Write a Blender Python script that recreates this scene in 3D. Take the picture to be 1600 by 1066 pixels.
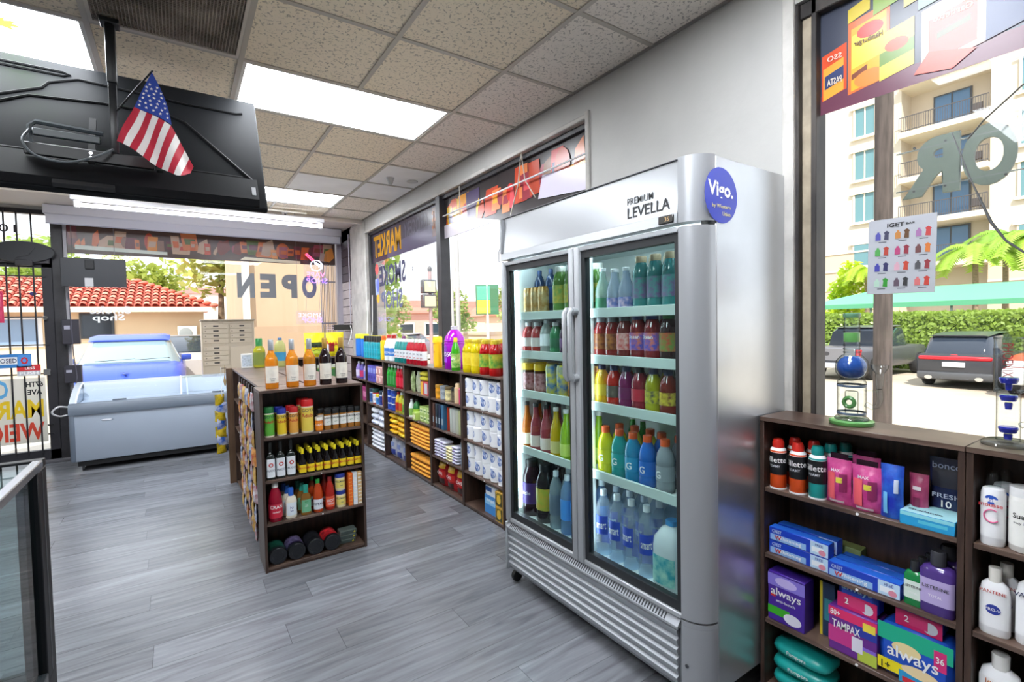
import bpy, bmesh, math, random
from mathutils import Vector, Matrix
random.seed(11)
sc = bpy.context.scene
C = sc.collection
pi = math.pi
for _o in list(bpy.data.objects):
    bpy.data.objects.remove(_o)

# ------------------------------------------------------------------ camera, sky, sun, exposure
YAW, PITCH, ROLL, EYE = math.radians(34.085), math.radians(-2.014), math.radians(-1.1635), 1.45
_f = Vector((math.sin(YAW) * math.cos(PITCH), math.cos(YAW) * math.cos(PITCH), math.sin(PITCH)))
_r = Vector((math.cos(YAW), -math.sin(YAW), 0))
_u = _r.cross(_f)
_r2 = _r * math.cos(ROLL) + _u * math.sin(ROLL)
_u2 = -_r * math.sin(ROLL) + _u * math.cos(ROLL)
cam = bpy.data.objects.new('camera', bpy.data.cameras.new('camera'))
cam.data.sensor_width = 36.0
cam.data.lens = 768.93 * 36 / 1600
cam.data.clip_start = 0.02
cam.data.clip_end = 300
cam.matrix_world = Matrix(((_r2.x, _u2.x, -_f.x, 0), (_r2.y, _u2.y, -_f.y, 0), (_r2.z, _u2.z, -_f.z, EYE), (0, 0, 0, 1)))
C.objects.link(cam)
sc.camera = cam

wd = bpy.data.worlds.new('sky')
sc.world = wd
wd.use_nodes = True
_bg = wd.node_tree.nodes['Background']
_bg.inputs[0].default_value = (0.86, 0.93, 1.0, 1)
_bg.inputs[1].default_value = 1.15
sun = bpy.data.objects.new('sun', bpy.data.lights.new('sun', 'SUN'))
sun.data.energy = 4.0
sun.data.angle = 0.012
sun.data.color = (1.0, 0.95, 0.87)
sun.rotation_euler = Vector((0.62, 0.55, -0.95)).to_track_quat('-Z', 'Y').to_euler()
C.objects.link(sun)
PANEL = 15.0          # radiance of the fluorescent ceiling panels
sc.view_settings.view_transform = 'Standard'
sc.view_settings.look = 'None'
sc.view_settings.exposure = 0.95
sc.view_settings.gamma = 1
sc.view_settings.use_curve_mapping = False
sc.cycles.use_denoising = True
sc.cycles.max_bounces = 9
sc.cycles.diffuse_bounces = 5
sc.cycles.glossy_bounces = 4
sc.cycles.transparent_max_bounces = 24
sc.cycles.caustics_reflective = False
sc.cycles.caustics_refractive = False
sc.cycles.sample_clamp_indirect = 6

# ------------------------------------------------------------------ materials
MATS = {}
def lin(h):
    if not isinstance(h, str):
        return tuple(h)
    h = h.lstrip('#')
    out = []
    for i in (0, 2, 4):
        c = int(h[i:i + 2], 16) / 255
        out.append(c / 12.92 if c <= 0.04045 else ((c + 0.055) / 1.055) ** 2.4)
    return tuple(out)

def M(col, r=0.5, m=0.0, var=0.0, vs=8.0, st=(1, 1, 1), bump=0.0, bs=60.0, emit=0.0, spec=0.5, rnd=0.0, col2=None, key=None):
    k = key or (col, r, m, var, vs, st, bump, bs, emit, spec, rnd, col2)
    if k in MATS:
        return MATS[k]
    mt = bpy.data.materials.new('m_%03d' % len(MATS))
    mt.use_nodes = True
    nt = mt.node_tree
    b = nt.nodes['Principled BSDF']
    c = lin(col)
    b.inputs['Base Color'].default_value = c + (1,)
    b.inputs['Roughness'].default_value = r
    b.inputs['Metallic'].default_value = m
    b.inputs['Specular IOR Level'].default_value = spec
    if emit:
        b.inputs['Emission Color'].default_value = c + (1,)
        b.inputs['Emission Strength'].default_value = emit
    vec = None
    if var or bump:
        tc = nt.nodes.new('ShaderNodeTexCoord')
        mp = nt.nodes.new('ShaderNodeMapping')
        mp.inputs['Scale'].default_value = st
        nt.links.new(tc.outputs['Object'], mp.inputs[0])
        vec = mp.outputs[0]
    out = None
    if var:
        n = nt.nodes.new('ShaderNodeTexNoise')
        n.inputs['Scale'].default_value = vs
        n.inputs['Detail'].default_value = 5
        nt.links.new(vec, n.inputs['Vector'])
        cr = nt.nodes.new('ShaderNodeValToRGB')
        c2 = lin(col2) if col2 else tuple(min(1, x * (1 + var)) for x in c)
        c1 = c if col2 else tuple(x * (1 - var) for x in c)
        cr.color_ramp.elements[0].position = 0.36
        cr.color_ramp.elements[0].color = c1 + (1,)
        cr.color_ramp.elements[1].position = 0.64
        cr.color_ramp.elements[1].color = c2 + (1,)
        nt.links.new(n.outputs['Fac'], cr.inputs[0])
        out = cr.outputs[0]
    if rnd:
        oi = nt.nodes.new('ShaderNodeObjectInfo')
        hv = nt.nodes.new('ShaderNodeHueSaturation')
        mr = nt.nodes.new('ShaderNodeMapRange')
        mr.inputs['To Min'].default_value = 1 - rnd
        mr.inputs['To Max'].default_value = 1 + rnd
        nt.links.new(oi.outputs['Random'], mr.inputs['Value'])
        nt.links.new(mr.outputs[0], hv.inputs['Value'])
        if out:
            nt.links.new(out, hv.inputs['Color'])
        else:
            hv.inputs['Color'].default_value = c + (1,)
        out = hv.outputs[0]
    if out:
        nt.links.new(out, b.inputs['Base Color'])
    if bump:
        n2 = nt.nodes.new('ShaderNodeTexNoise')
        n2.inputs['Scale'].default_value = bs
        n2.inputs['Detail'].default_value = 4
        nt.links.new(vec, n2.inputs['Vector'])
        bp = nt.nodes.new('ShaderNodeBump')
        bp.inputs['Strength'].default_value = bump
        bp.inputs['Distance'].default_value = 0.01
        nt.links.new(n2.outputs['Fac'], bp.inputs['Height'])
        nt.links.new(bp.outputs[0], b.inputs['Normal'])
    MATS[k] = mt
    return mt

def mixmat(key, build):
    if key in MATS:
        return MATS[key]
    mt = bpy.data.materials.new('m_%03d' % len(MATS))
    mt.use_nodes = True
    nt = mt.node_tree
    nt.nodes.clear()
    o = nt.nodes.new('ShaderNodeOutputMaterial')
    nt.links.new(build(nt), o.inputs[0])
    MATS[key] = mt
    return mt

def GLASS(tint='ffffff', ior=1.4, rough=0.0):
    """clear pane: lets light straight through, mirrors by angle"""
    def bd(nt):
        t = nt.nodes.new('ShaderNodeBsdfTransparent')
        t.inputs[0].default_value = lin(tint) + (1,)
        g = nt.nodes.new('ShaderNodeBsdfGlossy')
        g.inputs['Roughness'].default_value = rough
        lw = nt.nodes.new('ShaderNodeLayerWeight')
        lw.inputs[0].default_value = 0.5
        pw_ = nt.nodes.new('ShaderNodeMath')
        pw_.operation = 'POWER'
        pw_.inputs[1].default_value = 4.5
        nt.links.new(lw.outputs['Facing'], pw_.inputs[0])
        fr = nt.nodes.new('ShaderNodeMath')
        fr.operation = 'MULTIPLY_ADD'
        f0 = ((ior - 1) / (ior + 1)) ** 2
        fr.inputs[1].default_value = min(0.8, 0.35 + 6 * f0)
        fr.inputs[2].default_value = f0 + 0.005
        nt.links.new(pw_.outputs[0], fr.inputs[0])
        mx = nt.nodes.new('ShaderNodeMixShader')
        nt.links.new(fr.outputs[0], mx.inputs[0])
        nt.links.new(t.outputs[0], mx.inputs[1])
        nt.links.new(g.outputs[0], mx.inputs[2])
        return mx.outputs[0]
    return mixmat(('glass', tint, ior, rough), bd)

def EDGEGLASS(dark=0.3):
    """blown glass: clear face-on, absorbing and mirroring where the wall is seen edge-on"""
    def bd(nt):
        lw = nt.nodes.new('ShaderNodeLayerWeight')
        lw.inputs[0].default_value = 0.5
        cr = nt.nodes.new('ShaderNodeValToRGB')
        cr.color_ramp.elements[0].position = 0.35
        cr.color_ramp.elements[0].color = (0.93, 0.96, 0.96, 1)
        cr.color_ramp.elements[1].position = 0.9
        cr.color_ramp.elements[1].color = (dark, dark * 1.05, dark * 1.05, 1)
        nt.links.new(lw.outputs['Facing'], cr.inputs[0])
        t = nt.nodes.new('ShaderNodeBsdfTransparent')
        nt.links.new(cr.outputs[0], t.inputs[0])
        g = nt.nodes.new('ShaderNodeBsdfGlossy')
        g.inputs['Roughness'].default_value = 0.02
        mx = nt.nodes.new('ShaderNodeMixShader')
        mx.inputs[0].default_value = 0.07
        nt.links.new(t.outputs[0], mx.inputs[1])
        nt.links.new(g.outputs[0], mx.inputs[2])
        return mx.outputs[0]
    return mixmat(('edgeglass', dark), bd)

def LIQ(col, a=0.5, rough=0.12):
    """coloured liquid in a clear bottle: part see-through, part body colour, glossy skin"""
    def bd(nt):
        t = nt.nodes.new('ShaderNodeBsdfTransparent')
        t.inputs[0].default_value = lin(col) + (1,)
        p = nt.nodes.new('ShaderNodeBsdfPrincipled')
        p.inputs['Base Color'].default_value = lin(col) + (1,)
        p.inputs['Roughness'].default_value = rough
        p.inputs['Specular IOR Level'].default_value = 0.7
        mx = nt.nodes.new('ShaderNodeMixShader')
        mx.inputs[0].default_value = a
        nt.links.new(t.outputs[0], mx.inputs[1])
        nt.links.new(p.outputs[0], mx.inputs[2])
        return mx.outputs[0]
    return mixmat(('liq', col, a, rough), bd)

def FILM(col, a=0.75):
    """printed window film: glows a little with the daylight behind it"""
    def bd(nt):
        d = nt.nodes.new('ShaderNodeBsdfPrincipled')
        d.inputs['Base Color'].default_value = lin(col) + (1,)
        d.inputs['Roughness'].default_value = 0.25
        t = nt.nodes.new('ShaderNodeBsdfTranslucent')
        t.inputs[0].default_value = lin(col) + (1,)
        mx = nt.nodes.new('ShaderNodeMixShader')
        mx.inputs[0].default_value = 1 - a
        nt.links.new(d.outputs[0], mx.inputs[1])
        nt.links.new(t.outputs[0], mx.inputs[2])
        return mx.outputs[0]
    return mixmat(('film', col, a), bd)

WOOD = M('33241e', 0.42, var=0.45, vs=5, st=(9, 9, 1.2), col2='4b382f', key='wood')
WOOD_GLARE = M('46352e', 0.35, var=0.45, vs=5, st=(1.2, 1.2, 9), col2='6a564b', key='wood_glare')  # same walnut for tops and boards, glare painted in as lighter colour
STEEL = M('a4a7ab', 0.3, 0.9, key='steel')
SILVER = M('a9acb0', 0.4, 0.35, key='silver')
BLACK = M('17181a', 0.4)
BLACKM = M('101114', 0.55)
WHITE = M('f0f1f2', 0.45)
CHROME = M('d8dadd', 0.15, 1.0)
PANE = GLASS('ffffff', 1.22)
CLEAR = GLASS('f4f8f8', 1.35)

# ------------------------------------------------------------------ mesh collector
class B:
    def __init__(s):
        s.v, s.f, s.mi, s.mats, s.cur = [], [], [], [], 0
    def m(s, mat):
        if mat not in s.mats:
            s.mats.append(mat)
        s.cur = s.mats.index(mat)
        return s
    def add(s, vs, fs):
        n = len(s.v)
        s.v += [tuple(p) for p in vs]
        for f in fs:
            s.f.append(tuple(i + n for i in f))
            s.mi.append(s.cur)
        return s
    def box(s, x0, x1, y0, y1, z0, z1):
        return s.add([(x0, y0, z0), (x1, y0, z0), (x1, y1, z0), (x0, y1, z0), (x0, y0, z1), (x1, y0, z1), (x1, y1, z1), (x0, y1, z1)],
                     [(0, 3, 2, 1), (4, 5, 6, 7), (0, 1, 5, 4), (1, 2, 6, 5), (2, 3, 7, 6), (3, 0, 4, 7)])
    def rbox(s, x0, x1, y0, y1, z0, z1, b=0.004, seg=1):
        bm = bmesh.new()
        bmesh.ops.create_cube(bm, size=1)
        for v in bm.verts:
            v.co = Vector(((x0 + x1) / 2 + v.co.x * (x1 - x0), (y0 + y1) / 2 + v.co.y * (y1 - y0), (z0 + z1) / 2 + v.co.z * (z1 - z0)))
        bmesh.ops.bevel(bm, geom=list(bm.edges), offset=b, segments=seg, affect='EDGES', profile=0.5)
        bm.verts.index_update()
        s.add([v.co for v in bm.verts], [[v.index for v in f.verts] for f in bm.faces])
        bm.free()
        return s
    def rev(s, prof, n=14, sx=1, sy=1, e=2.0, c=(0, 0, 0), cap0=True, cap1=True, ax='z'):
        def pt(r, z, a):
            ca, sa = math.cos(a), math.sin(a)
            x = math.copysign(abs(ca) ** (2 / e), ca) * r * sx
            y = math.copysign(abs(sa) ** (2 / e), sa) * r * sy
            if ax == 'y':
                return (c[0] + x, c[1] + z, c[2] + y)
            if ax == 'x':
                return (c[0] + z, c[1] + x, c[2] + y)
            return (c[0] + x, c[1] + y, c[2] + z)
        off = pi / n if e > 2.2 else 0
        vs, fs, k = [], [], len(prof)
        for r, z in prof:
            vs += [pt(max(r, 1e-4), z, 2 * pi * i / n + off) for i in range(n)]
        for j in range(k - 1):
            for i in range(n):
                a, b2 = j * n + i, j * n + (i + 1) % n
                fs.append((a, b2, b2 + n, a + n))
        if cap0:
            fs.append(tuple(range(n - 1, -1, -1)))
        if cap1:
            fs.append(tuple((k - 1) * n + i for i in range(n)))
        return s.add(vs, fs)
    def arc(s, r, z0, z1, a, sx=1, sy=1, e=2.0, n=8, mid=0):
        """patch of a cylinder wall facing -Y, half-angle a"""
        vs, fs = [], []
        for i in range(n + 1):
            t = -pi / 2 + mid - a + 2 * a * i / n
            ca, sa = math.cos(t), math.sin(t)
            x = math.copysign(abs(ca) ** (2 / e), ca) * r * sx
            y = math.copysign(abs(sa) ** (2 / e), sa) * r * sy
            vs += [(x, y, z0), (x, y, z1)]
        for i in range(n):
            fs.append((2 * i, 2 * i + 2, 2 * i + 3, 2 * i + 1))
        return s.add(vs, fs)
    def arcd(s, r, zc, a, hz, mid=0, n=14):
        """oval print on a cylinder wall facing -Y"""
        vs = [(r * math.cos(-pi / 2 + mid), r * math.sin(-pi / 2 + mid), zc)]
        for i in range(n):
            t = 2 * pi * i / n
            w = -pi / 2 + mid + a * math.cos(t)
            vs.append((r * math.cos(w), r * math.sin(w), zc + hz * math.sin(t)))
        return s.add(vs, [(0, 1 + i, 1 + (i + 1) % n) for i in range(n)])
    def tube(s, pts, r, n=6, closed=False):
        pts = [Vector(p) for p in pts]
        vs, fs, k = [], [], len(pts)
        up = None
        for i, p in enumerate(pts):
            if closed:
                d = pts[(i + 1) % k] - pts[i - 1]
            else:
                d = pts[min(i + 1, k - 1)] - pts[max(i - 1, 0)]
            d.normalize()
            if up is None:
                up = Vector((0, 0, 1)) if abs(d.z) < 0.9 else Vector((1, 0, 0))
            a = d.cross(up).normalized()
            up = a.cross(d).normalized()
            rr = r[i] if isinstance(r, (list, tuple)) else r
            vs += [p + a * rr * math.cos(2 * pi * j / n) + up * rr * math.sin(2 * pi * j / n) for j in range(n)]
        for i in range(k if closed else k - 1):
            for j in range(n):
                a, b2 = i * n + j, i * n + (j + 1) % n
                c, d2 = ((i + 1) % k) * n + j, ((i + 1) % k) * n + (j + 1) % n
                fs.append((a, b2, d2, c))
        if not closed:
            fs.append(tuple(range(n - 1, -1, -1)))
            fs.append(tuple((k - 1) * n + j for j in range(n)))
        return s.add(vs, fs)
    def prism(s, poly, a, b, ax='y'):
        def pt(p, t):
            return {'y': (p[0], t, p[1]), 'x': (t, p[0], p[1]), 'z': (p[0], p[1], t)}[ax]
        n = len(poly)
        vs = [pt(p, a) for p in poly] + [pt(p, b) for p in poly]
        fs = [tuple(range(n)), tuple(range(2 * n - 1, n - 1, -1))] + [(i, i + n, (i + 1) % n + n, (i + 1) % n) for i in range(n)]
        return s.add(vs, fs)
    def sup(s, c, rx, ry, rz, e1=2.0, e2=2.0, nu=12, nv=7):
        def q(t, e):
            return math.copysign(abs(t) ** (2 / e), t)
        vs, fs = [], []
        for j in range(nv + 1):
            p = -pi / 2 + pi * j / nv
            p = max(min(p, pi / 2 - 0.02), -pi / 2 + 0.02)
            for i in range(nu):
                t = 2 * pi * (i + 0.5) / nu
                vs.append((c[0] + rx * q(math.cos(p), e1) * q(math.cos(t), e2), c[1] + ry * q(math.cos(p), e1) * q(math.sin(t), e2), c[2] + rz * q(math.sin(p), e1)))
        for j in range(nv):
            for i in range(nu):
                fs.append((j * nu + i, j * nu + (i + 1) % nu, (j + 1) * nu + (i + 1) % nu, (j + 1) * nu + i))
        fs.append(tuple(range(nu - 1, -1, -1)))
        fs.append(tuple(nv * nu + i for i in range(nu)))
        return s.add(vs, fs)
    def pouch(s, w, h, d, jit=0.0, nx=6, nz=8, seed=0):
        rg = random.Random(seed)
        vs, fs = [], []
        for side in (-1, 1):
            for j in range(nz + 1):
                for i in range(nx + 1):
                    u, v = 2 * i / nx - 1, j / nz
                    t = (1 - abs(u) ** 3) * (1 - abs(2 * v - 0.85) ** 4 if v < .92 else 0.0)
                    t = max(t, 0)
                    jj = jit * rg.uniform(-1, 1) * (t > 0.05)
                    vs.append((u * w / 2 * (0.94 + 0.06 * abs(2 * v - 1)), side * (d / 2 * t + 0.0008) + jj, v * h))
        n1 = (nx + 1) * (nz + 1)
        for k in (0, 1):
            for j in range(nz):
                for i in range(nx):
                    a = k * n1 + j * (nx + 1) + i
                    f = (a, a + 1, a + nx + 2, a + nx + 1)
                    fs.append(f if k == 0 else f[::-1])
        return s.add(vs, fs)
    def rect(s, x0, x1, z0, z1, y=0.0):
        """flat patch facing -Y"""
        return s.add([(x0, y, z0), (x1, y, z0), (x1, y, z1), (x0, y, z1)], [(0, 1, 2, 3)])
    def disc(s, cx, cz, rx, rz, y=0.0, n=16):
        return s.add([(cx + rx * math.cos(2 * pi * i / n), y, cz + rz * math.sin(2 * pi * i / n)) for i in range(n)], [tuple(range(n))])
    def mesh(s, name='mesh', mat=None, smooth=True, ang=0.7):
        me = bpy.data.meshes.new(name)
        me.from_pydata(s.v, [], s.f)
        ms = s.mats or [mat]
        for x in ms:
            me.materials.append(x)
        if len(ms) > 1:
            me.polygons.foreach_set('material_index', s.mi)
        me.validate()
        bm = bmesh.new()
        bm.from_mesh(me)
        bmesh.ops.recalc_face_normals(bm, faces=bm.faces)
        bm.to_mesh(me)
        bm.free()
        if smooth:
            me.shade_smooth()
            me.set_sharp_from_angle(angle=ang)
        return me

def smooth(pts, n=5):
    """Catmull-Rom curve through the points"""
    P = [Vector(p) for p in pts]
    P = [2 * P[0] - P[1]] + P + [2 * P[-1] - P[-2]]
    out = []
    for i in range(1, len(P) - 2):
        for k in range(n):
            t = k / n
            out.append(0.5 * ((2 * P[i]) + (P[i + 1] - P[i - 1]) * t + (2 * P[i - 1] - 5 * P[i] + 4 * P[i + 1] - P[i + 2]) * t * t + (3 * P[i] - P[i - 1] - 3 * P[i + 1] + P[i + 2]) * t ** 3))
    return out + [P[-2]]

def obj(name, me, parent=None, loc=(0, 0, 0), rz=0.0, rot=None, label=None):
    o = bpy.data.objects.new(name, me)
    C.objects.link(o)
    o.location = loc
    o.rotation_euler = rot if rot else (0, 0, rz)
    if parent is not None:
        o.parent = parent
    if label:
        o['label'] = label
    return o

def tag(o, label, cat, group=None):
    o['label'] = label
    o['category'] = cat
    if group:
        o['group'] = group
    n = len(label.split())
    assert 4 <= n <= 16, (n, label)
    return o

def thing(name, label, cat, loc=(0, 0, 0), rz=0.0, group=None, rot=None):
    return tag(obj(name, None, None, loc, rz, rot), label, cat, group)

def struct(name, me=None, loc=(0, 0, 0), rz=0.0, label=None):
    o = obj(name, me, None, loc, rz)
    o['kind'] = 'structure'
    if label:
        o['label'] = label
    return o

TXT = {}
def text(s, h, mat, bold=0.0, wrap=None, w=None, ext=0.0004, shear=0.0, sp=1.0, th=0.0, res=2):
    """lettering as a mesh facing -Y, centred on the origin; h = cap height, w = forced width"""
    k = (s, h, mat.name, bold, wrap, w, ext, shear, sp, th, res)
    if k in TXT:
        return TXT[k]
    cu = bpy.data.curves.new('txt', 'FONT')
    cu.body = s
    cu.resolution_u = res
    cu.offset = bold
    cu.shear = shear
    cu.space_character = sp
    if th:
        cu.extrude = 0.1
    cu.align_x = 'CENTER'
    ob = bpy.data.objects.new('txt', cu)
    me = bpy.data.meshes.new_from_object(ob)
    bpy.data.objects.remove(ob)
    bpy.data.curves.remove(cu)
    xs = [v.co.x for v in me.vertices]
    ys = [v.co.y for v in me.vertices]
    cx, cy = (min(xs) + max(xs)) / 2, (min(ys) + max(ys)) / 2
    sy = h / max(max(ys) - min(ys), 1e-6)
    sx = w / max(max(xs) - min(xs), 1e-6) if w else sy
    me2 = B()
    vs = []
    for v in me.vertices:
        x, y = (v.co.x - cx) * sx, (v.co.y - cy) * sy
        if wrap:
            vs.append((wrap * math.sin(x / wrap), -wrap * math.cos(x / wrap), y))
        else:
            vs.append((x, -ext + (math.copysign(th / 2, v.co.z) if th else 0), y))
    me2.add(vs, [list(p.vertices) for p in me.polygons])
    bpy.data.meshes.remove(me)
    out = me2.mesh('lettering', mat, smooth=False)
    TXT[k] = out
    return out

ORDW = ['first', 'second', 'third', 'fourth', 'fifth', 'sixth', 'seventh', 'eighth', 'ninth', 'tenth', 'eleventh', 'twelfth']
def ordl(i, n):
    if n == 1:
        return ''
    if i == 0:
        return 'leftmost'
    if i == n - 1:
        return 'rightmost'
    return ORDW[i] + ' from left'
ROWW = ['front row', 'second row', 'third row', 'fourth row', 'fifth row']

class Kind:
    """a kind of thing: parts = [(name, mesh, location, [sub-parts])]"""
    def __init__(s, name, cat, parts):
        s.name, s.cat, s.parts = name, cat, parts
    def put(s, loc, label, group=None, rz=0.0, rot=None, lean=0.0):
        t = thing(s.name, label, s.cat, loc, rz + lean, group, rot)
        for p in s.parts:
            o = obj(p[0], p[1], t, p[2] if len(p) > 2 else (0, 0, 0))
            for q in (p[3] if len(p) > 3 else ()):
                obj(q[0], q[1], o, q[2] if len(q) > 2 else (0, 0, 0))
        return t

class Shelf:
    """local frame of a shelf: u to the viewer's right, d into the depth"""
    def __init__(s, ox, oy, rz, zs):
        s.ox, s.oy, s.rz, s.zs = ox, oy, rz, zs
    def p(s, u, d, t, dz=0.0):
        c, n = math.cos(s.rz), math.sin(s.rz)
        return (s.ox + u * c - d * n, s.oy + u * n + d * c, (s.zs[t] if isinstance(t, int) else t) + dz)
    def put(s, kind, u, d, t, label, group=None, dz=0.0, lean=0.0):
        return kind.put(s.p(u, d, t, dz), label, group, s.rz, lean=lean)
    def row(s, kind, us, d, t, base, where, group, dz=0.0, jit=0.0):
        n = len(us)
        for i, u in enumerate(us):
            lab = ('%s, %s %s' % (base, ordl(i, n), where)) if n > 1 else base + ' ' + where
            s.put(kind, u, d, t, lab, group, dz, random.uniform(-jit, jit))
def lerp(a, b, n):
    return [a + (b - a) * i / (n - 1) for i in range(n)] if n > 1 else [(a + b) / 2]

# ================================================================== THE SETTING
XW, YS, ZC = 2.05, 7.5, 2.84
WALLM = M('aeadaa', 0.6, var=0.05, vs=2.5, bump=0.15, bs=25, key='wall')
PLASTER = M('bab7b2', 0.75, var=0.14, vs=7, bump=0.5, bs=18, key='plaster')
FRAME = M('2b2a2e', 0.45, var=0.2, vs=14)
GRID = M('b8b2a8', 0.45)

# ---- floor of separate vinyl planks
fl = struct('floor', B().box(-3, 2.2, -2.5, YS, -0.12, -0.004).mesh('floor', M('2a2a2c', 0.8)), label='grey wood-look vinyl plank floor')
def plank_mat():
    mt = M('7f8084', 0.5, key='plank')
    nt = mt.node_tree
    b = nt.nodes['Principled BSDF']
    b.inputs['Specular IOR Level'].default_value = 0.5
    tc = nt.nodes.new('ShaderNodeTexCoord')
    oi = nt.nodes.new('ShaderNodeObjectInfo')
    ad = nt.nodes.new('ShaderNodeVectorMath'); ad.operation = 'MULTIPLY_ADD'
    cm = nt.nodes.new('ShaderNodeCombineXYZ')
    nt.links.new(oi.outputs['Random'], cm.inputs[0]); nt.links.new(oi.outputs['Random'], cm.inputs[1])
    ad.inputs[1].default_value = (40, 25, 1)
    nt.links.new(cm.outputs[0], ad.inputs[0]); nt.links.new(tc.outputs['Object'], ad.inputs[2])
    mp = nt.nodes.new('ShaderNodeMapping'); mp.inputs['Scale'].default_value = (0.9, 9, 1)
    nt.links.new(ad.outputs[0], mp.inputs[0])
    n = nt.nodes.new('ShaderNodeTexNoise'); n.inputs['Scale'].default_value = 3.2; n.inputs['Detail'].default_value = 5; n.inputs['Roughness'].default_value = 0.52; n.inputs['Distortion'].default_value = 0.6
    nt.links.new(mp.outputs[0], n.inputs['Vector'])
    cr = nt.nodes.new('ShaderNodeValToRGB')
    e = cr.color_ramp.elements
    e[0].position = 0.3; e[0].color = lin('5d5f64') + (1,)
    e[1].position = 0.72; e[1].color = lin('7a7c82') + (1,)
    nt.links.new(n.outputs['Fac'], cr.inputs[0])
    mr = nt.nodes.new('ShaderNodeMapRange'); mr.inputs['To Min'].default_value = 0.78; mr.inputs['To Max'].default_value = 1.2
    nt.links.new(oi.outputs['Random'], mr.inputs['Value'])
    hv = nt.nodes.new('ShaderNodeHueSaturation')
    nt.links.new(mr.outputs[0], hv.inputs['Value']); nt.links.new(cr.outputs[0], hv.inputs['Color'])
    nt.links.new(hv.outputs[0], b.inputs['Base Color'])
    r2 = nt.nodes.new('ShaderNodeMapRange'); r2.inputs['To Min'].default_value = 0.2; r2.inputs['To Max'].default_value = 0.3
    nt.links.new(n.outputs['Fac'], r2.inputs['Value']); nt.links.new(r2.outputs[0], b.inputs['Roughness'])
    return mt
PLANK = plank_mat()
PW, PL = 0.182, 1.22
pm = {}
row = 0
y = -2.5
while y < YS - 0.01:
    y1 = min(y + PW, YS)
    x = -3.0 - ((row * 0.417 + 0.11 * (row % 3)) % PL)
    while x < 2.2:
        a, b_ = max(x, -3.0), min(x + PL, 2.2)
        if b_ - a > 0.02:
            k = (round(b_ - a, 3), round(y1 - y, 3))
            if k not in pm:
                pm[k] = B().box(0.0008, k[0] - 0.0008, 0.0008, k[1] - 0.0008, -0.004, 0.0).mesh('plank', PLANK, smooth=False)
            obj('plank', pm[k], fl, (a, y, 0))
        x += PL
    y += PW
    row += 1

# ---- suspended ceiling: grid of tees, tiles laid into it
def tile_mat(col, key):
    mt = M(col, 0.9, key=key)
    nt = mt.node_tree
    b = nt.nodes['Principled BSDF']
    b.inputs['Specular IOR Level'].default_value = 0.15
    tc = nt.nodes.new('ShaderNodeTexCoord')
    n = nt.nodes.new('ShaderNodeTexNoise'); n.inputs['Scale'].default_value = 62; n.inputs['Detail'].default_value = 2.0; n.inputs['Distortion'].default_value = 0.8
    nt.links.new(tc.outputs['Object'], n.inputs['Vector'])
    cr = nt.nodes.new('ShaderNodeValToRGB')
    e = cr.color_ramp.elements
    c = lin(col)
    e[0].position = 0.35; e[0].color = tuple(x * 0.55 for x in c) + (1,)
    e[1].position = 0.44; e[1].color = c + (1,)
    nt.links.new(n.outputs['Fac'], cr.inputs[0]); nt.links.new(cr.outputs[0], b.inputs['Base Color'])
    bp = nt.nodes.new('ShaderNodeBump'); bp.inputs['Strength'].default_value = 0.5; bp.inputs['Distance'].default_value = 0.004
    nt.links.new(cr.outputs[0], bp.inputs['Height']); nt.links.new(bp.outputs[0], b.inputs['Normal'])
    return mt
TILE, TILEP = tile_mat('f4e8d2', 'tile'), tile_mat('efe8df', 'tile_grey')
TILEW = M('f4f4f5', 0.7, var=0.05, vs=3)
ce = struct('ceiling', B().box(-3.2, 2.4, -2.7, YS + 0.3, 2.93, 3.15).mesh('ceiling', M('8a8580', 0.9)), label='suspended ceiling of fissured beige tiles')
GX, GY, GT = 0.3177, 2.908, 0.61
LIGHTS = [(0, 0), (-3, 0), (0, 4), (-3, 4), (0, -4), (-3, -4)]      # cell of the left near corner; each spans two cells in x
taken = {}
for i, j in LIGHTS:
    taken[(i, j)] = taken[(i + 1, j)] = 1
taken[(-1, -1)] = 1
YE = 6.46
tm = {}
for i in range(-6, 4):
    for j in range(-9, 7):
        x0, x1 = GX + i * GT, GX + (i + 1) * GT
        y0, y1 = GY + j * GT, GY + (j + 1) * GT
        x0, x1, y0, y1 = max(x0, -3.0), min(x1, XW), max(y0, -2.5), min(y1, YE)
        if x1 - x0 < 0.03 or y1 - y0 < 0.03 or (i, j) in taken:
            continue
        mt = TILEW if (i, j) in ((2, 2), (2, 3), (1, 3)) else (TILEP if i >= 2 else TILE)
        k = (round(x1 - x0, 3), round(y1 - y0, 3), mt.name)
        if k not in tm:
            tm[k] = B().box(0.008, k[0] - 0.008, 0.008, k[1] - 0.008, 0.0, 0.016).mesh('tile', mt, smooth=False)
        obj('tile', tm[k], ce, (x0, y0, ZC + 0.004))
def same(c0, c1):
    return any((i_, j_) == c0 and (i_ + 1, j_) == c1 for i_, j_ in LIGHTS)
for i in range(-5, 3):
    y_a = None
    for j in range(-9, 8):
        lo_, hi_ = max(GY + j * GT, -2.5), min(GY + (j + 1) * GT, YE)
        if same((i - 1, j), (i, j)) or lo_ >= YE or j == 7:
            if y_a is not None:
                obj('tee', B().box(-0.012, 0.012, y_a, min(lo_, YE), 0, 0.03).mesh('tee', GRID, smooth=False), ce, (GX + i * GT, 0, ZC - 0.003))
            y_a = None
        elif y_a is None:
            y_a = lo_
for j in range(-8, 6):
    obj('tee', B().box(-3.0, XW, -0.012, 0.012, 0.0012, 0.03).mesh('tee', GRID, smooth=False), ce, (0, GY + j * GT, ZC - 0.003))
obj('wall_angle', B().box(XW - 0.02, XW, -2.5, YE, 0.002, 0.012).mesh('angle', M('8f8a84', 0.5), smooth=False), ce, (0, 0, ZC - 0.004))
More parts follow.
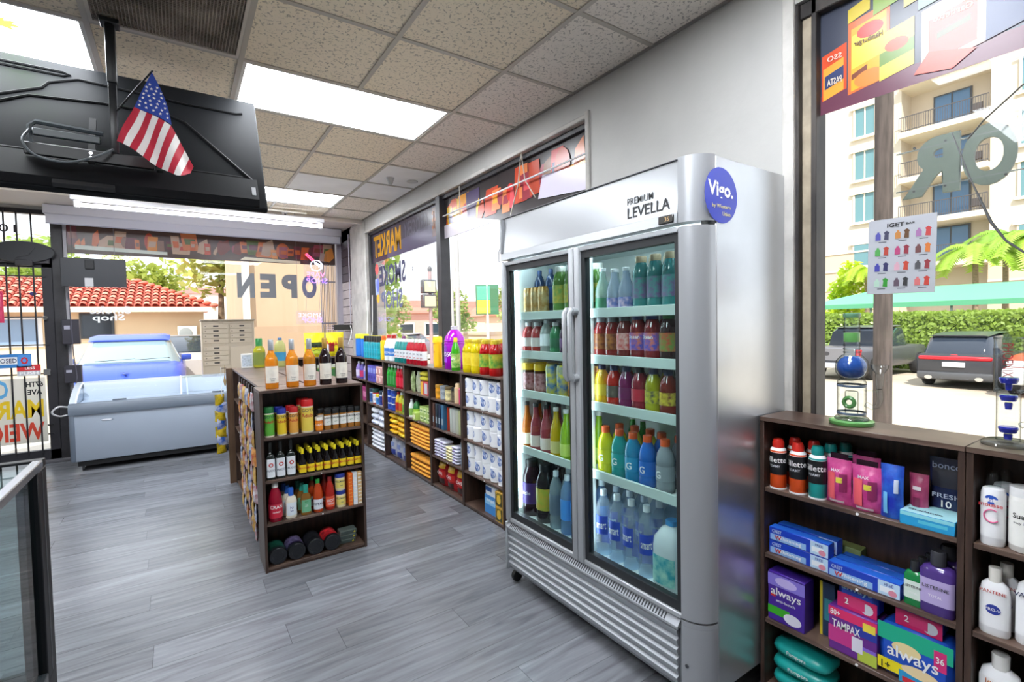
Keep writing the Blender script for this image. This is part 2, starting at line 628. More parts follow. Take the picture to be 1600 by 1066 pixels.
obj('bulkhead', B().box(-3, XW, YE + 0.02, YS, 2.855, 2.93).box(-3, XW, YE - 0.01, YE + 0.02, 2.79, 2.93).mesh('bulk', M('d6cdc4', 0.6), smooth=False), ce)

# ---- right wall with its two window openings
wr = struct('wall_right', B().box(XW, 2.3, -2.5, YS, 2.68, 2.93).box(XW, 2.3, 1.03, 2.19, 0, 2.68).box(XW, 2.3, 2.19, 6.35, 0, 0.88)
            .box(XW, 2.3, -1.3, 1.03, 0, 0.88).box(XW, 2.3, -2.5, -1.3, 0, 2.68).mesh('wall_right', WALLM, smooth=False), label='off-white plastered wall')
obj('plaster_jamb', B().rbox(XW - 0.012, XW + 0.06, 2.165, 2.2, 0.9, 2.7, 0.004).mesh('jamb', PLASTER), wr)
obj('plaster_ledge', B().rbox(XW - 0.01, XW + 0.05, 2.17, 6.4, 2.655, 2.685, 0.005).mesh('ledge', PLASTER), wr)
obj('pillar', B().rbox(XW - 0.015, 2.3, 6.37, 7.02, 0, 2.82, 0.012).mesh('pillar', PLASTER), wr)
obj('plaster_jamb', B().rbox(XW - 0.012, XW + 0.08, 1.0, 1.045, 0.9, 2.84, 0.004).mesh('jamb', PLASTER), wr)
sw = struct('trim_1', B().box(XW, 2.3, 7.02, YS, 0, 2.93).mesh('slatwall', M('57474a', 0.6), smooth=False), label='grooved slat panel beside the storefront glass')
for k in range(22):
    obj('slat', B().box(XW - 0.014, XW, 7.03, YS - 0.01, 0.1 + k * 0.118, 0.1 + k * 0.118 + 0.106).mesh('slat', M('c9bdbb', 0.55, var=.1, vs=9) if k < 17 else M('4b4249', 0.5), smooth=False), sw)
obj('conduit', B().tube([(XW - 0.03, 7.04, 1.3), (XW - 0.03, 7.04, 2.75)], 0.007).mesh('conduit', M('bdb9c4', 0.5)), sw)
struct('wall_left', B().box(-3.2, -3, -2.5, YS, 0, 2.93).mesh('wall_left', WALLM, smooth=False))
struct('wall_back', B().box(-3.2, 2.3, -2.7, -2.5, 0, 2.93).mesh('wall_back', WALLM, smooth=False))
wf = struct('wall_front', B().box(-3.2, -2.12, YS, YS + 0.2, 0, 2.93).box(-2.12, XW, YS, YS + 0.2, 2.8, 2.93).mesh('wall_front', WALLM, smooth=False))
obj('sill_wall', B().box(-1.05, XW, YS, YS + 0.2, 0, 0.1).mesh('sill', M('4a4648', 0.6), smooth=False), wf)

# ---- window_1 : the long window over the stocked shelves
def printed(parts, y=-0.0006):
    """parts: (kind, colour, geometry) flat print facing -Y"""
    b = B()
    for q in parts:
        b.m(q[1] if not isinstance(q[1], str) else FILM(q[1], 0.86))
        if q[0] == 'r':
            b.rect(*q[2], y)
        elif q[0] == 'd':
            b.disc(*q[2], y)
        else:
            b.add([(p[0], y, p[1]) for p in q[2]], [tuple(range(len(q[2])))])
        y -= 0.0002
    return b.mesh('print', smooth=False)
def grocery(w, z0, z1, seed, n, cols, clear_low=0.1):
    rg = random.Random(seed)
    out = []
    for k in range(n):
        cx = w * (k + rg.random()) / n
        hh = (z1 - z0) * rg.uniform(0.35, 0.85)
        ww = hh * rg.uniform(0.35, 0.9)
        b0 = z0 + (z1 - z0) * rg.uniform(clear_low, clear_low + 0.25)
        t = rg.uniform(-0.25, 0.25) * ww
        cx = min(max(cx, ww / 2 + abs(t)), w - ww / 2 - abs(t))
        zt = min(b0 + hh, z1 - 0.004)
        sh = rg.random()
        if sh < 0.6:
            out.append(('p', rg.choice(cols), [(cx - ww / 2, b0), (cx + ww / 2, b0), (cx + ww / 2 + t, zt), (cx - ww / 2 + t, zt)]))
        elif sh < 0.8:
            out.append(('d', rg.choice(cols), (cx, (b0 + zt) / 2, ww / 2, (zt - b0) / 2)))
        else:
            out.append(('p', rg.choice(cols), [(cx - ww / 2, b0), (cx, b0 - 0.02), (cx + ww / 2, b0 + 0.05), (cx + ww / 3, zt), (cx - ww / 3, zt - 0.06)]))
        if sh < 0.45:
            out.append(('p', rg.choice(cols), [(cx - ww * .35, b0 + (zt - b0) * .35), (cx + ww * .35, b0 + (zt - b0) * .35), (cx + ww * .35 + t * .6, b0 + (zt - b0) * .7), (cx - ww * .35 + t * .6, b0 + (zt - b0) * .7)]))
    return out
w1 = struct('window_1', label='long dark-framed window over the stocked shelves')
FX0, FX1 = XW + 0.03, XW + 0.1
for (a, b_) in ((2.19, 2.23), (6.29, 6.36), (4.19, 4.28)):
    obj('mullion', B().rbox(FX0 - (0.03 if a == 4.19 else 0), FX1, a, b_, 0.88, 2.66, 0.004).mesh('mullion', FRAME), w1)
obj('frame_rail', B().rbox(FX0, FX1, 2.2, 6.35, 2.62, 2.68, 0.004).mesh('rail', FRAME), w1)
obj('frame_rail', B().rbox(FX0, FX1, 2.2, 6.35, 0.88, 0.93, 0.004).mesh('rail', FRAME), w1)
for a, b_ in ((2.23, 4.19), (4.28, 6.29)):
    obj('pane', B().box(2.108, 2.114, a, b_, 0.93, 2.62).mesh('pane', PANE, smooth=False), w1)
FC = ['d8571f', 'c22f2a', 'e79a24', 'e3bd3a', 'b8452c', '8e2f3c', '4d3f63', 'd97c48', '7a4a2a', 'cf4a52']
RZ = -pi / 2
f1 = obj('window_film', printed([('r', '2f2a2c', (0, 1.96, 0, 0.36))] + grocery(1.96, 0.02, 0.34, 5, 30, FC, 0.05)
         + [('p', 'cfc6d0', [(0, 0), (0.95, 0.0), (0.5, 0.1), (0, 0.12)]), ('p', 'd9d2e4', [(1.45, 0.05), (1.96, 0.0), (1.96, 0.16), (1.5, 0.2)])]), w1, (2.106, 4.19, 2.26), RZ, label='printed film band of orange and red groceries')
DK = FILM('3c3542')
f2 = obj('window_film', printed([('r', DK, (0, 2.01, 0, 0.36)), ('p', '575066', [(0.55, 0), (2.01, 0), (2.01, 0.2), (0.55, 0.14)]), ('r', '6b4a3a', (1.82, 2.0, 0.06, 0.34))]), w1, (2.106, 6.29, 2.26), RZ, label='dark printed film band with mirrored market lettering')
obj('lettering', text('MARKET', 0.27, FILM('e8a92c', 0.55), 0.03, w=0.92), f2, (0.54, -0.004, 0.19), pi, label='mirrored yellow MARKET lettering')
obj('lettering', text('GROCERY', 0.17, FILM('5a5464'), 0.02, w=0.62), f2, (1.4, -0.004, 0.24), pi)
obj('lettering', text('THE', 0.17, FILM('b86b2f', .6), 0.02, w=0.16), f2, (1.9, -0.004, 0.22), pi)
NAVY = M('2c3050', 0.5)
obj('lettering', text('SMOKE', 0.25, NAVY, 0.03, w=0.86), w1, (2.107, 5.62, 2.07), pi / 2, label='mirrored navy SMOKE lettering on the glass')
obj('lettering', text('SHOP', 0.22, M('5a6080', 0.5), 0.03, w=0.7), w1, (2.107, 5.65, 1.77), pi / 2, label='mirrored blue-grey SHOP lettering on the glass')
obj('lettering', text('E', 0.05, NAVY, 0.02), w1, (2.107, 5.0, 2.06), pi / 2)
obj('window_sticker', printed([('r', '9db4e8', (0, 0.12, 0.1, 0.3)), ('d', 'e8433d', (0.07, 0.42, 0.06, 0.07)), ('d', 'f4b13a', (0.09, 0.05, 0.055, 0.055)), ('d', '6a7fd8', (0.09, 0.22, 0.05, 0.09))]), w1, (2.106, 6.2, 1.75), RZ)

# ---- window_2 : right-hand shop window
w2 = struct('window_2', label='large shop window over the toiletries shelf')
AGED = M('231f1f', 0.6, var=0.9, vs=9, st=(1, 1, .35), col2='4a4440')
TAN = M('9c8f7c', 0.5, var=0.2, vs=12)
obj('frame_stile', B().rbox(XW + 0.005, XW + 0.05, 0.988, 1.02, 0.88, 2.68, 0.004).mesh('stile', AGED), w2)
obj('frame_stile', B().rbox(XW + 0.03, XW + 0.09, 0.945, 0.988, 0.88, 2.68, 0.004).mesh('stile', TAN), w2)
obj('frame_stile', B().rbox(XW + 0.02, XW + 0.1, 0.93, 0.95, 0.88, 2.68, 0.003).mesh('stile', AGED), w2)
obj('frame_rail', B().rbox(XW + 0.02, XW + 0.09, -1.3, 1.0, 2.62, 2.68, 0.004).mesh('rail', AGED), w2)
obj('frame_rail', B().rbox(XW + 0.02, XW + 0.09, -1.3, 1.0, 0.88, 0.93, 0.004).mesh('rail', AGED), w2)
obj('frame_stile', B().rbox(XW + 0.02, XW + 0.09, -1.3, -1.26, 0.88, 2.68, 0.004).mesh('stile', AGED), w2)
obj('pane', B().box(2.108, 2.114, -1.26, 0.935, 0.93, 2.62).mesh('pane', PANE, smooth=False), w2)
def pk(x, z, w, h, t=0.02):
    return [(x, z), (x + w, z + t), (x + w, z + h + t), (x, z + h)]
film2 = [('r', '3c4152', (0, 1.9, 0, 0.385)), ('p', '6a3a4e', [(0, 0), (1.9, 0), (1.9, 0.06), (0, 0.07)]),
         ('p', 'd9502a', pk(0.01, 0.05, 0.085, 0.17)), ('p', 'e9a23c', pk(0.015, 0.05, 0.07, 0.12)), ('p', '34406a', pk(0.02, 0.09, 0.065, 0.05)),
         ('p', 'e2703a', pk(0.1, 0.04, 0.13, 0.26)), ('p', 'e7a92e', pk(0.11, 0.05, 0.11, 0.225)), ('p', 'f0d84a', pk(0.112, 0.13, 0.105, 0.12)),
         ('d', 'c8382c', (0.17, 0.25, 0.042, 0.026)), ('p', '7b3f2a', pk(0.112, 0.09, 0.05, 0.02)), ('d', 'd8863a', (0.17, 0.08, 0.05, 0.03)),
         ('p', 'e9cf4c', pk(0.2, 0.05, 0.1, 0.16)), ('p', '6c8a34', pk(0.2, 0.1, 0.1, 0.045)), ('d', 'c9502a', (0.25, 0.16, 0.035, 0.022)),
         ('p', 'd9c23c', pk(0.1, 0.3, 0.07, 0.05)), ('p', '86a23a', pk(0.18, 0.29, 0.09, 0.06)), ('p', 'd8bf52', pk(0.27, 0.27, 0.09, 0.09)),
         ('p', '7e9a92', pk(0.31, 0.24, 0.12, 0.07)), ('p', 'e9c9b4', pk(0.32, 0.03, 0.16, 0.2, 0.03)), ('p', 'd9584a', pk(0.34, 0.05, 0.12, 0.14, 0.025)),
         ('p', '6f6a55', pk(0.36, 0.12, 0.085, 0.022, 0.02)), ('p', 'd64a34', [(0.3, 0.03), (0.4, 0.01), (0.46, 0.05), (0.34, 0.09)]),
         ('p', '2c3f6e', pk(0.48, 0.06, 0.13, 0.28, 0.03)), ('p', 'e8b85a', pk(0.52, 0.16, 0.02, 0.05)), ('d', 'd0402c', (0.53, 0.33, 0.06, 0.03)),
         ('p', 'd49ab0', pk(0.62, 0.1, 0.07, 0.2)), ('p', 'b9a9b6', pk(0.69, 0.08, 0.12, 0.26)), ('p', 'c5462e', pk(0.84, 0.08, 0.12, 0.24)), ('p', 'e0b040', pk(0.98, 0.06, 0.15, 0.2)),
         ('p', '2f5a8c', pk(1.15, 0.08, 0.2, 0.24)), ('p', 'd07a3a', pk(1.4, 0.06, 0.3, 0.22))]
f3 = obj('window_film', printed(film2), w2, (2.106, 0.935, 2.237), RZ, label='printed film band picturing grocery boxes')
FL = FILM('f2e6d8', 0.6)
for s_, x_, z_, h_, w_ in (('PASTA', 0.055, 0.112, 0.025, 0.05), ('SSO', 0.055, 0.2, 0.02, 0.05), ('Gardetto', 0.4, 0.19, 0.022, 0.1), ('HARVEST', 0.545, 0.315, 0.016, 0.07)):
    obj('lettering', text(s_, h_, FL, 0.02, w=w_), f3, (x_, -0.006, z_), pi)
obj('lettering', text('Hamburger', 0.025, FILM('5a3a20'), 0.02, w=0.09), f3, (0.165, -0.006, 0.215), pi)

# ---- window_3 : storefront glass, door_1 : barred glass door
w3 = struct('window_3', label='storefront window behind the chest freezer')
for a, b_ in ((-1.15, -1.05), (1.97, XW)):
    obj('mullion', B().rbox(a, b_, YS - 0.03, YS + 0.08, 0, 2.8, 0.005).mesh('mullion', FRAME if a < 0 else M('a9a4ae', .5)), w3)
obj('frame_rail', B().rbox(-1.05, 1.97, YS - 0.01, YS + 0.07, 0.1, 0.16, 0.004).mesh('rail', FRAME), w3)
obj('frame_rail', B().rbox(-2.12, 1.97, YS - 0.01, YS + 0.07, 2.77, 2.82, 0.004).mesh('rail', FRAME), w3)
obj('pane', B().box(-1.05, 1.97, YS + 0.03, YS + 0.036, 0.16, 2.77).mesh('pane', PANE, smooth=False), w3)
obj('frame_stile', B().box(-1.05, -1.02, YS, YS + 0.03, 0.2, 2.7).mesh('stile', M('a8a6ac', .4), smooth=False), w3)
g3 = [('r', '4a3832', (0, 2.99, 0, 0.33))] + grocery(2.99, 0.05, 0.32, 8, 42, ['b8452c', 'c9632f', 'd98a3c', '7a3a30', '8a6a58', '9c4a55', 'd27a4a', '5c6b34', '6a3038', 'c2a48a'], 0.0) + [('p', 'cfd6cc', [(0.08, 0.05), (0.95, 0.03), (0.95, 0.07), (0.08, 0.1)]), ('p', 'e9dfc4', [(1.75, 0.02), (2.5, 0.0), (2.5, 0.04), (1.8, 0.06)])]
f4 = obj('window_film', printed(g3), w3, (-1.03, YS + 0.027, 2.36), 0, label='printed film band of grocery pictures')
GREYL = M('6f7276', 0.55)
for s_, x_, w_ in (('N', 0.775, 0.21), ('E', 1.045, 0.2), ('P', 1.32, 0.2), ('O', 1.585, 0.2)):
    obj('lettering', text(s_, 0.33, GREYL if s_ != 'O' else M('6a6d80', 0.5), 0.06, w=w_, res=5), w3, (x_, YS + 0.028, 2.04), pi, label='grey mirrored window letter ' + s_)
obj('lettering', text('Smoke', 0.09, WHITE, 0.02, w=0.38), w3, (-0.66, YS + 0.028, 1.71), pi)
obj('lettering', text('Shop', 0.1, WHITE, 0.02, w=0.3), w3, (-0.68, YS + 0.028, 1.61), pi)
d1 = struct('door_1', label='black framed glass door behind security bars')
obj('door_frame', B().rbox(-1.24, -1.15, YS - 0.02, YS + 0.05, 0.02, 2.33, 0.004).rbox(-2.12, -2.02, YS - 0.02, YS + 0.05, 0.02, 2.33, 0.004).rbox(-2.12, -1.15, YS - 0.02, YS + 0.05, 2.18, 2.33, 0.004)
    .rbox(-2.12, -1.15, YS - 0.02, YS + 0.05, 0.02, 0.14, 0.004).mesh('door_frame', M('26252b', .5)), d1)
obj('pane', B().box(-2.02, -1.24, YS + 0.01, YS + 0.016, 0.14, 2.18).mesh('pane', PANE, smooth=False), d1)
obj('pane', B().box(-2.12, -1.15, YS + 0.02, YS + 0.026, 2.33, 2.78).mesh('pane', PANE, smooth=False), d1)
BAR = M('1d1b20', 0.5)
for x_ in (-1.3, -1.415, -1.515, -1.64, -1.76, -1.88):
    obj('bar', B().box(x_ - 0.007, x_ + 0.007, YS - 0.05, YS - 0.036, 0.1, 2.8).mesh('bar', BAR, smooth=False), d1)
for z_ in (0.32, 0.42, 1.0, 1.32, 1.63, 2.08):
    obj('bar', B().box(-2.05, -1.2, YS - 0.036, YS - 0.024, z_ - 0.007, z_ + 0.007).mesh('bar', BAR, smooth=False), d1)
obj('door_closer', B().rbox(-1.62, -1.16, YS - 0.08, YS - 0.03, 2.22, 2.29, 0.006).mesh('closer', M('3a363c', .5)), d1)
obj('latch', B().rbox(-1.26, -1.2, YS - 0.06, YS - 0.02, 0.98, 1.05, 0.004).rbox(-1.24, -1.2, YS - 0.06, YS - 0.02, 1.6, 1.64, 0.004).mesh('latch', CHROME), d1)
obj('lettering', text('101', 0.09, M('3a3438', .5), 0.01, w=0.2), d1, (-1.53, YS + 0.019, 2.6), pi, label='mirrored 101 house number')
struct('threshold', B().rbox(-2.12, -1.05, YS - 0.1, YS + 0.2, 0, 0.03, 0.005).mesh('threshold', M('77767c', .4, .5)))

# ---- daylight world outside: ground and pavement
def G(x):
    """height of the ground outside: the lot on the right lies lower"""
    return -0.15 - 0.62 * min(1, max(0, (x - 6.5) / 9.5))
gxs = [-60, 6.5, 16, 140]
gb = B()
gb.add([(x_, y_, G(x_) + dz) for dz in (0, -0.4) for x_ in gxs for y_ in (-40, 140)],
       [(2 * k, 2 * k + 1, 2 * k + 3, 2 * k + 2) for k in range(3)] + [(8 + 2 * k, 8 + 2 * k + 1, 8 + 2 * k + 3, 8 + 2 * k + 2) for k in range(3)] + [(0, 1, 9, 8), (6, 7, 15, 14), (0, 2, 4, 6, 14, 12, 10, 8), (1, 3, 5, 7, 15, 13, 11, 9)])
struct('ground', gb.mesh('ground', M('b3a896', 0.9, var=0.12, vs=0.6, key='asphalt'), smooth=False), label='sunlit pale asphalt outside the shop')
struct('sidewalk', B().box(2.3, 6.2, -30, 7.7, -0.15, -0.06).box(-30, 6.2, 7.7, 9.6, -0.15, -0.06).mesh('sidewalk', M('c9c2b6', 0.9, var=0.1, vs=1.2), smooth=False), label='pale concrete sidewalk')

# ================================================================== LARGE FURNITURE
ZS = [0.03, 0.29, 0.547, 0.803, 1.075]
def bookcase(label, ox, oy, rz, w=0.598, d=0.24, h=1.075, group=None, back=True):
    t = thing('bookcase', label, 'shelf', (ox, oy, 0), rz, group)
    k = ('bc', w, d, h, back)
    if k not in TXT:
        q = 0.016
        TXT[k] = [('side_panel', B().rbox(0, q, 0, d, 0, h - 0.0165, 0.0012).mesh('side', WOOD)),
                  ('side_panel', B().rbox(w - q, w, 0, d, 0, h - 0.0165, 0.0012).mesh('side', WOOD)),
                  ('top', B().rbox(0, w, -0.003, d, h - 0.016, h, 0.0012).mesh('top', WOOD_GLARE)),
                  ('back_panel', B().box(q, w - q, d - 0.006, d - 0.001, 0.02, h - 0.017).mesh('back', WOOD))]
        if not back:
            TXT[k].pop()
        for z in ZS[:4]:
            TXT[k].append(('shelf_board', B().rbox(q + .0005, w - q - .0005, 0.004, d - 0.007, z - 0.016, z, 0.0012).mesh('board', WOOD_GLARE)))
        TXT[k].append(('plinth', B().box(q + .0005, w - q - .0005, 0.008, 0.02, 0, 0.0135).mesh('plinth', WOOD)))
        for z in ZS[1:4]:
            TXT[k].append(('price_clip', B().rev([(0.0045, 0), (0.0045, 0.003)], 8, c=(w * 0.55, 0.0005, z - 0.008), ax='y').mesh('clip', WHITE)))
    for n, me in TXT[k]:
        obj(n, me, t)
    return t
XF = 1.84
SG = 'dark walnut bookcases'
wl = ['nearest the fridge, holding white paper rolls', 'second from the fridge, holding jars and candles', 'third from the fridge, holding folded orange cloths',
      'fourth from the fridge, holding yellow bags', 'fifth from the fridge, holding white bags', 'farthest from the fridge, in the corner']
for k in range(6):
    bookcase('walnut window bookcase ' + wl[k], XF, 3.46 + 0.6 * k, RZ, d=0.2, group=SG)
bookcase('walnut bookcase under right window beside the fridge, holding toiletries', XF, 1.028, RZ, d=0.2, group=SG)
bookcase('walnut bookcase at right picture edge holding white lotion bottles', XF, 0.428, RZ, d=0.2, group=SG)
bookcase('walnut end-of-aisle bookcase with wine bottles on top', 0.375, 3.2, 0, 0.605, 0.25, 1.086, SG)
gl = ['nearest', 'middle', 'farthest']
for k in range(3):
    bookcase('walnut island bookcase facing the freezer aisle, %s of three' % gl[k], 0.405, 4.07 + 0.61 * k, RZ, 0.606, 0.262, 1.086, SG)
    bookcase('walnut island bookcase facing the window aisle, %s of three' % gl[k], 0.945, 3.464 + 0.61 * k, pi / 2, 0.606, 0.262, 1.086, SG)
bookcase('walnut bookcase in the far corner carrying two yellow bags', 1.2, 6.52, 0, 0.6, 0.24, 1.075, SG)

# ---- two-door display fridge
fr = thing('display_fridge', 'tall silver two-door glass display fridge stocked with drinks', 'fridge', (1.5, 2.29, 0), RZ)
FW, FD, FH = 1.255, 0.54, 2.027
obj('side_panel', B().rbox(FW - 0.03, FW, 0.075, FD, 0.09, FH - 0.002, 0.004).mesh('side', M('c6c8cb', 0.33, 0.8, var=0.06, vs=3, bump=0.04, bs=3, key='brushed')), fr, label='brushed steel side panel')
obj('side_panel', B().rbox(0, 0.03, 0.03, FD, 0.09, FH - 0.002, 0.004).mesh('side', STEEL), fr)
obj('top_panel', B().rbox(0.03, FW - 0.03, 0.02, FD, FH - 0.05, FH - 0.002, 0.004).mesh('top', STEEL), fr)
INNER = M('e3ebea', 0.35)
obj('liner', B().box(0.03, FW - 0.03, FD - 0.03, FD - 0.005, 0.1, FH - 0.052).box(0.0305, 0.04, 0.045, FD - 0.031, 0.37, 1.8).box(FW - 0.04, FW - 0.0305, 0.045, FD - 0.031, 0.37, 1.8)
    .box(0.0405, FW - 0.0405, 0.045, FD - 0.031, 0.35, 0.372).box(0.0405, FW - 0.0405, 0.045, FD - 0.031, 1.80, 1.83).box(0.0405, FW - 0.0405, 0.05, FD - 0.031, 0.1, 0.13).mesh('liner', INNER, smooth=False), fr, label='white inner cabinet')
for z in (0.76, 1.075, 1.29, 1.50):
    for a, b_ in ((0.045, 0.605), (0.62, FW - 0.045)):
        s_ = obj('wire_shelf', B().box(a, b_, 0.075, FD - 0.035, z - 0.012, z - 0.006).mesh('shelf', M('cfd8d6', 0.4), smooth=False), fr)
        obj('price_rail', B().rbox(a, b_, 0.062, 0.0745, z - 0.03, z + 0.012, 0.002).mesh('rail', M('c2cfcb', 0.25)), s_)
obj('centre_post', B().rbox(0.606, 0.619, 0.05, 0.09, 0.373, 1.8, 0.002).mesh('post', M('d5dad9', 0.4)), fr)
LED = M('eaf6ff', 0.4, emit=9.0)
for x_ in (0.048, 0.6, 0.625, FW - 0.048):
    obj('led_strip', B().box(x_ - 0.004, x_ + 0.004, 0.05, 0.058, 0.42, 1.76).mesh('led', LED, smooth=False), fr)
obj('led_strip', B().box(0.06, FW - 0.06, 0.09, 0.11, 1.793, 1.799).mesh('led', LED, smooth=False), fr)
# header
HD = M('a6a8ab', 0.3, 0.55)
hd = obj('header', B().prism([(-0.012, 1.835), (0.002, FH - 0.004), (0.02, FH - 0.004), (0.02, 1.835)], 0.018, 1.16, 'x').mesh('header', HD, smooth=False), fr, label='silver header panel')
obj('header_rail', B().prism([(-0.02, 1.797), (-0.014, 1.834), (0.03, 1.834), (0.03, 1.797)], 0.003, 1.16, 'x').mesh('rail', SILVER, smooth=False), hd)
obj('header_edge', B().rbox(0.0, 1.16, -0.005, 0.02, FH - 0.004, FH, 0.001).mesh('edge', M('5a5b5f', .4, .5)), hd)
obj('header_edge', B().rbox(0.0, 0.017, -0.02, 0.02, 1.835, FH - 0.005, 0.003).mesh('edge', SILVER), hd)
DARK = M('26272a', 0.5)
obj('lettering', text('PREMIUM', 0.027, DARK, 0.005, w=0.128), hd, (0.985, -0.0075, 1.921), label='dark brand lettering')
obj('lettering', text('LEVELLA', 0.043, DARK, 0.02, w=0.205), hd, (1.026, -0.0102, 1.875))
obj('temperature_display', B().rbox(1.085, 1.15, -0.026, -0.016, 1.802, 1.83, 0.002).mesh('disp', M('2a2623', .3)), hd)
obj('lettering', text('35', 0.015, M('c9a26a', .4), 0.0), hd, (1.125, -0.0265, 1.816))
def column(z0, z1, r=0.095):
    pr = [(1.162, 0.03), (1.162, -0.012)]
    for k in range(9):
        a = pi / 2 * k / 8
        pr.append((1.162 + (FW - 1.162) * math.sin(a), -0.012 + (0.085 + 0.0) * (1 - math.cos(a)) * 1.0))
    pr.append((1.2, 0.074))
    return B().prism([(p[0], p[1]) for p in pr], z0, z1, 'z').mesh('column', M('a6a8ac', 0.36, 0.45))
obj('corner_column', column(1.797, FH), fr)
# doors
GASK = M('1c1f22', 0.5)
DG = GLASS('eef6f5', 1.25)
def door(x0, x1, right):
    rs = 0.093 if right else 0.034
    ls = 0.034
    dr = obj('door', B().rbox(x0, x0 + ls, -0.02, 0.03, 0.352, 1.785, 0.006, 2).mesh('stile', SILVER), fr, label='glass door with silver frame')
    if right:
        obj('outer_stile', column(0.36, 1.782), dr)
    else:
        obj('outer_stile', B().rbox(x1 - rs, x1, -0.02, 0.03, 0.352, 1.785, 0.006, 2).mesh('stile', SILVER), dr)
    a, b_ = x0 + ls, x1 - rs
    obj('door_rail', B().rbox(a, b_, -0.014, 0.03, 1.765, 1.785, 0.003).mesh('rail', SILVER), dr)
    obj('door_rail', B().rbox(a, b_, -0.014, 0.03, 0.352, 0.372, 0.003).mesh('rail', SILVER), dr)
    g = 0.022
    obj('gasket', B().box(a, a + g, -0.004, 0.028, 0.373, 1.764).box(b_ - g, b_, -0.004, 0.028, 0.373, 1.764).box(a + g, b_ - g, -0.004, 0.028, 0.373, 0.41).box(a + g, b_ - g, -0.004, 0.028, 1.735, 1.764).mesh('gasket', GASK, smooth=False), dr)
    obj('pane', B().box(a + g, b_ - g, 0.004, 0.009, 0.41, 1.735).mesh('pane', DG, smooth=False), dr)
    hx = x0 + 0.014 if right else x1 - 0.018
    obj('handle', B().tube([(hx, -0.018, 1.5), (hx, -0.05, 1.505), (hx, -0.06, 1.49), (hx, -0.06, 1.21), (hx, -0.05, 1.195), (hx, -0.018, 1.2)], 0.011, 8).rev([(0.019, -0.03), (0.017, 0)], 10, c=(hx, -0.018, 1.5), ax='y').rev([(0.019, -0.03), (0.017, 0)], 10, c=(hx, -0.018, 1.2), ax='y').mesh('handle', M('b4b7bb', 0.35, .4)), dr)
door(0.004, 0.603, False)
door(0.607, FW, True)
# kick panel with ribs
kp = obj('kick_panel', B().box(0.004, 1.15, 0.005, 0.03, 0.075, 0.325).mesh('kick', M('7f8388', .45, .3), smooth=False), fr, label='ribbed silver kick panel')
RIB = M('9a9ea3', 0.45, 0.15)
for k in range(6):
    z = 0.292 - k * 0.036
    obj('rib', B().prism([(0.004, z - 0.0178), (-0.006, z - 0.0178), (-0.014, z + 0.004), (-0.014, z + 0.007), (0.003, z + 0.0178)], 0.014, 1.142, 'x').mesh('rib', RIB, smooth=False), kp)
lp = obj('louvre_ledge', B().prism([(-0.022, 0.313), (-0.022, 0.322), (0.0, 0.346), (0.02, 0.346), (0.02, 0.313)], 0.002, 1.152, 'x').mesh('ledge', RIB, smooth=False), kp)
sl = B()
for k in range(78):
    x_ = 0.04 + k * 0.0136
    sl.add([(x_, -0.0205, 0.3247), (x_ + 0.0065, -0.0205, 0.3247), (x_ + 0.0065, -0.004, 0.3428), (x_, -0.004, 0.3428)], [(0, 1, 2, 3)])
so = obj('vent_slots', sl.mesh('slots', M('22252a', .7), smooth=False), lp)
so['kind'] = 'stuff'
obj('kick_corner', column(0.07, 0.335), kp)
obj('kick_corner_cap', column(0.3355, 0.352), kp)
obj('kick_end', B().rbox(-0.002, 0.013, -0.022, 0.03, 0.075, 0.345, 0.004).mesh('end', RIB), kp)
obj('screw', B().rev([(0.007, -0.0015), (0.007, 0.002)], 8, c=(1.185, -0.0125, 0.19), ax='y').mesh('screw', M('4a4c50', .4, .6)), kp)
for x_, y_ in ((0.03, 0.03), (0.03, 0.48), (1.2, 0.03), (1.2, 0.48)):
    cw = obj('castor', B().rev([(0.03, -0.012), (0.033, -0.006), (0.033, 0.006), (0.03, 0.012)], 12, c=(x_, y_, 0.033), ax='x').mesh('castor', BLACK), fr)
    obj('castor_fork', B().box(x_ - 0.018, x_ + 0.018, y_ - 0.015, y_ + 0.015, 0.067, 0.1).mesh('fork', M('6a6c70', .4, .7), smooth=False), cw)
obj('base_tray', B().box(0.02, FW - 0.02, 0.035, FD - 0.02, 0.085, 0.0995).mesh('tray', BLACKM, smooth=False), fr)
BLU = M('2335b8', 0.25)
st = obj('sticker', B().disc(0, 0, 0.098, 0.098, 0, 36).mesh('sticker', BLU, smooth=False), fr, (FW + 0.0012, 0.105, 1.888), pi / 2, label='round blue sticker with white lettering')
WL = M('f3f5fb', 0.4)
obj('lettering', text('Vigo.', 0.068, WL, 0.03, w=0.15), st, (-0.004, -0.0005, 0.014))
obj('lettering', text('by Western', 0.017, M('e6dc8a', .4), 0.01, w=0.11), st, (0.0, -0.0005, -0.04))
obj('lettering', text('Union', 0.014, M('e6dc8a', .4), 0.01), st, (0.03, -0.0005, -0.063))

